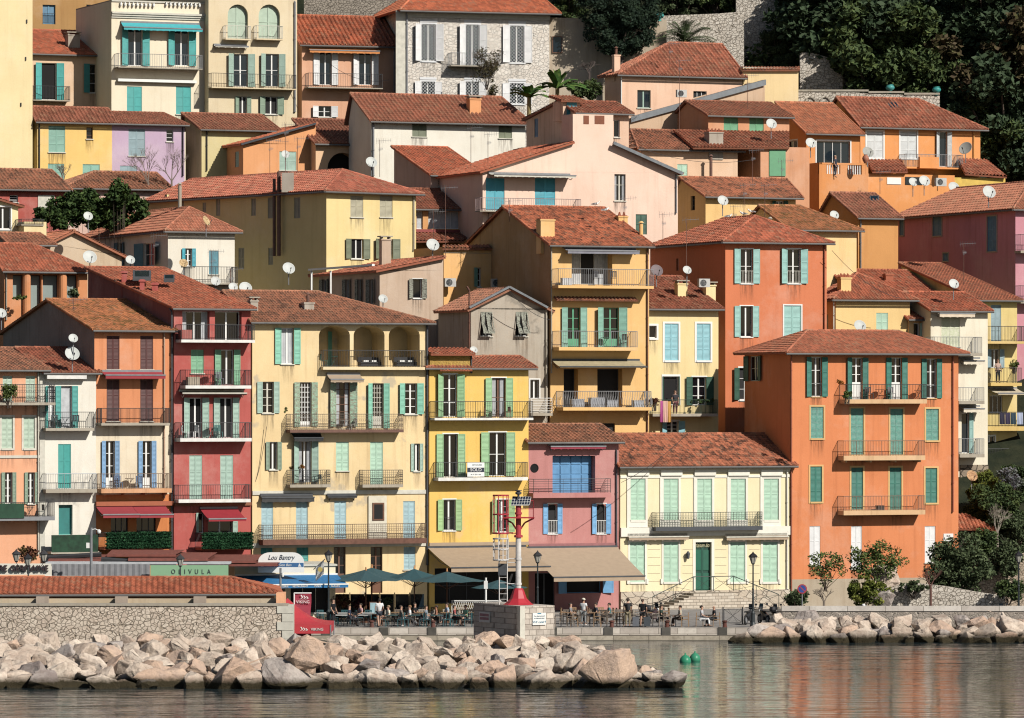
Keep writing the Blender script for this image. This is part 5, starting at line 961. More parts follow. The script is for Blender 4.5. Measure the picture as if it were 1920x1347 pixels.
# pedestal of the beacon
pd = thing('beacon_pedestal', 'square cut stone pedestal under the red and white harbour beacon', 'pedestal', (0, 0, 0)); c0 = at(976, 1137, 262.5); zt_ = c0.z
th = R(30); u = Vector((math.cos(th), math.sin(th), 0)); v = Vector((-math.sin(th), math.cos(th), 0)); wR = 2.15; dL = 5.2
bmx = MB(); PP = [c0, c0 + u * wR, c0 + u * wR + v * dL, c0 + v * dL]; lo = [Vector((p.x, p.y, 0)) for p in PP]
for i in range(4): bmx.poly([lo[i], lo[(i + 1) % 4], PP[(i + 1) % 4], PP[i]])
bmx.poly(PP); bmx.build('masonry', blocks('#dcd0c0', '#b8aca0', '#9c9084', .46, .3, dark=.45), pd)
mb = MB(); q = c0 - u * .06 - v * .06; mb.poly([q, q + u * .3, q + u * .3 - Vector((0, 0, 2.6)), q - Vector((0, 0, 2.6))]).poly([q, q + v * .3, q + v * .3 - Vector((0, 0, 2.6)), q - Vector((0, 0, 2.6))]); mb.build('corner_stones', M['offwhite'], pd)
def local_frame(o, th_): 
    e = bpy.data.objects.new('x', None); return e
sg = thing('harbour_sign', 'small white radio channel sign fixed to the right face of the beacon pedestal', 'sign', tuple(c0 + u * 1.15 - v * .05 + Vector((0, 0, -.72))), th)
MB().box(-.42, .42, -.02, .02, -.33, .33).build('sign_board', M['white'], sg); tb = paint('#3c7890', .6)
MB().box(-.12, .12, -.026, -.021, .27, .33).build('sign_header', paint('#2c8cb0'), sg)
text('Port départemental', 'sign_lettering', tb, .085, sg, (0, -.025, .16)); text('de Villefranche-Santé', 'sign_lettering', tb, .075, sg, (0, -.025, .04)); text('VHF canal 9', 'sign_lettering', paint('#2c90b4'), .17, sg, (0, -.025, -.17))
q = c0 + v * 3.9 + Vector((0, 0, -.75)); s2 = thing('warning_sign', 'faded white and red warning sign on the shaded face of the pedestal', 'sign', tuple(q - u * .04), th - math.pi / 2); MB().box(-.6, .6, -.02, .02, -.28, .28).build('sign_board', M['wslab'], s2); MB().box(-.5, .5, -.03, -.022, .05, .2).box(-.5, .5, -.03, -.022, -.15, 0).build('sign_stripe', paint('#a87880'), s2)
# beacon
rd = paint('#c01c30', .45, .06); wp = paint('#e4e0dc', .5, .15)
cb = at(972, 1137, 264.5); bc = thing('harbour_beacon', 'red and white harbour beacon mast with caged ladder and solar panel', 'beacon', (cb.x, cb.y, zt_)); zz = lambda py: at(972, py, 264.5).z - zt_; ux = 9000 / 264.5
X = lambda px: (px - 972) / ux
MB().lathe((0, 0, 0), [(.85, 0), (.7, .1), (.46, .35), (.3, .8), (.22, zz(1103))], 8).build('base_cone', rd, bc); MB().tube((0, 0, zz(1103)), (0, 0, zz(1008)), .155, 14).build('mast', wp, bc); MB().tube((0, 0, zz(1008)), (0, 0, zz(948)), .15, 14).lathe((0, 0, 0), [(.24, zz(1008)), (.24, zz(1004)), (.15, zz(1003))], 12).lathe((0, 0, 0), [(.2, zz(965)), (.2, zz(961))], 12).build('mast_top', rd, bc)
mb = MB(); zp = zz(972); mb.box(X(945), X(1002), -.5, .5, zp, zp + .06); 
for s_ in (-1, 1):
    mb.path([(s_ * .12, 0, zp - .6), (s_ * .35, 0, zp - .25), (s_ * .85, 0, zp)], .05, 6)
    for yy in (-.5, .5): mb.tube((s_ * .0 + X(1000), yy, zp), (X(1000), yy, zp + .95), .022, 5)
for z_ in (.5, .95): mb.path([(X(1000), -.5, zp + z_), (X(1000), .5, zp + z_), (X(960), .5, zp + z_)], .02, 5)
mb.build('platform', rd, bc)
mb = MB(); x0, x1 = X(925), X(953); 
for (ya, yb, m_, top, bot, nm) in ((0, 0, rd, 929, 1000, 'upper_ladder_cage'), (0, 0, wp, 1010, 1050, 'lower_ladder_cage')):
    mb = MB(); zt2, zb2 = zz(top), zz(bot)
    for k in range(6): an = math.pi * (.0 + k / 5); cx_ = (x0 + x1) / 2 + math.cos(an) * (x1 - x0) / 2; mb.tube((cx_, -.1 - .5 * math.sin(an), zb2), (cx_, -.1 - .5 * math.sin(an), zt2), .035, 4)
    for z_ in (zt2, (zt2 + zb2) / 2, zb2): mb.path([((x0 + x1) / 2 + math.cos(math.pi * k / 8) * (x1 - x0) / 2, -.1 - .5 * math.sin(math.pi * k / 8), z_) for k in range(9)] + [(x0 + (x1 - x0), -.1, z_)], .045, 5); mb.tube((x0, -.1, z_), (x1, -.1, z_), .035, 5)
    mb.tube((x1, -.05, zz(1000) if m_ is rd else zz(1055)), (0, 0, zz(1000) if m_ is rd else zz(1055)), .03, 5); mb.build(nm, m_, bc)
mb = MB(); 
for xx in (X(936), X(951)): mb.tube((xx, 0, 0), (xx, 0, zz(940)), .035, 5)
z_ = .3
while z_ < zz(945): mb.tube((X(936), 0, z_), (X(951), 0, z_), .018, 4); z_ += .3
for py in (1048, 1095): mb.tube((X(951), 0, zz(py)), (0, 0, zz(py)), .03, 5).lathe((0, 0, 0), [(.19, zz(py + 2)), (.19, zz(py - 2))], 10)
mb.build('ladder', wp, bc); MB().box(X(934), X(950), -.12, -.05, zz(1079), zz(1057)).build('control_box', M['dgrey'], bc)
mb = MB(); P = [(X(958), -.28, zz(947)), (X(993), -.28, zz(946)), (X(996), .25, zz(932)), (X(961), .25, zz(931))]; mb.poly(P).poly([(p[0], p[1] + .02, p[2] - .05) for p in P]); mb.build('solar_frame', M['white'], bc)
mb = MB(); PV = [Vector(p) for p in P]
for i in range(7):
    for j in range(3): f = lambda a, b: PV[0].lerp(PV[1], a).lerp(PV[3].lerp(PV[2], a), b) + Vector((0, -.01, .01)); a0, a1, b0, b1 = (i + .1) / 7, (i + .93) / 7, (j + .1) / 3, (j + .9) / 3; mb.poly([f(a0, b0), f(a1, b0), f(a1, b1), f(a0, b1)])
mb.build('solar_cells', paint('#18243c', .3, .05), bc); MB().lathe((0, 0, 0), [(.06, zz(934)), (.06, zz(928)), (.16, zz(927)), (.18, zz(924)), (.08, zz(921)), (.2, zz(920.5)), (.2, zz(919.5)), (0, zz(919))], 10).build('light_head', M['dgrey'], bc)
# buoys
by = MB().lathe((0, 0, 0), [(0, -.2), (.3, -.15), (.34, .05), (.3, .22), (.18, .36), (.05, .42), (.04, .52), (0, .53)], 16).build('mooring_buoy', paint('#189068', .35, .05), None, True); q = at(1285, 1242, 274.5); by.location = (q.x, 274.5, 0); tag(by, 'green round mooring buoy, lower and left of the pair', 'buoy', 'mooring buoys')
b2 = by.copy(); C.objects.link(b2); q = at(1303, 1240, 275.8); b2.location = (q.x, 275.8, .06); b2.scale = (.95,) * 3; b2['label'] = 'green round mooring buoy, upper and right of the pair'
# =============== TREES AND PLANTS ===============
def leaves(clumps, n, size, r, squash=.8, droop=0.0, long_=1.5):
    """leaf-sized quads spread over the outer part of many clumps: list of (centre, radius)"""
    V, Fc = [], []; tot = sum(c[1] ** 2 for c in clumps)
    for c, rad in clumps:
        k = max(3, int(n * rad * rad / tot))
        for _ in range(k):
            d = Vector((r.gauss(0, 1), r.gauss(0, 1), r.gauss(0, 1))).normalized(); p = c + Vector((d.x, d.y, d.z * squash)) * rad * r.uniform(.45, 1.08)
            a = Vector((r.gauss(0, 1), r.gauss(0, 1), r.gauss(0, .7) - droop)).normalized(); b = a.orthogonal().normalized(); b.rotate(Matrix.Rotation(r.uniform(0, 6.28), 3, a)); s = size * r.uniform(.6, 1.3); i = len(V)
            V += [tuple(p - a * s * long_ * .5), tuple(p + b * s * .4), tuple(p + a * s * long_ * .5), tuple(p - b * s * .4)]; Fc.append((i, i + 1, i + 2, i + 3))
    return V, Fc
def leafobj(name, clumps, n, size, m, parent, seed=1, **k):
    V, Fc = leaves(clumps, n, size, random.Random(seed), **k); me = bpy.data.meshes.new(name); me.from_pydata(V, [], Fc); me.materials.append(m); o = bpy.data.objects.new(name, me); C.objects.link(o); o.parent = parent; return o
def clumpset(r, n, rx, ry, rz, cz, cr):
    out = []
    for _ in range(n):
        d = Vector((r.gauss(0, 1), r.gauss(0, 1), r.gauss(0, 1))).normalized() * (r.random() ** .4); out.append((Vector((d.x * rx, d.y * ry, cz + d.z * rz)), cr * r.uniform(.6, 1.25)))
    return out
bark = paint('#5c4c40', .9, .2)
LM = {'oak': leafmat('#4c6038', '#36482a', '#667438'), 'olive': leafmat('#66744c', '#48583a', '#38442c'), 'dark': leafmat('#40543a', '#2e4028', '#506042'), 'yel': leafmat('#74802c', '#4c5c20', '#8c8c34'), 'laurel': leafmat('#3c5428', '#22341a', '#5c7434'), 'rust': leafmat('#7c4c34', '#5c2c28', '#6c6c38'),
      'brown': leafmat('#5c4c34', '#443828', '#54582c'), 'banana': leafmat('#4c7430', '#345424', '#7c9440'), 'ivy': leafmat('#245434', '#183c24', '#3c6c44'), 'grass': leafmat('#5c7030', '#44582a', '#7c8444'), 'silver': leafmat('#7c8468', '#5c6450', '#8c8c74'), 'marig': leafmat('#c4741c', '#a05c18', '#5c6430')}
def treeproto(name, seed, n, leaf, mat, cr=.9, rx=2.8, rz=2.4, nc=34, h=5.0):
    r = random.Random(seed); root = thing(name, 'x', 'tree'); cl = clumpset(r, nc, rx, rx, rz, h, cr); leafobj('crown', cl, n, leaf, mat, root, seed)
    mb = MB(); mb.tube((0, 0, -1.5), (0, 0, h * .5), .24, 8, .16)
    for c, rad in cl[:12]: mb.tube((0, 0, h * .42), c, .11, 5, .03)
    mb.build('trunk', bark, root); return root
PR = [treeproto('evergreen_tree', 11, 14000, .22, LM['dark'], nc=60, cr=.7), treeproto('evergreen_tree', 12, 14000, .21, LM['oak'], nc=60, cr=.65), treeproto('olive_tree', 13, 11000, .2, LM['olive'], cr=.8), treeproto('evergreen_tree', 14, 11000, .24, LM['brown'], cr=.85), treeproto('evergreen_tree', 15, 12000, .24, LM['yel'], cr=.8)]
used = set()
def onslope(px, py, h):
    """distance at which the sight line passes h metres above the hillside"""
    Y = 402.0
    while Y < 450 and at(px, py, Y).z > hz(at(px, py, Y).x, Y) + h: Y += .25
    return Y
def tree(k, px, py, Y, s, label, name=None, group='trees on the wooded slope', sz=1.0):
    """crown centre at the pixel"""
    o = PR[k] if k not in used else copy_tree(PR[k]); used.add(k); Y = onslope(px, py, 3.2 * s) if Y > 398 else Y; q = at(px, py, Y); o.location = (q.x, Y, q.z - 5.0 * s * sz); s *= 1.3 if Y > 390 else 1.15; o.location.z = q.z - 5.0 * s * sz; o.scale = (s, s, s * sz); o.rotation_euler = (0, 0, rng.uniform(0, 6.28)); o['label'] = label; o['group'] = group; return o
for k, px, py, Y, s, lab in ((0, 1600, 45, 424, 1.7, 'dark evergreen tree at the top edge left of the gold green shrubs'), (0, 1550, 20, 428, 1.5, 'dark evergreen tree beside the pale rock at the top edge'), (1, 1655, 105, 416, 1.5, 'grey green oak in the middle of the wooded slope'), (0, 1650, 120, 420, .9, 'deeply shaded evergreen above the rubble terrace wall'), (2, 1680, 70, 424, .9, 'soft grey green tree left of the bare pale rock face'),
    (1, 1690, 165, 408, 1.1, 'low oak behind the arcaded terrace wall between the two urns'), (4, 1765, 85, 416, .6, 'golden yellow green bush hanging beside the pale rock face'), (4, 1800, 110, 412, .8, 'olive yellow bush to the right of the cactus'), (0, 1860, 60, 432, 1.6, 'dark tree filling the top right corner'), (1, 1815, 20, 430, .9, 'oak at the top edge right of the pale rock face'),
    (4, 1740, 130, 410, .45, 'yellowish bush among the cactus clumps'), (0, 1640, 15, 412, 1.0, 'dark evergreen at the top edge above the middle of the slope'), (1, 1690, -10, 416, .7, 'oak at the top edge just left of the pale rock face'), (0, 1840, 70, 414, 1.1, 'dark evergreen between the gold green bush and the corner tree'), (2, 1530, 45, 409, .7, 'grey green olive beside the higher rubble wall'), (0, 1900, -5, 420, 1.2, 'dark evergreen in the extreme top right corner'), (3, 1880, 120, 418, 1.5, 'brownish dull leaved tree near the right edge'), (1, 1830, 180, 410, 1.0, 'broad oak above the right end of the orange villa roof'), (0, 1890, 210, 412, 1.5, 'dark evergreen at the right edge behind the villa'), (1, 1885, 265, 404, 1.0, 'dark green tree just right of the big grey satellite dish'), (0, 1915, 310, 400, 1.3, 'evergreen at the right edge above the pink house roof'),
    (1, 1770, 150, 406, .8, 'round green tree behind the right urn'), (2, 1455, 80, 407, .5, 'silvery olive tree above the cream annex terrace'), (3, 1405, -5, 409, .5, 'dull brown shrub at the top edge above the rubble wall'), (1, 1520, 80, 404, .4, 'rounded green bush left of the rubble terrace wall'), (2, 1620, 160, 401, .55, 'feathery grey green bush behind the arcaded wall'),
    (1, 1545, 157, 399, .4, 'small dark green bush on the grassy terrace'), (2, 1480, 120, 402, .38, 'silvery shrub directly behind the cream annex terrace'), (1, 1340, -12, 412, .6, 'green tree at the top edge right of the big conifer'), (2, 1275, 0, 412, .6, 'green tree behind the top of the big conifer'), (1, 1065, 8, 412, .5, 'small green tree at the top edge right of the stone house')):
    tree(k, px, py, Y, s, lab)
# conifer
r = random.Random(5); cy = thing('conifer_tree', 'big dark rounded conifer rising behind the pinkish hip roofed house', 'tree', tuple(at(1165, 112, 400.5))); ux = 9000 / 400.5; cl = []
for k in range(190):
    z = r.random(); w = (3.5 * math.sin(min(1, .25 + z) * math.pi * .62)) * (1 if z > .12 else .7); a = r.uniform(0, 6.28); q = r.random() ** .5 * w; cl.append((Vector((math.cos(a) * q, math.sin(a) * q, .9 + z * 6.2 - .25 * q * (1 if z < .3 else 0))), r.uniform(.45, .75)))
leafobj('crown', cl, 30000, .17, leafmat('#26382a', '#1c2c20', '#30422a'), cy, 5); mb = MB(); mb.tube((0, 0, -9), (0, 0, 1.6), .34, 8, .22)
for a in range(7): mb.tube((0, 0, .6), (math.cos(a) * 1.3, math.sin(a) * 1.3, 2.2), .14, 5, .05)
mb.build('trunk', bark, cy); cy.scale = (1, .55, 1)
# palms / banana plants
def fronds(name, label, cat, px, py, Y, n, L, m, w=.35, up=1.0, trunk=.5, seed=1, leaflet=True):
    r = random.Random(seed); o = thing(name, label, cat, tuple(at(px, py, Y))); mb = MB()
    for k in range(n):
        a = 2 * math.pi * k / n + r.uniform(-.3, .3); el = r.uniform(.25, 1.35) * up; d = Vector((math.cos(a), math.sin(a), 0)); side = Vector((-d.y, d.x, 0)); P = []
        for i in range(9): t_ = i / 8; P.append(d * L * t_ * math.cos(el) + Vector((0, 0, L * (t_ * math.sin(el) - (t_ ** 2) * .45)))  )
        for i in range(8):
            p, q = P[i], P[i + 1]
            if leaflet:
                for sg in (-1, 1):
                    for e in range(3): c = p.lerp(q, e / 3); tip = c + side * sg * w * math.sin(math.pi * (.12 + .85 * i / 8)) * 1.6 + (q - p) * .6 + Vector((0, 0, -.15)); mb.poly([c, c + (q - p) * .28, tip])
            else:
                wa, wb = w * math.sin(math.pi * (.02 + i / 8.3)) ** .6 if i else .03, w * math.sin(math.pi * min(.98, (.02 + (i + 1) / 8.3))) ** .6
                mb.poly([p - side * wa, q - side * wb, q, p]); mb.poly([p, q, q + side * wb + Vector((0, 0, .1)), p + side * wa + Vector((0, 0, .1))])
    mb.build('crown', m, o); MB().tube((0, 0, -trunk - 6), (0, 0, .1), .22, 8, .16).build('trunk', paint('#a08c50', .9, .2), o); return o
fronds('palm_tree', 'feathery palm tree behind the pinkish house roof, beside the conifer', 'palm', 1285, 78, 401, 34, 3.4, LM['olive'], .3, 1.0, 1.5, 3)
fronds('banana_plant', 'tall bird of paradise plant with paddle leaves right of the stone house', 'plant', 1045, 168, 386, 15, 2.9, LM['banana'], .3, 1.15, .6, 4, False); fronds('banana_plant', 'lower drooping paddle leaved plant beside the stone house corner', 'plant', 992, 185, 383, 15, 2.2, LM['banana'], .3, .95, .6, 6, False)
def bush(name, label, cat, px, py, Y, rxp, ryp, n, size, m, seed=1, nc=None, cr=None, stems=True, group=None, squash=.85, parent=None, droop=0):
    Y = onslope(px, py + ryp, .2) if Y > 399 else Y; r = random.Random(seed); u_ = Y / F; rx, rz = rxp * u_, ryp * u_; base = at(px, py + ryp, Y); o = thing(name, label, cat, tuple(base), group=group); cr = cr or min(rx, rz) * .38; cl = clumpset(r, nc or 22, rx - cr * .6, min(rx, 1.6) * .8, rz - cr * .6, rz, cr)
    leafobj('foliage', cl, n, size, m, o, seed, squash=squash, droop=droop)
    if stems:
        mb = MB()
        for c, _ in cl[:10]: mb.tube((r.uniform(-.15, .15), 0, -.3 if not (340 < Y < 399 and cat in ('hedge', 'shrub')) else -max(.3, min(16, base.z - ground(Y)))), c, .035, 4, .012)
        mb.build('stem', bark, o)
    return o
bush('garden_shrub', 'broad glossy leaved laurel hedge growing between the red house and the yellow house', 'hedge', 190, 392, 357, 106, 43, 12000, .24, LM['laurel'], 31, nc=120, cr=.5); bush('garden_shrub', 'upright tip of the laurel hedge against the brown roof', 'hedge', 222, 362, 356, 22, 26, 1800, .22, LM['laurel'], 32, nc=26, cr=.4)
bush('garden_shrub', 'left end of the laurel hedge in front of the red house', 'hedge', 98, 404, 355, 36, 34, 2500, .22, LM['laurel'], 33, nc=26, cr=.4)
bush('cactus_clump', 'pale green prickly pear cactus on the wooded slope', 'cactus', 1745, 110, 404, 30, 48, 260, .34, leafmat('#8c9c6c', '#6c7c54', '#a4a878'), 34, nc=26, cr=.5, stems=False); bush('cactus_clump', 'smaller prickly pear cactus above the arcaded wall', 'cactus', 1712, 150, 402, 25, 24, 160, .32, leafmat('#8c9c6c', '#6c7c54', '#a4a878'), 35, nc=14, cr=.45, stems=False)
bush('climbing_vine', 'bare brown climbing vine on the stone house front', 'vine', 912, 120, 394.5, 32, 42, 1500, .12, LM['brown'], 36, nc=24, cr=.5); bush('climbing_vine', 'leafless vine trunk growing up between the stone house windows', 'vine', 922, 172, 394, 13, 30, 700, .12, LM['brown'], 37, nc=12, cr=.3)
bush('garden_shrub', 'dense dark green shrub right of the paddle leaved plants', 'shrub', 1090, 165, 389, 42, 26, 2200, .2, LM['oak'], 38)
# lower right
bush('bay_tree', 'big dark glossy bush growing in front of the right end of the orange house', 'bush', 1795, 1062, 330.5, 70, 68, 9500, .17, LM['olive'], 41, nc=110, cr=.5); bush('garden_shrub', 'bright green rounded shrub left of the pale garden boulder', 'shrub', 1625, 1108, 322, 46, 38, 5200, .13, LM['yel'], 42, nc=50, cr=.3)
bush('climbing_rose', 'straggly vine with yellowing leaves climbing above the bright green shrub', 'shrub', 1640, 1050, 323, 60, 46, 2800, .14, LM['grass'], 43, nc=80, cr=.4); bush('climbing_rose', 'straggly rusty leaved creeper under the left ground floor window of the orange house', 'shrub', 1548, 1065, 323, 46, 36, 1000, .14, LM['grass'], 44, nc=50, cr=.35)
bush('garden_shrub', 'grey green shrub at the foot of the orange house corner behind the motorcycles', 'shrub', 1492, 1122, 320, 24, 24, 1500, .16, LM['olive'], 45); bush('garden_shrub', 'low rosemary bush on top of the dry stone wall', 'shrub', 1712, 1100, 327, 34, 14, 1300, .14, LM['olive'], 46)
tree(1, 1868, 950, 342, .62, 'leafy green tree at the right edge above the tiled lean-to', group='trees by the right edge'); tree(2, 1905, 1000, 340, .55, 'grey branched tree at the right edge beside the street lamp', group='trees by the right edge'); tree(1, 1840, 965, 343, .38, 'low leafy tree hiding the foot of the narrow cream house', group='trees by the right edge'); tree(1, 1905, 900, 347, .4, 'dark leafy tree below the pink house at the right edge', group='trees by the right edge'); tree(4, 1850, 915, 346, .42, 'yellow green tree under the mustard house balconies', group='trees by the right edge'); tree(1, 1890, 1060, 341, .45, 'dark green shrubby tree hanging over the stone retaining wall', group='trees by the right edge')
bush('garden_shrub', 'loose olive green bush hanging over the retaining wall right of the glossy bush', 'bush', 1885, 1050, 333, 34, 40, 3800, .17, LM['olive'], 81, nc=60, cr=.45); bush('garden_shrub', 'dense green bush under the tiled lean-to', 'bush', 1840, 1020, 334, 34, 30, 3000, .17, LM['oak'], 82, nc=50, cr=.45); bush('garden_shrub', 'low green bush at the foot of the retaining wall by the right lamp', 'bush', 1890, 1105, 326, 36, 22, 2200, .15, LM['oak'], 83, nc=36, cr=.35)
bush('wisteria', 'pale mauve flowering creeper under the mustard yellow house', 'vine', 1895, 895, 344, 30, 22, 1100, .13, leafmat('#8c8898', '#6c7068', '#5c6848'), 47)
# cafe and house plants
bush('potted_shrub', 'rust coloured shrub behind the cafe tables right of the lamp post', 'shrub', 635, 1125, 308, 24, 18, 1500, .13, LM['rust'], 51); bush('potted_shrub', 'dark purple shrub beside the menu board', 'shrub', 677, 1132, 308, 17, 15, 1200, .12, leafmat('#5c2c30', '#44202c', '#4c3428'), 52); bush('potted_shrub', 'green spiky shrub right of the menu board', 'shrub', 722, 1130, 309, 14, 14, 900, .12, LM['olive'], 53)
bush('potted_plant', 'reddish creeper growing on the restaurant roof below the peach house', 'plant', 50, 1038, 305, 24, 17, 700, .13, LM['rust'], 54); bush('potted_plant', 'leafy plant on the top balcony of the peach house', 'plant', 16, 735, 309, 17, 22, 700, .13, LM['grass'], 55)
bush('flower_pot', 'orange flowers on the top balcony corner of the orange house', 'plant', 1575, 716, 327, 9, 5, 300, .1, LM['marig'], 56, stems=False); bush('potted_plant', 'green plants at the left end of the orange house balcony', 'plant', 1588, 740, 327, 12, 10, 400, .1, LM['grass'], 57)
bush('potted_plant', 'green plant in a dark box at the left end of the cream house balcony', 'plant', 535, 768, 318, 10, 8, 350, .1, LM['grass'], 58); bush('flower_pot', 'rusty flowers above the left small balcony of the cream house', 'plant', 547, 877, 318, 6, 5, 160, .08, LM['rust'], 59, stems=False); bush('flower_pot', 'orange flowers in the red pot on the left small balcony', 'plant', 566, 876, 318, 6, 4, 160, .08, LM['marig'], 60, stems=False)
bush('flower_pot', 'brown flowers on the right small balcony of the cream house', 'plant', 682, 880, 321, 7, 5, 160, .08, LM['rust'], 61, stems=False); bush('potted_plant', 'trailing reddish plant on the slim yellow house balcony', 'plant', 1227, 754, 336, 10, 9, 400, .1, LM['rust'], 62); bush('potted_plant', 'green row of planter leaves along the slim yellow house balcony', 'plant', 1315, 752, 338.5, 28, 5, 500, .1, LM['laurel'], 63, stems=False)
bush('potted_plant', 'climbing plant in the right corner of the ochre house lower balcony', 'plant', 1202, 715, 337.8, 11, 24, 700, .1, LM['oak'], 64); bush('potted_plant', 'yucca on the mustard house balcony beside the leaning woman', 'plant', 1903, 682, 357, 9, 9, 200, .12, LM['grass'], 65); bush('potted_plant', 'green bushy plant on the red house third balcony', 'plant', 461, 812, 318, 6, 9, 250, .09, LM['rust'], 66)
bush('potted_plant', 'trailing leaves on the loggia ledge of the far left orange house', 'plant', 38, 559, 334, 15, 6, 300, .12, LM['grass'], 67, stems=False); bush('potted_plant', 'broad leaved plant beside the right loggia column, far left', 'plant', 138, 550, 334, 12, 10, 260, .14, LM['olive'], 68)
# leafy balcony screens on the orange and the red house
for HH, x0, x1, y0, y1, sd_ in ((a3, 200, 320, 998, 1028, 71), (a4, 380, 473, 999, 1029, 72)):
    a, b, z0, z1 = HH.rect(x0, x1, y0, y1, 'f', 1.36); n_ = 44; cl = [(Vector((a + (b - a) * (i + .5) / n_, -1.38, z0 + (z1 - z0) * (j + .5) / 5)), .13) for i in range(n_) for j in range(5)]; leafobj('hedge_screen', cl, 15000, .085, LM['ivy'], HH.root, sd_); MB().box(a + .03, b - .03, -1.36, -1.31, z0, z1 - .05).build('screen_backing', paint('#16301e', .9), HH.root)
# bare trees
def bare(label, px, py, Y, hpx, seed, spread=.9, col='#8c7c70'):
    r = random.Random(seed); u_ = Y / F; o = thing('bare_tree', label, 'tree', tuple(at(px, py, Y))); mb = MB(); h = hpx * u_
    def grow(p, d, L, rad, lv):
        q = p + d * L; mb.tube(p, q, rad, 4, rad * .6)
        if lv == 0: return
        for k in range(3 if lv > 1 else 4):
            e = (d + Vector((r.gauss(0, 1), r.gauss(0, .6), r.gauss(.2, .5))) * .55 * spread).normalized(); grow(q - d * L * r.uniform(0, .5), e, L * r.uniform(.55, .85), rad * .55, lv - 1)
    mb.tube((0, 0, -2), (0, 0, .1), .1, 6, .08)
    for k in range(3): grow(Vector((0, 0, 0)), Vector((r.gauss(0, .45), 0, 1)).normalized(), h * .3, .06, 4)
    mb.build('branches', paint(col, .9), o); return o
bare('bare leafless tree in front of the lavender house', 278, 345, 374, 95, 3); bare('slender bare tree in front of the khaki house shaded wall', 322, 340, 374, 80, 4); bare('thin bare shrub in front of the yellow house, upper left', 118, 345, 375, 55, 6, .7)
bare('tangle of bare grey branches at the right edge by the stone wall', 1870, 1000, 338, 75, 8, 1.2, '#a09484'); bare('leafless bush under the right ground floor window of the orange house', 1745, 1100, 326, 50, 9, 1.3, '#6c4438'); bare('leafless espaliered vine against the tall grey wall right of the stone house', 1105, 140, 396, 40, 10, 1.6, '#5c4c44'); bare('leafless thin shrub at the foot of the orange house beside the no parking sign', 1545, 1130, 322, 45, 11, 1.0, '#8c7c6c')
# garden walls high up
def wallthing(name, label, px0, px1, pys, Y, m, d=.6, cap=None, down=6.0):
    o = thing(name, label, 'wall', (0, 0, 0)); n = len(pys) - 1; mb = MB(); P = [at(px0 + (px1 - px0) * i / n, py, Y) for i, py in enumerate(pys)]
    for a, b in zip(P, P[1:]): al, bl = a - Vector((0, 0, down)), b - Vector((0, 0, down)); D = Vector((0, d, 0)); mb.poly([al, bl, b, a]).poly([a, b, b + D, a + D]).poly([al + D, bl + D, b + D, a + D])
    for e in (P[0], P[-1]): mb.poly([e, e + Vector((0, d, 0)), e + Vector((0, d, -down)), e - Vector((0, 0, down))])
    mb.build('masonry', m, o)
    if cap: 
        cm = MB()
        for a, b in zip(P, P[1:]): cm.box(a.x, b.x, Y - .08, Y + d + .08, a.z + .004, a.z + .16)
        cm.build('coping', cap, o)
    return o
rw = stonewall('#e4dacb', '#c8bcac', '#a89c8c', 3.6, .05, dark=.25); rg = stonewall('#b8ac9c', '#9c9284', '#807668', 3.8, .05, dark=.3)
wallthing('garden_wall', 'tall grey beige rendered wall with a barred window behind the espaliered vine', 1026, 1250, [33, 35, 37, 38], 402.3, stucco('#c8b8a0', .7, seed=5), down=12)
wallthing('garden_wall', 'rough rubble wall at the top edge between the beige and the stone house', 570, 760, [-20, -20, -18, -20], 410, rg, down=5)
wallthing('garden_wall', 'pale rubble garden wall right of the palm tree', 1235, 1395, [30, 28, 26, 22], 406, rw, down=9); wallthing('garden_wall', 'higher pale rubble wall at the top edge above the silvery olive tree', 1380, 1512, [-5, -2, 2, 0], 409.8, rw, down=6)
wallthing('garden_wall', 'ruined rubble terrace wall above the grassy terrace', 1500, 1580, [98, 100, 108, 125], 403.5, rw, down=8); 
for px, py, s_, lab in ((1730, -4, 2.4, 'bare pale rock at the very top edge between the trees'), (1743, 16, 2.2, 'pale rock outcrop just below the one at the top edge'), (1755, 38, 1.6, 'smallest and lowest pale rock of the outcrop among the trees'), (1722, 12, 1.5, 'pale rock on the left flank of the outcrop among the trees'), (1572, 118, 2.2, 'pale rounded rock at the right end of the ruined terrace wall')): q = at(px, py, onslope(px, py, 3.4)); o = boulder(q.x, q.y, q.z - .8, s_ * 1.1, 2, 'q', 1.0, 2.6, lab); o['group'] = 'rocks on the wooded slope'
aw = wallthing('arcaded_wall', 'long low arcaded garden wall crowned by two turquoise urns', 1495, 1762, [172, 172, 175, 178, 180], 396.5, rw, cap=M['slab'], down=9.5); mb = MB()
for px in (1520, 1548, 1576, 1604): c = at(px, 192, 396.4); mb.path([(c.x + .5 * math.cos(math.pi * k / 8), c.y, c.z - .3 + .75 * math.sin(math.pi * k / 8)) for k in range(9)], .05, 4)
mb.build('arches', M['slab'], aw)
wl = wallthing('retaining_wall', 'dry stone retaining wall behind the road on the right', 1668, 1885, [1096, 1094, 1100, 1110, 1118], 327.5, rw, down=2.0); wallthing('retaining_wall', 'tall stone retaining wall behind the street lamp at the right edge', 1800, 1990, [1080, 1052, 1040, 1035, 1030], 334.3, stonewall('#d0bca4', '#b8a48c', '#a08c78', 3.4, .05, dark=.35, coursed=True), down=7)
win_ = thing('barred_window', 'small barred window in the tall grey wall', 'window', tuple(at(1045, 84, 402.2))); MB().box(-.42, .42, -.03, .1, -.7, .7).build('frame', M['brownwood'], win_); MB().box(-.34, .34, -.05, -.03, -.62, .62).build('pane', M['bglass'], win_)
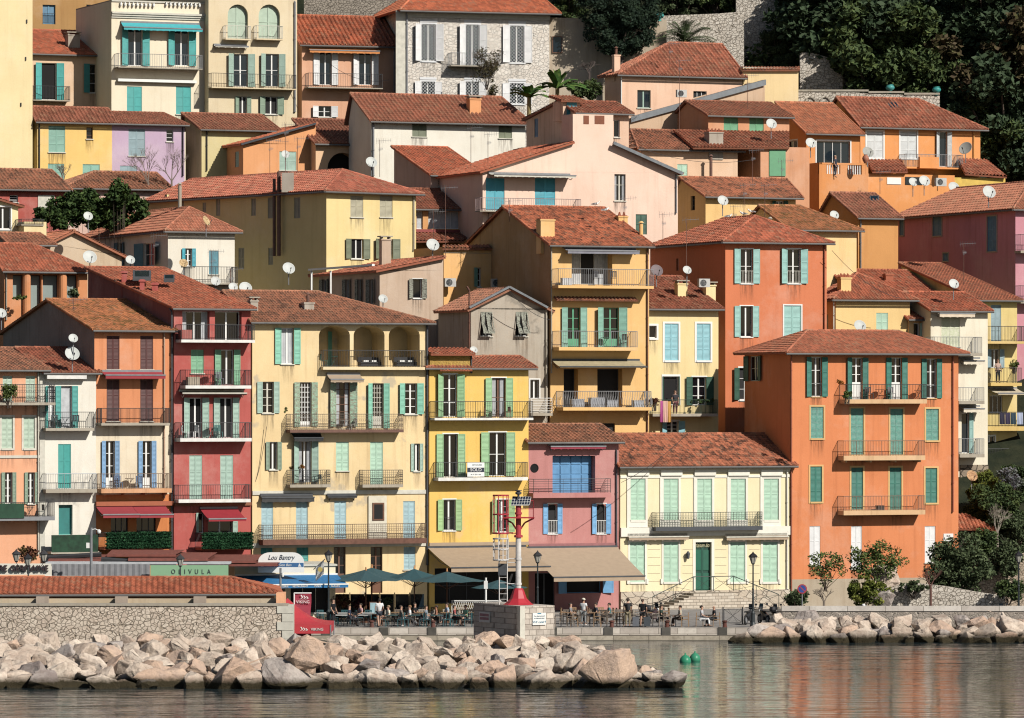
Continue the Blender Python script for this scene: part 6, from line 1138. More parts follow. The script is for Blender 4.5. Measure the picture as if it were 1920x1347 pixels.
for px, py, lab in ((1669, 168, 'turquoise garden urn on the arcaded wall, near its middle'), (1756, 172, 'turquoise garden urn at the right end of the arcaded wall'), (1237, 33, 'turquoise garden urn on the wall beside the big conifer')):
    q = at(px, py + 7, 396.6 if px > 1300 else 401); o = MB().lathe((0, 0, 0), [(.22, 0), (.1, .08), (.08, .18), (.3, .3), (.38, .45), (.3, .62), (.12, .68), (.3, .72), (0, .74)], 12).build('garden_urn', paint('#30a09c', .4), None, True); o.location = q; tag(o, lab, 'urn', 'turquoise garden urns')
tag(bush('grass_patch', None, None, 1560, 150, 407, 60, 9, 3000, .12, LM['grass'], 77, nc=40, stems=False), 'bright green grass on the terrace above the arcaded wall', 'grass', kind='stuff')
# ground cover over the wooded slope behind the trees
r = random.Random(99); cl = []
for _ in range(750):
    px = r.uniform(1380, 2000); Y = r.uniform(404, 452); x = (px - CX) / F * Y; cl.append((Vector((x, Y, hz(x, Y) + .3)), r.uniform(.9, 1.9)))
o = leafobj('undergrowth', cl, 52000, .34, LM['oak'], None, 98); tag(o, 'dense evergreen undergrowth covering the wooded slope', 'undergrowth', kind='stuff')
cl = []
for _ in range(90): x = r.uniform(-40, 22); Y = r.uniform(404, 440); cl.append((Vector((x, Y, hz(x, Y) + .3)), r.uniform(.8, 1.5)))
o = leafobj('undergrowth', cl, 5000, .3, LM['oak'], None, 97); tag(o, 'green scrub on the hillside behind the top row of houses', 'undergrowth', kind='stuff')
mb_ = boulder(*tuple(at(1660, 1082, 325)), 2.4, 0, 'q', label='rounded pale garden boulder in front of the orange house'); mb_['group'] = 'garden boulders'; mb2 = boulder(*tuple(at(1655, 1120, 322)), 2.0, 2, 'q', label='whitish grey boulder right of the bright green shrub'); mb2['group'] = 'garden boulders'
# =============== RESTAURANTS, SIGNS, LAMPS ===============
GZ = .745
rp_ = thing('restaurant_pavilion', 'low flat roofed restaurant pavilion with a grey cloth blind behind the harbour shed', 'pavilion', (0, 0, 0)); a, b = at(-40, 1060, 300.8), at(440, 1060, 300.8)
MB().box(a.x, b.x, 300.8, 301.0, GZ, a.z - .9).build('wall', M['room'], rp_)
mb = MB(); zf = at(0, 1058, 300.8).z
for px0, px1, m_, dz in ((85, 282, 'a', 0), (282, 430, 'b', 0)): q0, q1 = at(px0, 0, 300.8), at(px1, 0, 300.8); mb.box(q0.x, q1.x, 300.9, 309.5, zf - .02, zf + .1)
mb.build('roof', paint('#c8ccd0', .6, .12), rp_)
mb = MB(); q0, q1 = at(97, 1058, 300.7), at(281, 1080, 300.7); n = 60
for i in range(n): xa, xb = q0.x + (q1.x - q0.x) * i / n, q0.x + (q1.x - q0.x) * (i + 1) / n; ya, yb = 300.7 + .02 * math.sin(i * 1.7), 300.7 + .02 * math.sin((i + 1) * 1.7); mb.poly([(xa, ya, q1.z), (xb, yb, q1.z), (xb, yb, q0.z), (xa, ya, q0.z)])
mb.build('cloth_blind', paint('#8c8c90', .9, .1), rp_)
mb = MB()
for (px0, px1, y0, y1, Y0, Y1) in ((200, 330, 1040, 1031, 303, 309), (240, 390, 1048, 1036, 302, 308), (330, 480, 1052, 1040, 303, 311), (420, 520, 1058, 1046, 303, 311), (90, 200, 1050, 1040, 303, 308.5), (140, 290, 1056, 1046, 302, 306)):
    p0, p1, p2, p3 = at(px0, y0, Y0), at(px1, y0, Y0), at(px1 + 18, y1, Y1), at(px0 + 10, y1, Y1); D = Vector((0, 0, .14)); mb.poly([p0, p1, p2, p3]).poly([p0 - D, p1 - D, p1, p0]).poly([p3 - D, p2 - D, p1 - D, p0 - D])
mb.build('folded_awning_cover', paint('#8c4434', .8, .2), rp_); mb = MB()
for (px0, px1, y0, y1, Y0, Y1) in ((88, 190, 1046, 1040, 304.5, 309), (190, 285, 1049, 1056, 302.5, 303.5), (285, 330, 1056, 1060, 302.4, 302.8)): p0, p1 = at(px0, y0, Y0), at(px1, y1, Y0); mb.tube(p0, p1, .16, 6)
mb.build('rolled_awning', M['iron'], rp_)
def board(name, label, x0, x1, y0, y1, Y, m, d=.12): q0, q1 = at(x0, y0, Y), at(x1, y1, Y); o = thing(name, label, 'sign', ((q0.x + q1.x) / 2, Y, q1.z)); w, h = q1.x - q0.x, q0.z - q1.z; MB().box(-w / 2, w / 2, 0, d, 0, h).build('sign_board', m, o); return o, w, h
o, w, h = board('restaurant_sign', 'long white sign with raised dark letters at the left edge', -150, 96, 1057, 1078, 299.8, paint('#f0ecdc', .6, .02)); text('LA MÈRE GERMAINE', 'sign_lettering', paint('#3c2028', .6), .56, o, (w / 2 - .15, -.1, h / 2 + .04), ext=.07, align='RIGHT', wide=.9)
o, w, h = board('restaurant_sign', 'pale green fascia sign with spaced dark letters above the shed roof', 282, 428, 1060, 1084, 300.0, paint('#8cbc90', .6, .03)); text('O  L  I  V  U  L  A', 'sign_lettering', M['dgrey'], .42, o, (.1, -.02, h / 2 - .02), wide=.8)
lb = House('cafe_pavilion', 'cream cafe pavilion with a deep blue awning left of the lamp post', 'cafe', 440, 629, 1063, 306, 14, d=5.5, wall=sw('#f0e4c4', .15), base=.7); lb.win(520, 535, 1104, 1150, nx=1, pane='dark', fm='offwhite', name='glazed_door', dep=.4, sill=False); lb.win(545, 618, 1100, 1150, nx=3, nz=0, pane='dark', fm='offwhite', name='shop_front', dep=.4, sill=False)
MB().box(-.1, lb.w + .1, -.1, lb.d, lb.zt, lb.zt + .12).build('roof', M['offwhite'], lb.root); bl = paint('#1478b4', .7, .05); aw = lb.awn(440, 632, 1079, 1098, 3.4, bl, .2, M['white'], scal=False)
for k, s_ in enumerate(('AQUI SIEN BEN', 'BRASSERIE', 'RESTAURANT', 'PIZZA', 'GLACES')): zf = lb.L(440, 1098, -3.4).z; text(s_, 'awning_lettering', M['white'], .16, lb.root, (1.3 + k * (lb.w - 1.6) / 4.4, -3.48, zf - .1))
lb.done()
c = at(527, 1074, 305.2); sg = thing('cafe_sign', 'arched white cafe sign with blue script standing on the blue awning pavilion', 'sign', tuple(c)); w = 86 * 305 / 9000; hh = 38 * 305 / 9000
P = [(-w / 2, 0), (w / 2, 0), (w / 2, hh * .45)] + [(w / 2 - .75 + .75 * math.cos(a), hh - .6 + .6 * math.sin(a)) for a in [math.pi / 2 * k / 6 for k in range(7)]] + [(-w / 2 + .75 + .75 * math.cos(a), hh - .6 + .6 * math.sin(a)) for a in [math.pi / 2 + math.pi / 2 * k / 6 for k in range(7)]] + [(-w / 2, hh * .45)]
mb = MB(); mb.poly([(x, 0, z) for x, z in P]).poly([(x, .12, z) for x, z in reversed(P)])
for k in range(len(P)): (xa, za), (xb, zb_) = P[k], P[(k + 1) % len(P)]; mb.poly([(xa, 0, za), (xa, .12, za), (xb, .12, zb_), (xb, 0, zb_)])
mb.build('sign_board', M['white'], sg); MB().box(-w / 2 + .02, w / 2 - .02, -.012, -.002, .36, .62).build('blue_stripe', paint('#1c6ca8'), sg); navy = paint('#14344c')
text('Lou Bantry', 'sign_lettering', navy, .44, sg, (0, -.02, hh - .33), shear=.35, wide=.85); text('Aqui Sien Ben', 'sign_lettering', M['white'], .23, sg, (0, -.02, .48), shear=.3)
mb = MB()
for s_ in (-1, 1): mb.poly([(s_ * 1.08, -.015, .38), (s_ * 1.3, -.015, .38), (s_ * 1.16, -.015, .6)])
mb.build('boat_mark', M['white'], sg)
fl = thing('wall_flag', 'white flag with a yellow emblem hanging on a slanted pole beside the lamp post', 'flag', tuple(at(588, 1068, 304))); u_ = 304 / 9000; MB().tube((0, 0, 0), (22 * u_, -.6, 20 * u_), .03, 6).build('pole', M['slab'], fl); mb = MB()
for i in range(6):
    for j in range(8): f = lambda a, b: (4 * u_ + a * 16 * u_, -.2 - .35 * a + .06 * math.sin(b * 9 + a * 4), 18 * u_ * (.2 + a * .8) - b * 26 * u_); mb.poly([f(i / 6, j / 8), f((i + 1) / 6, j / 8), f((i + 1) / 6, (j + 1) / 8), f(i / 6, (j + 1) / 8)])
mb.build('cloth', M['white'], fl); MB().lathe((0, 0, 0), [(.0, 0), (.16, .001), (.16, .02), (0, .021)], 10).build('emblem', paint('#c8b050'), fl).matrix_local = Matrix.Translation((13 * u_, -.62, 0.02)) @ Matrix.Rotation(math.pi / 2, 4, 'X')
# banner and tent
vr = paint('#b01840', .7, .05)
bn = thing('feather_banner', 'upright dark red banner with white ship emblem and lettering', 'banner', tuple(at(568, 1195, 279))); u_ = 279 / 9000; mb = MB(); n = 10
for i in range(n): a, b = i / n, (i + 1) / n; w = lambda t_: 15 * u_ + .03 * math.sin(t_ * 9); mb.poly([(-w(a), .05 * math.sin(a * 8), 82 * u_ * a), (w(a), -.05 * math.sin(a * 7), 82 * u_ * a), (w(b), -.05 * math.sin(b * 7), 82 * u_ * b), (-w(b), .05 * math.sin(b * 8), 82 * u_ * b)])
mb.build('cloth', vr, bn); MB().tube((-16.5 * u_, 0, -.3), (-16.5 * u_, 0, 83 * u_), .04, 6).tube((-16.5 * u_, 0, 82.5 * u_), (16 * u_, 0, 82.5 * u_), .04, 6).build('pole', M['white'], bn)
text('VIKING', 'banner_lettering', M['white'], .24, bn, (0, -.08, 66 * u_)); text('R', 'banner_lettering', M['white'], .3, bn, (.1, -.08, 40 * u_)) if False else None
def sail(o, x, y, z, s):
    mb = MB()
    for dx, sc_ in ((0, 1.), (.16, .85), (.32, .7)): mb.poly([(x + (dx - .1) * s, y, z), (x + (dx + .12) * s, y, z + .14 * s * sc_), (x + (dx + .02) * s, y, z + .3 * s * sc_), (x + (dx - .04) * s, y, z + .28 * s * sc_), (x + (dx + .05) * s, y, z + .14 * s * sc_)])
    mb.build('ship_emblem', M['white'], o)
sail(bn, -.1, -.08, 70 * u_, 1.0)
tn = thing('gazebo_tent', 'bright red gazebo tent half hidden behind the sea wall end', 'tent', tuple(at(560, 1200, 276))); u_ = 276 / 9000; X0, X1, ye, yp = -3.2, (623 - 560) * u_, (1200 - 1168) * u_, (1200 - 1138) * u_; tr = paint('#c4142c', .6, .04); cx_ = (X0 + X1) / 2; dpt = (X1 - X0) / 2; A = [(X0, -dpt, ye), (X1, -dpt, ye), (X1, dpt, ye), (X0, dpt, ye)]; mb = MB(); apx = Vector((cx_, 0, yp + .5))
for i in range(4):
    p, q = Vector(A[i]), Vector(A[(i + 1) % 4])
    for k in range(6):
        t0, t1 = k / 6, (k + 1) / 6; g = lambda b_, t_: b_.lerp(apx, t_) + Vector((0, 0, -.38 * math.sin(math.pi * t_)))
        mb.poly([g(p, t0), g(q, t0), g(q, t1), g(p, t1)])
    mb.poly([p, q, q - Vector((0, 0, .5)), p - Vector((0, 0, .5))])
mb.build('canopy', tr, tn); mb = MB()
for p in A: mb.tube((p[0], p[1], -.4), p, .04, 6)
mb.build('frame', M['grey'], tn); text('VIKING', 'tent_lettering', M['white'], .22, tn, ((598 - 560) * u_, -dpt - .03, ye - .26)); sail(tn, .25, -dpt - .03, ye - .38, .9)
# parasols
tl = paint('#185058', .8, .1); pr0 = None
def parasol(px, pyt, half, pye, Y, label):
    global pr0
    if pr0 is None:
        pr0 = thing('parasol', 'x', 'parasol', group='teal cafe parasols'); mb = MB(); n = 8; R0 = 1.9
        for k in range(n):
            a0, a1 = math.pi / n + 2 * math.pi * k / n, math.pi / n + 2 * math.pi * (k + 1) / n; f = lambda t_, a: Vector((math.cos(a) * R0 * t_, math.sin(a) * R0 * t_, 2.5 + .55 * (1 - t_) ** 1.1 - .03 * math.sin(math.pi * t_)))
            for j in range(5):
                t0, t1 = j / 5, (j + 1) / 5; mid = (a0 + a1) / 2; m0, m1 = f(t0, mid) * 1, f(t1, mid) * 1; m0 = Vector((m0.x * .95, m0.y * .95, m0.z - .05 * t0)); m1 = Vector((m1.x * .95, m1.y * .95, m1.z - .05 * t1)); mb.poly([f(t0, a0), f(t1, a0), m1, m0]); mb.poly([m0, m1, f(t1, a1), f(t0, a1)])
        mb.build('canopy', tl, pr0); MB().tube((0, 0, 0), (0, 0, 3.1), .035, 8).lathe((0, 0, 0), [(.3, 0), (.3, .08), (.06, .12)], 12).build('pole', M['brownwood'], pr0); MB().tube((0, 0, 3.05), (0, 0, 3.25), .06, 8, .03).build('finial', paint('#c88c50'), pr0); mb = MB()
        for k in range(8): a = math.pi / n + 2 * math.pi * k / n; mb.tube((0, 0, 2.0), (math.cos(a) * 1.1, math.sin(a) * 1.1, 2.55), .015, 4)
        mb.build('rib_frame', M['brownwood'], pr0); o = pr0
    else: o = copy_tree(pr0)
    q = at(px, pyt, Y); s_ = half * 1.28 * Y / F / 1.9; o.location = (q.x, Y, GZ); o.scale = (s_, s_, (q.z - GZ) / 3.2); o['label'] = label; o.rotation_euler = (0, 0, rng.uniform(0, .8))
parasol(697, 1060, 62, 1085, 311, 'teal parasol peeking out behind the leftmost pair, nearest the house'); parasol(686, 1065, 54, 1087, 307, 'teal parasol nearest the lamp post'); parasol(777, 1062, 50, 1087, 309, 'teal parasol in the middle of the row, in front of the cream house corner'); parasol(838, 1067, 56, 1088, 307, 'teal parasol below the left edge of the beige awning'); parasol(936, 1083, 44, 1100, 306, 'small low teal parasol behind the beacon ladder')
# street lamps
def lamp(px, pyt, pyb, Y, label, zb_=GZ, heads=1):
    o = thing('street_lamp', label, 'street lamp', (at(px, pyb, Y).x, Y, zb_), group='lantern street lamps'); H_ = at(px, pyt, Y).z - zb_; im = paint('#30383c', .45); hl = H_ - .75
    MB().lathe((0, 0, 0), [(.2, 0), (.2, .12), (.13, .3), (.12, .8), (.15, .86), (.075, 1.0), (.055, hl * .6), (.085, hl * .61), (.05, hl * .63), (.045, hl)], 12).build('pole', im, o)
    L_ = [(0, 0, hl)] if heads == 1 else [(0, -.3, hl), (-.75, .1, hl + .25), (.95, .1, hl + .25)]
    for (lx, ly, lz) in L_:
        if heads > 1: MB().path([(0, 0, hl - .35), (lx * .6, ly * .6, hl - .3), (lx, ly, lz)], .025, 5).build('bracket', im, o)
        MB().lathe((lx, ly, lz), [(.03, 0), (.1, .04), (.11, .1)], 6).build('lantern_base', M['iron'], o); MB().lathe((lx, ly, lz), [(.25, .5), (.3, .52), (.2, .64), (.09, .72), (.03, .8), (0, .86)], 6).build('lantern_cap', M['iron'], o); MB().lathe((lx, ly, lz), [(.11, .1), (.23, .5)], 6).build('lantern_glass', paint('#b8b4a8', .2), o); mb = MB()
        for k in range(6): a = math.pi * k / 3; mb.tube((lx + .11 * math.cos(a), ly + .11 * math.sin(a), lz + .1), (lx + .235 * math.cos(a), ly + .235 * math.sin(a), lz + .5), .015, 4)
        mb.build('lantern_frame', M['iron'], o)
    return o
lamp(616, 1033, 1160, 303.5, 'street lamp beside the blue cafe awning'); lamp(1008, 1035, 1150, 303.5, 'street lamp in front of the beige awnings, right of the beacon'); lamp(1412, 1037, 1172, 301.2, 'street lamp at the end of the quay in front of the cream villa'); lamp(1910, 1035, 1136, 312, 'street lamp at the right edge behind the parapet', .62); lamp(53, 1040, 1160, 297.5, 'street lamp with three lanterns in front of the white raised letter sign', heads=3); lamp(338, 1041, 1160, 298, 'street lamp in front of the pale green sign')
cp = thing('camera_pole', 'tall thin grey pole with a white dome camera in front of the pavilion', 'pole', tuple(at(171, 1090, 298))); u_ = 298 / 9000; MB().tube((0, 0, -3), (0, 0, 100 * u_), .085, 10).build('pole', M['grey'], cp); MB().path([(0, 0, 96 * u_), (.25, 0, 98 * u_), (.45, 0, 95 * u_)], .03, 5).build('bracket', M['white'], cp); MB().lathe((.48, 0, 89 * u_), [(0, 0), (.1, .03), (.13, .12), (.12, .2), (.05, .26), (0, .27)], 12).build('dome_camera', M['white'], cp); MB().box(-.3, -.1, -.1, .1, 62 * u_, 72 * u_).build('control_box', M['white'], cp)
c2 = thing('camera_pole', 'short grey post with a small white camera in front of the blue awning', 'pole', tuple(at(526, 1110, 300))); MB().tube((0, 0, -2), (0, 0, 45 * u_), .07, 8).build('pole', M['grey'], c2); MB().lathe((.13, -.05, 28 * u_), [(0, 0), (.08, .02), (.1, .12), (.1, .26), (0, .28)], 10).build('dome_camera', M['white'], c2)
c3 = thing('signal_post', 'plain white post standing on the quay left of the stone pedestal', 'post', tuple(at(911, 1138, 301))); c3.location.z = GZ; MB().tube((0, 0, 0), (0, 0, 3.1), .06, 8).box(-.12, .12, -.08, .02, 2.4, 2.9).build('pole', M['white'], c3)
ns = thing('no_parking_sign', 'round blue and red no parking sign in front of the orange house plinth', 'road sign', tuple(at(1504, 1135, 310))); MB().tube((0, 0, -.6), (0, 0, 1.15), .035, 8).build('pole', M['grey'], ns)
def disc(r, y, m, nm, par, z=1.05, n=20): MB().poly([(r * math.cos(2 * math.pi * k / n), y, z + r * math.sin(2 * math.pi * k / n)) for k in range(n)]).build(nm, m, par)
MB().lathe((0, 0, 0), [(0, -.02), (.31, -.02), (.31, .02), (0, .02)], 20).build('sign_board', paint('#c02030', .5), ns).matrix_local = Matrix.Translation((0, -.06, 1.05)) @ Matrix.Rotation(math.pi / 2, 4, 'X')
disc(.24, -.085, paint('#2048a0', .5), 'blue_field', ns); MB().poly([(-.2, -.09, 1.21), (-.16, -.09, 1.25), (.2, -.09, .89), (.16, -.09, .85)]).build('red_bar', paint('#c02030', .5), ns)
lt = thing('tiled_lean_to', 'small bright tiled lean-to roof right of the orange house', 'shed', tuple(at(1800, 1000, 339))); u_ = 339 / 9000; mb = MB(); tileface(mb, [(-.5, 0, 9 * u_), (72 * u_, 0, 7 * u_), (20 * u_, 2.5, 34 * u_), (-.5, 2.5, 36 * u_)], pitch=.26); mb.build('roof', RT['bright'], lt); MB().box(-.4, 60 * u_, .5, 2.4, -3.5, 6 * u_).build('wall', M['room'], lt)
# restaurant front clutter: lattice screen, menu board, stairs of the villa, railings
ls = thing('lattice_screen', 'white lattice screen in front of the yellow house shop front', 'screen', tuple(at(848, 1133, 310))); ls.location.z = GZ; w = 90 * 310 / 9000; mb = MB(); mb.box(0, w, -.03, .03, 1.25, 1.31).box(0, w, -.03, .03, .5, .56)
for k in range(22): x = w * k / 22; mb.tube((x, 0, .55), (x + .25, 0, 1.27), .018, 4).tube((x + .25, 0, .55), (x, 0, 1.27), .018, 4)
mb.box(-.05, 0, -.03, .03, 0, 1.31).box(w, w + .05, -.03, .03, 0, 1.31); mb.build('lattice', M['white'], ls)
wb = thing('dark_panel_row', 'row of dark glossy panels standing behind the teal parasols', 'screen', (0, 311.5, GZ)); q0, q1 = at(628, 0, 311.5).x, at(796, 0, 311.5).x  # row of dark panels filling the dark area behind the parasols
for k in range(6): xa, xb = q0 + (q1 - q0) * k / 6, q0 + (q1 - q0) * (k + 1) / 6; MB().box(xa + .04, xb - .04, -.02, .02, .1, 1.65).build('panel', M['bglass'], wb); MB().box(xa - .03, xa + .03, -.04, .04, 0, 1.75).build('post', M['iron'], wb)
for px, py0, px1, lab in ((560, 1133, 600, 'teal'),): pass
mn = thing('menu_board', 'wooden framed pale blue menu board between the two shrubs', 'menu board', tuple(at(700, 1140, 306.5))); mn.location.z = GZ; MB().box(-.25, .25, -.03, .03, .55, 1.35).build('frame', M['brownwood'], mn); MB().box(-.2, .2, -.04, -.031, .6, 1.3).build('panel', paint('#a8d0dc'), mn); MB().tube((-.2, 0, 0), (-.2, 0, .55), .02, 4).tube((.2, 0, 0), (.2, 0, .55), .02, 4).build('leg', M['brownwood'], mn)
st = thing('entrance_stairs', 'pale stone double stairs with an iron handrail below the green front door', 'stairs', tuple(a8.W(a8.L(1319, 1111))), a8.th); z0 = st.location.z - GZ; sb = MB(); lw = 1.5; sb.box(-lw, lw, -1.7, -.16, -z0, 0); ns_ = 7
for k in range(1, ns_): sb.box(-lw - k * .36, -lw - (k - 1) * .36, -1.7, -.16, -z0, -z0 * k / ns_); sb.box(lw + (k - 1) * .36, lw + k * .36, -1.7, -.16, -z0, -z0 * k / ns_)
sb.build('steps', blocks('#dccfbc', '#c0b09c', '#988c7c', .5, .2), st); rm = paint('#3c4c44', .5); mb = MB(); e = lw + ns_ * .36 + .5; PT = [(-e, -z0 + .9), (-lw, 1.15), (lw, 1.15), (e + .4, -z0 + .9)]
for y in (-1.66,):
    for (xa, za), (xb, zb_) in zip(PT, PT[1:]):
        mb.tube((xa, y, za), (xb, y, zb_), .03, 5); n = max(2, round(abs(xb - xa) / 1.4))
        for k in range(n):
            x0, x1 = xa + (xb - xa) * k / n, xa + (xb - xa) * (k + 1) / n; zz0, zz1 = za + (zb_ - za) * k / n, za + (zb_ - za) * (k + 1) / n; mb.tube((x0, y, zz0), (x0, y, zz0 - 1.0), .025, 4); mb.tube((x0, y, zz0), (x1, y, zz1 - .95), .014, 4); mb.tube((x0, y, zz0 - .95), (x1, y, zz1), .014, 4)
        mb.tube((xb, y, zb_), (xb, y, zb_ - 1.0), .025, 4)
mb.build('handrail', rm, st)
wl_ = thing('wall_lantern', 'black wall lantern left of the green front door', 'lantern', tuple(a8.W(a8.L(1289, 1042, -.15))), a8.th); MB().lathe((0, -.1, 0), [(0, -.25), (.1, -.2), (.16, .15), (.06, .28), (0, .33)], 6).build('lantern_glass', M['dgrey'], wl_)
BA = None
def barrier(px, Y, label, zb_=GZ, w=1.0):
    global BA
    if BA is None:
        BA = thing('street_barrier', 'x', 'barrier', group='black cross braced street barriers'); mb = MB(); mb.tube((-.62, 0, 0), (-.62, 0, 1.1), .04, 6).tube((.62, 0, 0), (.62, 0, 1.1), .04, 6); mb.build('post', M['iron'], BA); mb = MB()
        for z in (.12, .95): mb.tube((-.55, 0, z), (.55, 0, z), .02, 4)
        for x in (-.55, .55): mb.tube((x, 0, .12), (x, 0, .95), .02, 4)
        mb.tube((-.55, 0, .12), (.55, 0, .95), .016, 4).tube((.55, 0, .12), (-.55, 0, .95), .016, 4).tube((-.3, 0, .12), (.3, 0, .95), .012, 4).tube((.3, 0, .12), (-.3, 0, .95), .012, 4); mb.build('cross_brace', M['iron'], BA); o = BA
    else: o = copy_tree(BA)
    o.location = (at(px, 0, Y).x, Y, zb_); o.scale = (w, 1, 1); o['label'] = label
barrier(1374, 305, 'black street barrier between the cream villa stairs and the lamp post')
for px, lab in ((1525, 'behind the parapet below the leafless thin shrub'), (1562, 'behind the parapet left of the helmeted rider'), (1672, 'behind the parapet right of the bright green shrub'), (1712, 'behind the parapet in front of the dry stone wall'), (1758, 'behind the parapet, farthest right of the row')): barrier(px, 307, 'black street barrier ' + lab, .62)
# =============== CHAIRS AND TABLES ===============
def chairproto(col, arm=True):
    m = paint(col, .6, .1); o = thing('cafe_chair', 'x', 'chair'); MB().box(-.21, .21, -.21, .21, .43, .46).build('seat', m, o); mb = MB()
    for k in range(4): mb.box(-.2 + k * .11, -.2 + k * .11 + .07, .2, .22, .5, .88)
    mb.box(-.22, .22, .195, .225, .82, .89); mb.build('backrest', m, o)
    for sx_ in (-1, 1):
        MB().tube((sx_ * .21, -.2, 0), (sx_ * .2, -.2, .65 if arm else .43), .022, 4).build('leg', m, o); MB().tube((sx_ * .21, .24, 0), (sx_ * .2, .21, .88), .022, 4).build('leg', m, o)
        if arm: MB().box(sx_ * .2 - .02, sx_ * .2 + .02, -.22, .22, .64, .67).build('armrest', m, o)
    return o
def tableproto(col):
    m = paint(col, .5, .1); o = thing('cafe_table', 'x', 'table'); MB().box(-.38, .38, -.35, .35, .71, .74).build('table_top', m, o); MB().tube((0, 0, .02), (0, 0, .71), .03, 6).build('pedestal', M['iron'], o); MB().tube((-.3, 0, .02), (.3, 0, .02), .02, 4).tube((0, -.3, .02), (0, .3, .02), .02, 4).build('foot', M['iron'], o); return o
CPR = {'tan': chairproto('#8c7c6c'), 'teal': chairproto('#1c5c64', False), 'black': chairproto('#2c2c30', False), 'wood': chairproto('#a8845c'), 'pale': chairproto('#b4a898')}
TPR = {'dark': tableproto('#4c443c'), 'teal': tableproto('#2c6468'), 'white': tableproto('#dcdcd8'), 'wood': tableproto('#9c7850')}; fst = set()
def place(PRS, k, x, y, rz, label, group):
    o = PRS[k] if id(PRS[k]) not in fst else copy_tree(PRS[k]); fst.add(id(PRS[k])); o.location = (x, y, GZ); o.rotation_euler = (0, 0, rz); o['label'] = label; o['group'] = group; return o
def setrow(px0, px1, Y, dx, chairs, table, zone, seats=2):
    px = px0
    while px < px1:
        x = at(px, 0, Y).x; place(TPR, table, x, Y, rng.uniform(-.1, .1), {'dark': 'dark square', 'teal': 'teal', 'white': 'white topped', 'wood': 'wooden'}[table] + ' cafe table ' + zone, table + ' cafe tables ' + zone)
        ks = (rng.choice(chairs), rng.choice(chairs), rng.choice(chairs)); nm = {'tan': 'grey brown', 'teal': 'teal metal', 'black': 'black', 'wood': 'light wooden', 'pale': 'pale'}
        for k, (dx_, dy_, rz) in zip(ks, ((-.58, 0, math.pi / 2), (.58, 0, -math.pi / 2), (0, .6, 0))[:seats]): place(CPR, k, x + dx_, Y + dy_ + rng.uniform(-.08, .08), rz + rng.uniform(-.25, .25), nm[k] + ' cafe chair ' + zone, nm[k] + ' chairs ' + zone)
        px += dx
setrow(1052, 1300, 301.6, 43, ('tan', 'tan', 'wood', 'black'), 'dark', 'in the front row along the quay edge, right of the pedestal'); setrow(1062, 1250, 305.2, 50, ('tan', 'pale', 'tan'), 'wood', 'in the rear row under the beige awning', 3); setrow(1075, 1240, 308.5, 52, ('wood', 'tan'), 'dark', 'close to the pink house front', 3)
setrow(640, 690, 301.7, 44, ('black',), 'white', 'in the front row beside the waiter in black', 2); setrow(600, 700, 304.6, 45, ('teal',), 'white', 'in the middle row behind the waiter in black', 3); setrow(735, 885, 301.7, 42, ('teal',), 'teal', 'in the front row left of the pedestal', 2)
setrow(645, 880, 303.3, 47, ('teal', 'black'), 'dark', 'in the second row of the teal cafe terrace', 2); setrow(745, 885, 305.5, 46, ('pale', 'tan'), 'wood', 'under the teal parasols', 3); setrow(765, 880, 309, 50, ('pale', 'wood'), 'wood', 'in the back row beside the white lattice screen', 3)
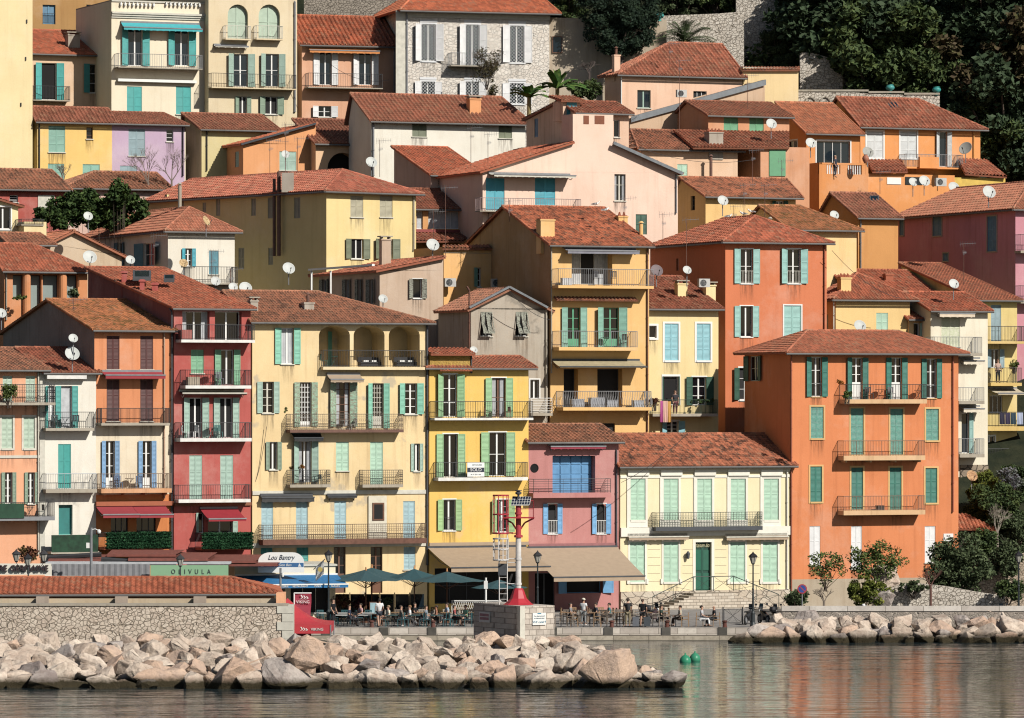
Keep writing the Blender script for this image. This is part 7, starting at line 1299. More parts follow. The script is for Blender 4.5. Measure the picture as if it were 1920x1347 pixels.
# =============== PEOPLE ===============
def skinned(name, J, E, m, parent, sub=1):
    me = bpy.data.meshes.new(name); me.from_pydata([j[0] for j in J], E, []); o = bpy.data.objects.new(name, me); C.objects.link(o); md = o.modifiers.new('s', 'SKIN'); md.use_smooth_shade = True; sv = me.skin_vertices[0].data
    for i, j in enumerate(J): r_ = j[1] if isinstance(j[1], tuple) else (j[1], j[1]); sv[i].radius = r_; sv[i].use_root = i == 0
    if sub: o.modifiers.new('u', 'SUBSURF').levels = sub
    dg = bpy.context.evaluated_depsgraph_get(); me2 = bpy.data.meshes.new_from_object(o.evaluated_get(dg)); me2.name = name; me2.materials.clear(); me2.materials.append(m); o.modifiers.clear(); o.data = me2; bpy.data.meshes.remove(me); o.parent = parent; return o
V3 = Vector
def person(label, loc, rz, pose='stand', top='#202428', bottom='#202428', hair='#3c2c20', skin='#c8987c', shorts=False, skirt=False, topless=False, cap=None, helmet=None, lean=0.0, scale=1.0, bald=False, pack=False):
    o = thing('person', label, 'person', loc, rz); sk = paint(skin, .6, .05); hp = .93 if pose in ('stand', 'walk') else .5; F_ = -1   # faces -y
    pel = V3((0, 0, hp)); tor = Matrix.Rotation(lean, 3, 'X'); up = lambda x, y, z: pel + tor @ V3((x, y, z))
    if pose in ('stand', 'walk'):
        w = .28 if pose == 'walk' else .04; L = [(V3((-.1, 0, .9)), V3((-.11, -w * .7, .5)), V3((-.12, -w, .08)), V3((-.13, -w - .16, .03))), (V3((.1, 0, .9)), V3((.11, w * .25, .5)), V3((.12, w, .1)), V3((.13, w - .14, .03)))]
    else:
        e = .18 if pose == 'recline' else 0; L = [(V3((-.1, 0, .5)), V3((-.12, -.44 - e, .5 + e * .3)), V3((-.12, -.5 - e * 3.2, .09)), V3((-.12, -.66 - e * 3.2, .05))), (V3((.1, 0, .5)), V3((.12, -.44 - e, .52 + e * .3)), V3((.13, -.42 - e * 3, .09)), V3((.13, -.58 - e * 3, .05)))]
    sh_ = .19; armf = -.12 if pose in ('stand', 'walk') else -.3
    A = []
    for sx_ in (-1, 1):
        s0, el_, wr = up(sx_ * sh_, 0, .5), up(sx_ * (sh_ + .07), .02 + armf * .2, .24), up(sx_ * (sh_ + .03), armf, .04 if pose in ('stand', 'walk') else .16); A.append((s0, el_, wr))
    J = [(pel, (.15, .11))]; E = []
    def add(p, r_, par_): J.append((p, r_)); E.append((par_, len(J) - 1)); return len(J) - 1
    b1 = add(up(0, 0, .17), (.125, .09), 0); b2 = add(up(0, 0, .38), (.16, .105), b1); nk = add(up(0, 0, .55), .058, b2); hd0 = add(up(0, -.015, .63), (.066, .075), nk); hd1 = add(up(0, -.01, .72), (.078, .095), hd0); add(up(0, 0, .79), (.06, .075), hd1)
    for (hip, kn, an, toe) in L: i = add(hip, .085, 0); i = add((hip + kn) / 2, .08, i); i = add(kn, .055, i); i = add((kn + an) / 2 + V3((0, .01, 0)), .05, i); i = add(an, .034, i); add(toe, .03, i)
    for (s0, el_, wr) in A:
        i = add(s0, .055, b2); i = add(el_, .038, i); i = add(wr, .025, i); d = (wr - el_).normalized(); hnd = add(wr + d * .07, (.034, .016), i)
        side = d.cross(V3((0, 1, 0))).normalized()
        for q in range(4): k1 = add(wr + d * .115 + side * (-.03 + .02 * q), .0085, hnd); add(wr + d * (.16 if q in (1, 2) else .148) + side * (-.032 + .021 * q) + V3((0, -.015, 0)), .007, k1)
        t1 = add(wr + d * .05 + side * -.045, .009, hnd); add(wr + d * .085 + side * -.062, .008, t1)
    skinned('body', J, E, sk, o, 1)
    if not topless:
        T = [(up(0, 0, .0), (.162, .125))]; TE = []
        def tadd(p, r_, par_): T.append((p, r_)); TE.append((par_, len(T) - 1)); return len(T) - 1
        t1 = tadd(up(0, 0, .17), (.148, .115), 0); t2 = tadd(up(0, 0, .4), (.175, .12), t1); tadd(up(0, 0, .5), (.09, .085), t2)
        for (s0, el_, wr) in A: i = tadd(s0, .07, t2); tadd(s0.lerp(el_, .75), .058, i)
        skinned('shirt', T, TE, paint(top, .85, .1), o)
    T = [(up(0, 0, .04), (.16, .125))]; TE = []
    def tadd(p, r_, par_): T.append((p, r_)); TE.append((par_, len(T) - 1)); return len(T) - 1
    for (hip, kn, an, toe) in L:
        i = tadd(hip, .1, 0); i = tadd(hip.lerp(kn, .6), .098, i)
        if not shorts: i = tadd(kn, .07, i); tadd(kn.lerp(an, .85), .062, i)
    skinned('skirt' if skirt else 'trousers', T, TE, paint(bottom, .85, .1), o)
    for (hip, kn, an, toe) in L: skinned('shoe', [(an + V3((0, .03, -.02)), (.045, .04)), (toe, (.045, .032))], [(0, 1)], paint('#e4e0dc' if top == '#f0f0f0' else '#2c2824', .7), o, 1)
    hc = up(0, .0, .73)
    fm = MB(); 
    for sx_ in (-1, 1): c = up(sx_ * .03, -.098, .72); fm.box(c.x - .012, c.x + .012, c.y - .006, c.y + .004, c.z - .006, c.z + .006)
    fm.build('eye', M['dark'], o); c = up(0, -.105, .69); MB().tube(c + V3((0, .02, .03)), c, .008, 5, .014).build('nose', sk, o); c = up(0, -.09, .655); MB().box(c.x - .022, c.x + .022, c.y - .004, c.y + .006, c.z - .005, c.z + .004).build('mouth', paint('#a06058'), o)
    for sx_ in (-1, 1): c = up(sx_ * .085, .0, .705); MB().tube(c - V3((0, 0, .025)), c + V3((0, 0, .025)), .012, 5).build('ear', sk, o)
    if not bald:
        bm = bmesh.new(); bmesh.ops.create_icosphere(bm, subdivisions=2, radius=.105)
        for v in bm.verts: v.co.y = v.co.y * 1.1 + .02; v.co.z = max(v.co.z, -.09 if v.co.y > .02 else .03) ; 
        me = bpy.data.meshes.new('hair'); bm.to_mesh(me); bm.free(); me.materials.append(paint(hair, .8, .1)); ho = bpy.data.objects.new('hair', me); C.objects.link(ho); ho.parent = o; ho.location = hc + V3((0, 0, .01))
    if cap or helmet: MB().lathe(tuple(hc + V3((0, 0, .02))), [(.118, 0), (.12, .05), (.09, .1), (.04, .125), (0, .13)], 12).box(hc.x - .07, hc.x + .07, hc.y - .2, hc.y - .08, hc.z + .03, hc.z + .045).build('helmet' if helmet else 'cap', paint(cap or helmet, .4), o)
    if pack: c = up(0, .17, .3); MB().lathe((0, 0, 0), [(0, -.2), (.12, -.19), (.14, 0), (.12, .17), (0, .2)], 10).build('backpack', paint('#1c1c20', .8), o).location = c
    o.scale = (scale,) * 3; return o
def gp(px, Y): return (at(px, 0, Y).x, Y, GZ)
person('waiter dressed in black standing among the white tables', gp(625, 301.2), R(60), top='#181a20', bottom='#181a20'); person('man in a white shirt and grey shorts standing at the quay edge seen from behind', gp(711, 301.0), R(200), 'walk', '#e8e8e8', '#3c4450', shorts=True, lean=-.1, scale=1.03)
person('diner in a cream top and pale shorts seated right of the standing man', gp(728, 301.9), R(-70), 'sit', '#ece4cc', '#e0d8c4', shorts=True, hair='#a88860'); person('person in a taupe top with white trousers reclining with outstretched legs', gp(752, 302), R(100), 'recline', '#8c7c70', '#f0f0f0'); person('long haired woman in white seated at a teal table', gp(768, 302.1), R(-80), 'sit', '#f0f0f0', '#c8b8a8', hair='#8c6438')
person('diner in a grey top and white shorts seated at a teal table', gp(799, 301.8), R(80), 'sit', '#8c98a4', '#f0f0f0', shorts=True); person('shirtless tanned man seated facing the diner in grey', gp(818, 301.9), R(-80), 'sit', bottom='#3c3430', topless=True, skin='#a86c4c'); person('diner in a light green shirt seated beside the stone pedestal', gp(873, 302.4), R(-60), 'sit', '#8cc8a0', '#4c5458', shorts=True); person('diner in dark clothes seated far back behind the beacon ladder', gp(945, 305), R(20), 'sit', '#3c4c54', '#2c2c30')
person('person in a white shirt and white cap standing behind the tan chairs', gp(1094, 303.4), R(150), 'stand', '#f0f0f0', '#8c9090', cap='#e8e0cc', scale=.96); person('man in a dark top and jeans lounging on a rear chair', gp(1117, 305.8), R(-70), 'recline', '#3c4450', '#4c6480'); person('man with a black backpack and khaki trousers standing at the quay edge', gp(1177, 301.0), R(190), 'stand', '#16161a', '#8c8064', pack=True, scale=1.03); person('woman in a black dress standing beside a suitcase', gp(1205, 301.1), R(160), 'stand', '#18181c', '#18181c', shorts=True, skirt=True, hair='#5c4030')
person('diner in a dark jacket with white sleeves at the last quay table', gp(1316, 301.6), R(80), 'sit', '#c8c8cc', '#f0f0f0', hair='#2c2420'); person('bald man in black seated at the last quay table', gp(1339, 301.7), R(-80), 'sit', '#16161a', '#202024', bald=True)
for px, Y, rz, po, lab, tc, bc_ in ((655, 302.3, 80, 'sit', 'diner in a navy top seated at the white table near the waiter', '#2c3850', '#6c6c74'), (676, 304.9, -60, 'sit', 'diner in a pink top seated behind the white tables', '#d09ca0', '#3c3c44'), (778, 305.8, 70, 'sit', 'diner in a black top under the middle teal parasol', '#202024', '#50505c'), (838, 305.6, -70, 'sit', 'diner in a light blue shirt under the right teal parasol', '#a8c0d8', '#3c3c44'),
    (852, 302.2, 90, 'sit', 'diner in a red top seated left of the one in light green', '#a83c3c', '#2c2c34'), (1070, 305.5, 80, 'sit', 'diner in a grey top just right of the stone pedestal', '#8c8c90', '#2c2c34'), (1142, 305.6, -80, 'sit', 'diner in a teal top at the rear row beside the lounging man', '#3c7c80', '#34343c'), (1240, 302.2, 80, 'sit', 'diner in a dark green top right of the suitcases', '#34483c', '#2c2c34'), (1275, 302.0, -80, 'sit', 'diner in a beige top in the front row below the stairs', '#cdbfa4', '#50443c')): person(lab, gp(px, Y), R(rz), po, tc, bc_)
rd_ = person('rider in a white helmet passing behind the road parapet', (at(1619, 0, 306).x, 306, .62), R(90), 'sit', '#e0e0e4', '#3c3c40', helmet='#f0f0f0')
def bperson(label, H, px, py, b, **k): p = H.W(H.L(px, py, b)); return person(label, tuple(p), k.pop('rz', R(20)), **k)
bperson('woman in a dark top leaning over the slim yellow house balcony', slim, 1266, 779, -.6, top='#2c2830', bottom='#7c3040', hair='#5c3c28'); bperson('woman with her arms on the mustard house balcony rail', a11, 1871, 719, -.9, top='#c0a090', bottom='#3c3c40', hair='#7c4c34')
pq = at(1567, 309, 383.2); person('person sunbathing on the orange villa terrace', (pq.x, 383.6, at(0, 333, 383.6).z), R(60), 'stand', '#2c3040', '#2c3040', hair='#c0a080')
place(TPR, 'dark', at(1328, 0, 301.7).x, 301.7, 0, 'dark square cafe table between the bald man and his companion', 'dark cafe table of the last pair')
for px, rz in ((1312, 1.57), (1343, -1.57)): place(CPR, 'wood', at(px, 0, 301.75).x, 301.75, rz, 'light wooden cafe chair ' + ('under the bald man' if rz < 0 else 'under the diner facing the bald man'), 'light wooden chairs of the last pair')
for px, lab, cl_ in ((1192, 'grey suitcase at the quay edge right of the man with the backpack', '#6c7078'), (1213, 'dark grey suitcase to the right of the woman in black', '#3c444c')): o = thing('suitcase', lab, 'suitcase', gp(px, 301.1)); MB().box(-.2, .2, -.13, .13, .05, .65).build('shell', paint(cl_), o); MB().path([(-.1, 0, .65), (-.1, 0, .9), (.1, 0, .9), (.1, 0, .65)], .012, 4).build('handle', M['dgrey'], o)
# motorcycles and scooters
def moto(label, px, Y, rz, col='#202228', zb_=GZ, topcase=False):
    o = thing('motorcycle', label, 'motorcycle', (at(px, 0, Y).x, Y, zb_), rz, group='parked motorcycles')
    for x in (-.65, .65):
        w_ = bpy.data.objects.new('w', None); mb = MB(); n = 16
        for k in range(n): a0, a1 = 2 * math.pi * k / n, 2 * math.pi * (k + 1) / n; mb.tube((x + .27 * math.cos(a0), 0, .31 + .27 * math.sin(a0)), (x + .27 * math.cos(a1), 0, .31 + .27 * math.sin(a1)), .055, 5)
        bpy.data.objects.remove(w_)
        wh = mb.build('wheel', M['dark'], o); MB().tube((x, -.05, .31), (x, .05, .31), .17, 12).build('rim', M['grey'], wh)
    m = paint(col, .3, .05); bm_ = MB(); bm_.tube((-.6, 0, .5), (-.1, 0, .62), .13, 8, .17).tube((-.1, 0, .62), (.3, 0, .8), .18, 8, .14).tube((.3, 0, .8), (.5, 0, .6), .12, 8, .08).box(-.25, .2, -.14, .14, .25, .55); bm_.build('body', m, o); MB().box(-.62, .05, -.12, .12, .78, .86).build('seat', M['dark'], o)
    MB().tube((.65, 0, .31), (.42, 0, .95), .04, 6).tube((.42, -.36, 1.05), (.42, .36, 1.05), .02, 5).build('handlebar', M['dgrey'], o); MB().tube((.5, 0, .85), (.6, 0, .85), .1, 10).build('headlight', M['white'], o); mb = MB().path([(.4, -.3, 1.05), (.36, -.36, 1.25)], .012, 4).box(.33, .36, -.44, -.3, 1.2, 1.32); mb.build('mirror', M['iron'], o)
    MB().poly([(.5, -.16, .95), (.5, .16, .95), (.36, .12, 1.3), (.36, -.12, 1.3)]).build('windscreen', M['bglass'], o)
    if topcase: MB().lathe((-.75, 0, .85), [(.0, 0), (.2, .02), (.24, .15), (.2, .32), (0, .35)], 8).build('top_case', M['iron'], o)
    return o
moto('black motorcycle parked left, nearest the cross braced barrier', 1404, 304.5, R(70)); moto('black motorcycle in the middle of the parked trio', 1432, 305.2, R(110), '#2c2c34'); moto('black scooter with a top case nearest the road parapet', 1452, 304.2, R(80), '#18181c', topcase=True); moto('dark motorcycle with a rounded top case behind the woman in black', 1225, 306.5, R(60), '#3c2024', topcase=True)
moto('dark scooter parked behind the parapet below the retaining wall', 1880, 308, R(100), '#3c3c44', .62); moto('scooter ridden by the helmeted rider behind the parapet', 1606, 306, 0, '#2c3038', .62)
# =============== ROOFTOP DISHES, AERIALS, AIR CONDITIONERS ===============
DP = None
def dish(px, py, dia, Y, label, col=None, yaw=20, mast=1.2):
    global DP
    if DP is None:
        DP = thing('satellite_dish', 'x', 'satellite dish', group='satellite dishes'); prof = [(0, 0), (.2, .012), (.35, .04), (.46, .075), (.5, .095), (.505, .085), (.46, .06), (.3, .015), (0, -.02)]
        rf = MB().lathe((0, 0, 0), prof, 24).build('reflector', paint('#c8ccc8', .5, .05), DP, True); MB().tube((0, -.48, .08), (0, -.3, .55), .02, 5).tube((0, -.3, .5), (0, -.26, .62), .045, 8).build('feed_arm', M['dgrey'], DP); MB().tube((0, 0, -.02), (0, .0, -.15), .08, 8).build('bracket', M['dgrey'], DP); o = DP
    else: o = copy_tree(DP)
    q = at(px, py, Y); d_ = dia * Y / F / 1.0; o.location = q; o.scale = (d_,) * 3; o.rotation_euler = (R(62), 0, R(yaw)); o['label'] = label
    if col:
        for ch in o.children:
            if ch.name.startswith('reflector'): ch.data = ch.data.copy(); ch.data.materials[0] = col
    mm = MB().tube((0, 0, 0), (0, 0, mast), .035, 6).build('dish_mast', M['grey'], None); mm.location = (q.x, q.y + .18, q.z - mast + .05); mm.parent = o; mm.matrix_parent_inverse = Matrix.LocRotScale(o.location, o.rotation_euler, o.scale).inverted()
    return o
rust_ = worn('#c8a070', '#9c6c48'); tan_ = worn('#d0b484', '#a88858')
for a_ in ((165, 406, 18, 341, 'white satellite dish on the chimney at the corner of the red roof, left'), (168, 483, 27, 336, 'large white satellite dish in front of the beige gable house'), (244, 488, 18, 333, 'white satellite dish on the ridge of the red house roof'), (541, 504, 24, 340, 'white satellite dish on a mast in front of the shaded yellow wall'), (404, 528, 19, 329, 'white satellite dish left of the pair near the cream house roof'),
    (437, 539, 18, 328.6, 'white satellite dish on the left of the touching pair'), (460, 541, 25, 329.4, 'large white satellite dish half hidden behind the cream house ridge'), (344, 494, 17, 332, 'tan stained satellite dish beside the white house balcony', tan_), (386, 415, 20, 344, 'rusty tan satellite dish on the hipped roof below the yellow house', tan_, 60), (137, 635, 18, 311.0, 'small white satellite dish above a larger one on the same mast'), (135, 664, 28, 311.2, 'large white satellite dish on the dark roof of the white house'),
    (2, 588, 20, 333, 'white satellite dish cut off by the left edge'), (696, 305, 22, 374, 'grey satellite dish beside the drainpipe of the long white house'), (535, 290, 16, 377, 'small satellite dish among the antennas of the orange sloping house'), (811, 460, 25, 342, 'white satellite dish leaning on the beige house ridge'), (718, 561, 18, 331, 'white satellite dish with a brown stripe below the beige house'), (888, 657, 15, 327.5, 'small white satellite dish above the yellow house roof'),
    (1355, 377, 21, 362, 'white satellite dish in front of the low yellow house'), (1288, 507, 17, 339, 'white satellite dish on a tall mast before the terracotta shaded wall'), (1231, 508, 24, 340.5, 'dark satellite dish in shade on the terracotta wall', paint('#7c6c70')), (1446, 233, 21, 378, 'blue grey satellite dish in the shade left of the orange villa'), (1520, 269, 21, 384, 'white satellite dish on the corner of the orange villa glass doors'), (1627, 286, 22, 384.5, 'grey satellite dish beside the terracotta jar', paint('#a8a8a0')),  # the dish on the terracotta wall has shade painted into its reflector
    (1811, 279, 26, 387, 'large grey satellite dish on the orange villa right end', paint('#a8a8a0'), -30), (1712, 342, 18, 384, 'left satellite dish of the three under the orange villa'), (1733, 340, 22, 384, 'satellite dish in the middle of the three under the orange villa'), (1788, 352, 22, 384, 'satellite dish right of the air conditioner, half hidden by the roof'), (1564, 404, 18, 366, 'white satellite dish beside a flue on the ochre brown house'), (1854, 361, 26, 362.5, 'large white satellite dish on the purple pink house chimney'),
    (1788, 533, 20, 352, 'white satellite dish on the roof between dormer and cream house'), (1612, 612, 24, 347, 'oval white satellite dish behind the orange house ridge'), (1822, 893, 22, 345, 'rust stained satellite dish on the stone base right of the orange house', rust_)): dish(*a_)

def aerial(px, py0, py1, Y, label, nb=2, rz=0.0):
    o = thing('tv_aerial', label, 'aerial', tuple(at(px, py1, Y)), rz, group='rooftop tv aerials'); h = (py1 - py0) * Y / F; MB().tube((0, 0, -.6), (0, 0, h), .022, 5).build('mast', M['rust'], o)
    for k in range(nb):
        mb = MB(); z = h - .1 - k * .65; an = k * 1.3 + rz; d = V3((math.cos(an), math.sin(an) * .5, .06)); L_ = .9; mb.tube(V3((0, 0, z)) - d * .3, V3((0, 0, z)) + d * L_, .014, 4); s_ = V3((0, .35, .22)) if k % 2 else V3((0, .1, .3))
        for i in range(7): c = V3((0, 0, z)) + d * (-.25 + i * .18); l_ = .8 - i * .06; mb.tube(c - s_ * l_, c + s_ * l_, .008, 3)
        mb.build('antenna', M['grey'], o)
for a_ in ((535, 232, 312, 376, 'tallest tv aerial mast in front of the orange sloping house', 3), (506, 262, 318, 376, 'tv aerial on the left of the antenna tangle, orange sloping house'), (558, 258, 318, 376.5, 'tv aerial on the right of the antenna tangle, orange sloping house'), (712, 262, 318, 372, 'tv aerial beside the drainpipe of the long white house'), (883, 238, 302, 362, 'thin tv aerial in front of the long white house', 2), (915, 250, 300, 363, 'tv aerial right of the thin one, before the long white house'), (1274, 112, 240, 380, 'very tall tv aerial rising in front of the pinkish house', 2), (1256, 80, 112, 389, 'tv aerial on the pinkish house ridge'), (1402, 140, 190, 383, 'tv aerial above the sloping grey coping'),
    (290, 440, 500, 337, 'tv aerial in front of the shaded grey wall below the hipped roof'), (397, 470, 512, 336, 'tv aerial near the white house balcony'), (432, 503, 536, 329.5, 'tv aerial beside the touching pair of dishes'), (835, 350, 470, 342, 'tall tv aerial mast before the curtained window front', 1), (813, 395, 455, 342.5, 'shorter tv aerial left of the tall mast'), (1170, 370, 420, 340, 'tv aerial on the ridge chimney of the tall ochre house'), (1287, 410, 500, 339.2, 'tall dish mast with a small aerial before the terracotta wall', 1), (1243, 400, 440, 346, 'tv aerial left of the terracotta roof ridge'), (1395, 345, 400, 357, 'tv aerial above the terracotta house ridge'), (1376, 385, 415, 352, 'small tv aerial on the terracotta ridge'), (1434, 345, 400, 357, 'tv aerial on the right above the terracotta house ridge'),
    (1807, 455, 520, 353, 'tall tv aerial beside the roof dormer'), (1650, 320, 350, 383, 'tv aerial below the orange villa'), (1466, 300, 345, 372, 'tv aerial in the shade left of the orange villa'), (138, 560, 610, 318, 'tall thin tv aerial over the mossy orange roof'), (955, 375, 400, 340, 'small tv aerial at the apex of the tall ochre house'), (1411, 280, 345, 371, 'tv aerial in front of the green garage shutter')): aerial(*a_)
def acunit(px, py, Y, label, rz=22, s_=1.0):
    o = thing('air_conditioner', label, 'air conditioner', tuple(at(px, py, Y)), R(rz), group='wall air conditioners'); MB().box(-.42 * s_, .42 * s_, -.3, 0, -.3 * s_, .3 * s_).build('casing', paint('#c8c8c4', .5), o); MB().lathe((0, 0, 0), [(.24, 0), (.24, .02), (.2, .02), (.19, .0), (.06, .0), (.05, .02), (0, .02)], 16).build('fan_grille', M['dgrey'], o).matrix_local = Matrix.Translation((-.1 * s_, -.3, 0)) @ Matrix.Rotation(math.pi / 2, 4, 'X')
for a_ in ((842, 530, 342.5, 'air conditioner on the low ochre house left of the green shutter'), (930, 531, 343.5, 'air conditioner in shade on the low ochre house'), (1276, 176, 387, 'white air conditioner under the eave of the pinkish house'), (1762, 342, 384, 'air conditioner between the dishes under the orange villa', 22, 1.1), (1318, 531, 341, 'air conditioner in shade on the terracotta wall'), (410, 991, 317.5, 'white air conditioner under the dark red awning of the red house')): acunit(*a_)
# gulls
def gull(px, py, Y, label, rz):
    o = thing('seagull', label, 'gull', tuple(at(px, py, Y)), rz, group='gulls on the rooftops'); skinned('body', [(V3((0, 0, .2)), (.1, .09)), (V3((.16, 0, .25)), .07), (V3((.24, 0, .34)), .045), (V3((.27, 0, .4)), .05), (V3((-.2, 0, .17)), (.06, .04)), (V3((-.34, 0, .15)), (.03, .015))], [(0, 1), (1, 2), (2, 3), (0, 4), (4, 5)], M['white'], o); MB().tube((.3, 0, .4), (.38, 0, .38), .016, 5, .004).build('beak', paint('#d8a830'), o); mb = MB()
    for s_ in (-1, 1): mb.poly([(.12, s_ * .08, .28), (-.1, s_ * .11, .28), (-.38, s_ * .04, .19), (-.1, s_ * .1, .2)])
    mb.build('wing', M['grey'], o); MB().tube((0, -.03, 0), (0, -.03, .15), .01, 4).tube((0, .03, 0), (0, .03, .15), .01, 4).build('leg', paint('#d8a060'), o)
gull(1117, 388, 340, 'seagull on the ridge of the tall ochre house', 0); gull(1135, 399, 338, 'seagull lower down on the right verge of the tall ochre house', .3); gull(1366, 411, 349, 'left seagull on the terracotta house ridge', .2); gull(1394, 406, 349, 'seagull in the middle of the terracotta house ridge', 2.8); gull(1409, 402, 350, 'right seagull at the terracotta house ridge end', 2.9)
# laundry, towels, sold board, balcony furniture
def cloth(label, H, px0, px1, y0, y1, out, col, grp=None, name='towel', cat='towel'):
    a, b, z0, z1 = H.rect(px0, px1, y0, y1, 'f', out); p = H.W((a, -out, z0)); o = thing(name, label, cat, tuple(p), H.th, group=grp); mb = MB(); n = 8; w = b - a; h = z1 - z0
    for i in range(n):
        for j in range(4): f = lambda s_, t_: (w * s_, .04 * math.sin(s_ * 11 + t_ * 2) * (1 - t_ * .7), h * t_); mb.poly([f(i / n, j / 4), f((i + 1) / n, j / 4), f((i + 1) / n, (j + 1) / 4), f(i / n, (j + 1) / 4)])
    mb.build('cloth', paint(col, .9, .06), o)
cloth('magenta towel hanging over the slim yellow house balcony', slim, 1238, 1243, 752, 792, 1.36, '#c04c98'); cloth('peach towel hanging beside the magenta one', slim, 1243, 1252, 752, 792, 1.37, '#e8b4a0'); cloth('orange yellow towel hanging beside the peach one', slim, 1252, 1258, 753, 792, 1.36, '#dca448')
for k, (x0, x1, c_, n_) in enumerate(((1874, 1884, '#2c2840', 'dark navy shirt, leftmost of the washing'), (1885, 1894, '#3c3450', 'purple grey garment, second of the washing'), (1895, 1905, '#1c3c4c', 'dark teal garment, third of the washing'), (1907, 1918, '#a8b4d0', 'pale blue garment, last of the washing'))): cloth(n_ + ' on the mustard house balcony', a11, x0, x1, 774, 796, 1.4, c_, 'washing on the mustard house balcony', 'laundry', 'laundry')
sd_b = thing('sold_board', 'white and navy estate agent board on the yellow house balcony', 'sign', tuple(a6.W(a6.L(892, 894, -1.0))), a6.th); u_ = 325 / 9000; w, h = 17 * u_, 26 * u_; MB().box(-w, w, -.02, .02, 0, h).build('sign_board', M['white'], sd_b); MB().box(-w + .01, w - .01, -.03, -.021, h * .32, h * .64).build('navy_band', paint('#1c2840'), sd_b); text('SOLD', 'sign_lettering', M['white'], .3, sd_b, (0, -.035, h * .48), wide=1.1); text('ARTHOUSES', 'sign_lettering', paint('#7c98a8'), .13, sd_b, (.08, -.025, h * .83)); text('06 37 38 11 86', 'sign_lettering', paint('#5c6c78'), .12, sd_b, (0, -.025, h * .15))
BF = {}
def bfurn(kind, H, px, py, out, label, rz=0.0, s_=1.0, col='#3c4c50'):
    p = H.W(H.L(px, py, -out)); m = paint(col, .6, .1)
    if kind == 'chair':
        o = copy_tree(CPR['black']); 
        for c_ in o.children:
            if True: c_.data = c_.data.copy(); c_.data.materials[0] = m
        o.name = 'balcony_chair'
    elif kind == 'table': o = thing('balcony_table', 'x', 'table'); MB().lathe((0, 0, 0), [(0, .7), (.32, .7), (.32, .73), (0, .73)], 14).build('table_top', m, o); MB().tube((-.22, -.15, 0), (.2, .12, .7), .015, 4).tube((.22, .15, 0), (-.2, -.12, .7), .015, 4).tube((-.22, .15, 0), (.2, -.12, .7), .015, 4).build('leg', m, o)
    elif kind == 'box': o = thing('storage_box', 'x', 'box'); MB().box(-.45, .45, -.25, .25, 0, .55).build('box', m, o); MB().box(-.47, .47, -.27, .27, .554, .62).build('lid', m, o)
    elif kind == 'sofa': o = thing('wicker_sofa', 'x', 'sofa'); MB().box(-.8, .8, -.35, .35, .1, .4).build('seat', m, o); MB().box(-.8, .8, .25, .38, .404, .75).build('backrest', m, o); MB().box(-.5, -.1, -.2, .24, .405, .52).box(.15, .55, -.2, .24, .405, .52).build('cushion', M['white'], o)
    o.location = p; o.rotation_euler = (0, 0, H.th + rz); o.scale = (s_,) * 3; o['label'] = label; o['category'] = {'chair': 'chair', 'table': 'table', 'box': 'box', 'sofa': 'sofa'}[kind]; o['group'] = 'balcony furniture'
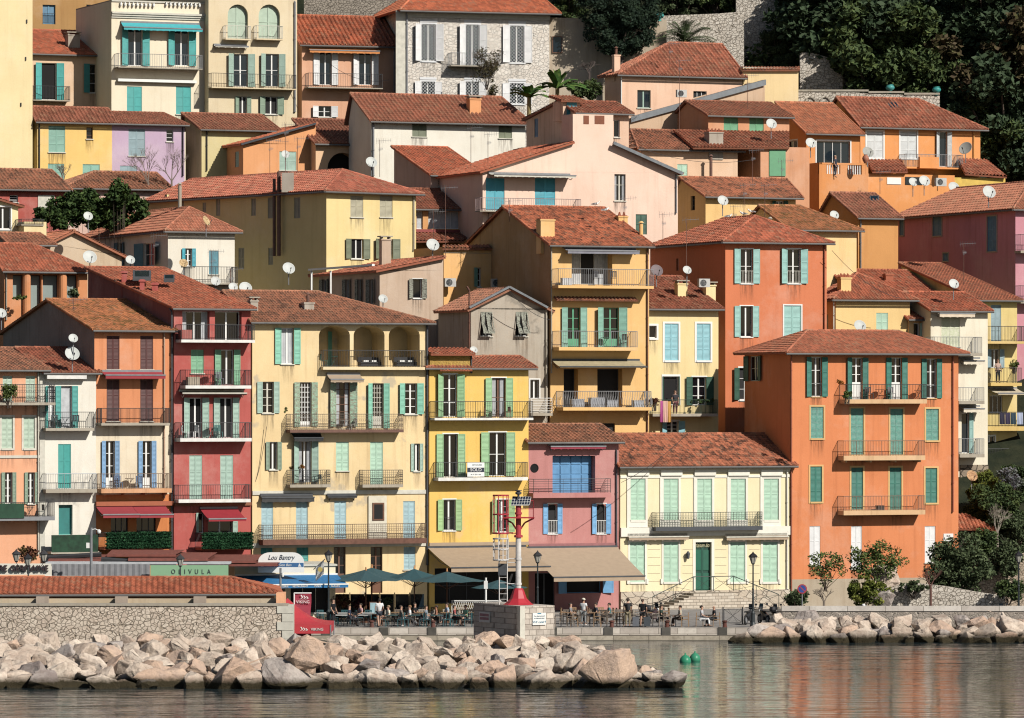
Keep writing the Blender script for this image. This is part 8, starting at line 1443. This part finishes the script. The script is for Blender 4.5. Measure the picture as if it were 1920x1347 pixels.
for a_ in (('chair', a2, 104, 804, .5, 'folding chair on the upper balcony of the white house, left of the table'), ('table', a2, 122, 804, .5, 'round table on the upper balcony of the white house'), ('chair', a2, 141, 804, .5, 'folding chair on the upper balcony of the white house, right of the table', 3.0), ('chair', peach, 36, 972, .7, 'grey chair on the peach house lower balcony next to the green screen', 1.5), ('table', peach, 55, 972, .7, 'table on the peach house lower balcony'), ('chair', peach, 75, 972, .7, 'chair on the peach house lower balcony near its right end', -1.5),
    ('chair', a4, 347, 823, .5, 'white armchair at the left of the red house third balcony', 1.4, 1, '#e8e8e8'), ('chair', a4, 364, 823, .5, 'white armchair beside the red house dark doorway', -1.3, 1, '#e8e8e8'), ('table', a4, 395, 823, .5, 'teal table on the red house third balcony', 0, 1, '#3c7c78'), ('chair', a4, 410, 823, .5, 'teal chair on the red house third balcony', 0, 1, '#3c7c78'), ('box', a4, 362, 723, .5, 'slatted pale box on the red house second balcony', 0, .9, '#b8a890'), ('table', a4, 392, 723, .5, 'red folding table on the red house second balcony', 0, 1, '#8c3c38'), ('chair', a4, 412, 723, .5, 'grey round chair on the red house second balcony', 0, 1, '#7c8088'),
    ('chair', a3, 222, 918, .5, 'blue folding chair left on the blue shuttered balcony', 0, 1, '#4c6c94'), ('table', a3, 243, 918, .5, 'brown table on the blue shuttered balcony', 0, 1, '#7c6450'), ('chair', a3, 260, 918, .5, 'blue folding chair right on the blue shuttered balcony', 3, 1, '#4c6c94'), ('table', a5, 625, 689, -.8, 'green table inside the left loggia arch', 0, 1, '#2c5c4c'), ('chair', a5, 607, 689, -.8, 'green chair inside the left loggia arch', 1.5, 1, '#2c5c4c'), ('sofa', a5, 692, 689, -.9, 'black wicker sofa inside the middle loggia arch', 0, .9, '#26262a'), ('sofa', a5, 760, 689, -.9, 'black wicker sofa inside the right loggia arch', 0, .9, '#26262a'),
    ('table', a5, 645, 807, .4, 'white folding table on the long cream house balcony', 0, .9, '#c8c8c0'), ('chair', a5, 662, 807, .4, 'white folding chair on the long cream house balcony', -1.5, .9, '#c8c8c0'), ('table', a5, 575, 910, .4, 'grey table on the left small balcony', 0, .8, '#6c7874'), ('chair', a5, 596, 910, .4, 'grey green chair on the left small balcony', -1.2, .8, '#6c8078'), ('chair', a6, 914, 785, .5, 'wooden chair on the yellow house upper balcony', 1.5, .9, '#8c6448'), ('table', a6, 930, 785, .5, 'small wooden table on the yellow house upper balcony', 0, .8, '#8c6448'), ('chair', a6, 950, 785, .5, 'wooden chair right of the small table, yellow house', -1.5, .9, '#8c6448'),
    ('chair', tall_ochre, 1122, 535, .6, 'dark wicker chair on the top balcony of the tall ochre house', .4, 1.1, '#34343c'), ('chair', tall_ochre, 1150, 535, .6, 'dark wicker chair, right of the pair on the top ochre balcony', -.4, 1.1, '#34343c'), ('box', tall_ochre, 1062, 535, .6, 'tall white cabinet on the top balcony of the tall ochre house', 0, .8, '#dcdce0'), ('table', tall_ochre, 1135, 652, .6, 'green bistro table on the middle balcony of the tall ochre house', 0, 1, '#3c7c64'), ('chair', tall_ochre, 1168, 652, .6, 'brown chair on the middle balcony of the tall ochre house', -1, 1.05, '#6c4c44'),
    ('box', tall_ochre, 1082, 765, .7, 'pale grey storage box on the lower ochre balcony, leftmost', 0, 1, '#a8acb4'), ('box', tall_ochre, 1118, 765, .7, 'pale grey storage box on the lower ochre balcony beside the dark opening', 0, 1.15, '#a8acb4'), ('box', tall_ochre, 1146, 765, .7, 'pale grey storage box on the lower ochre balcony before the dark opening', 0, .9, '#a8acb4'), ('box', tall_ochre, 1196, 765, .7, 'clear plastic box at the right end of the lower ochre balcony', 0, .85, '#b4b8c0'),
    ('chair', a9, 1630, 750, .5, 'dark chair on the orange house top balcony, left of the table', 0, 1, '#4c4444'), ('table', a9, 1650, 750, .5, 'wooden table on the orange house top balcony', 0, 1, '#7c4c38'), ('chair', a9, 1672, 750, .5, 'folding chair in front of the second white door, orange house', 0, 1, '#6c7074'), ('table', a9, 1722, 750, .5, 'dark side table at the right end of the orange house top balcony', 0, .9, '#4c3c38'), ('box', a9, 1650, 958, .5, 'dark crate on the lowest orange house balcony', 0, .6, '#3c3430')): bfurn(*a_)
jar = thing('terracotta_jar', 'terracotta jar standing on the orange villa terrace parapet', 'jar', tuple(at(1623, 306, 383))); MB().lathe((0, 0, 0), [(.12, 0), (.24, .2), (.28, .38), (.2, .56), (.12, .62), (.16, .68)], 14).build('jar', paint('#b86c48'), jar, True)
for k, (x0, y0, Y0, x1, y1, Y1, sag, lab) in enumerate(((1165, 905, 322, 1290, 812, 326, .3, 'thin cable sagging across the mossy roof of the cream villa'), (500, 800, 317, 478, 905, 317, .5, 'thin cable hanging at the left edge of the cream house'), (600, 105, 394, 730, 150, 393, .8, 'thin cable across the front of the salmon house'), (470, 640, 316.5, 545, 560, 328, .5, 'thin cable running up over the cream house eave'), (955, 545, 331, 1032, 600, 333, .4, 'thin cable in front of the grey gable house'), (1560, 470, 346, 1690, 560, 349, .6, 'thin cable between the terracotta house and the pyramid roof'), (1150, 255, 370, 1410, 300, 372, .9, 'long thin cable across the peach house with the brown roof'))):
    p, q = at(x0, y0, Y0), at(x1, y1, Y1); o = thing('overhead_cable', lab, 'cable', tuple(p)); MB().path([(q - p) * (t_ / 12) - V3((0, 0, sag * 4 * (t_ / 12) * (1 - t_ / 12))) for t_ in range(13)], .02, 4).build('wire', M['iron'], o)
# remaining hidden prototypes are removed
for o in [x for x in bpy.data.objects if x.get('label') == 'x']:
    for ch in list(o.children_recursive): bpy.data.objects.remove(ch)
    bpy.data.objects.remove(o)
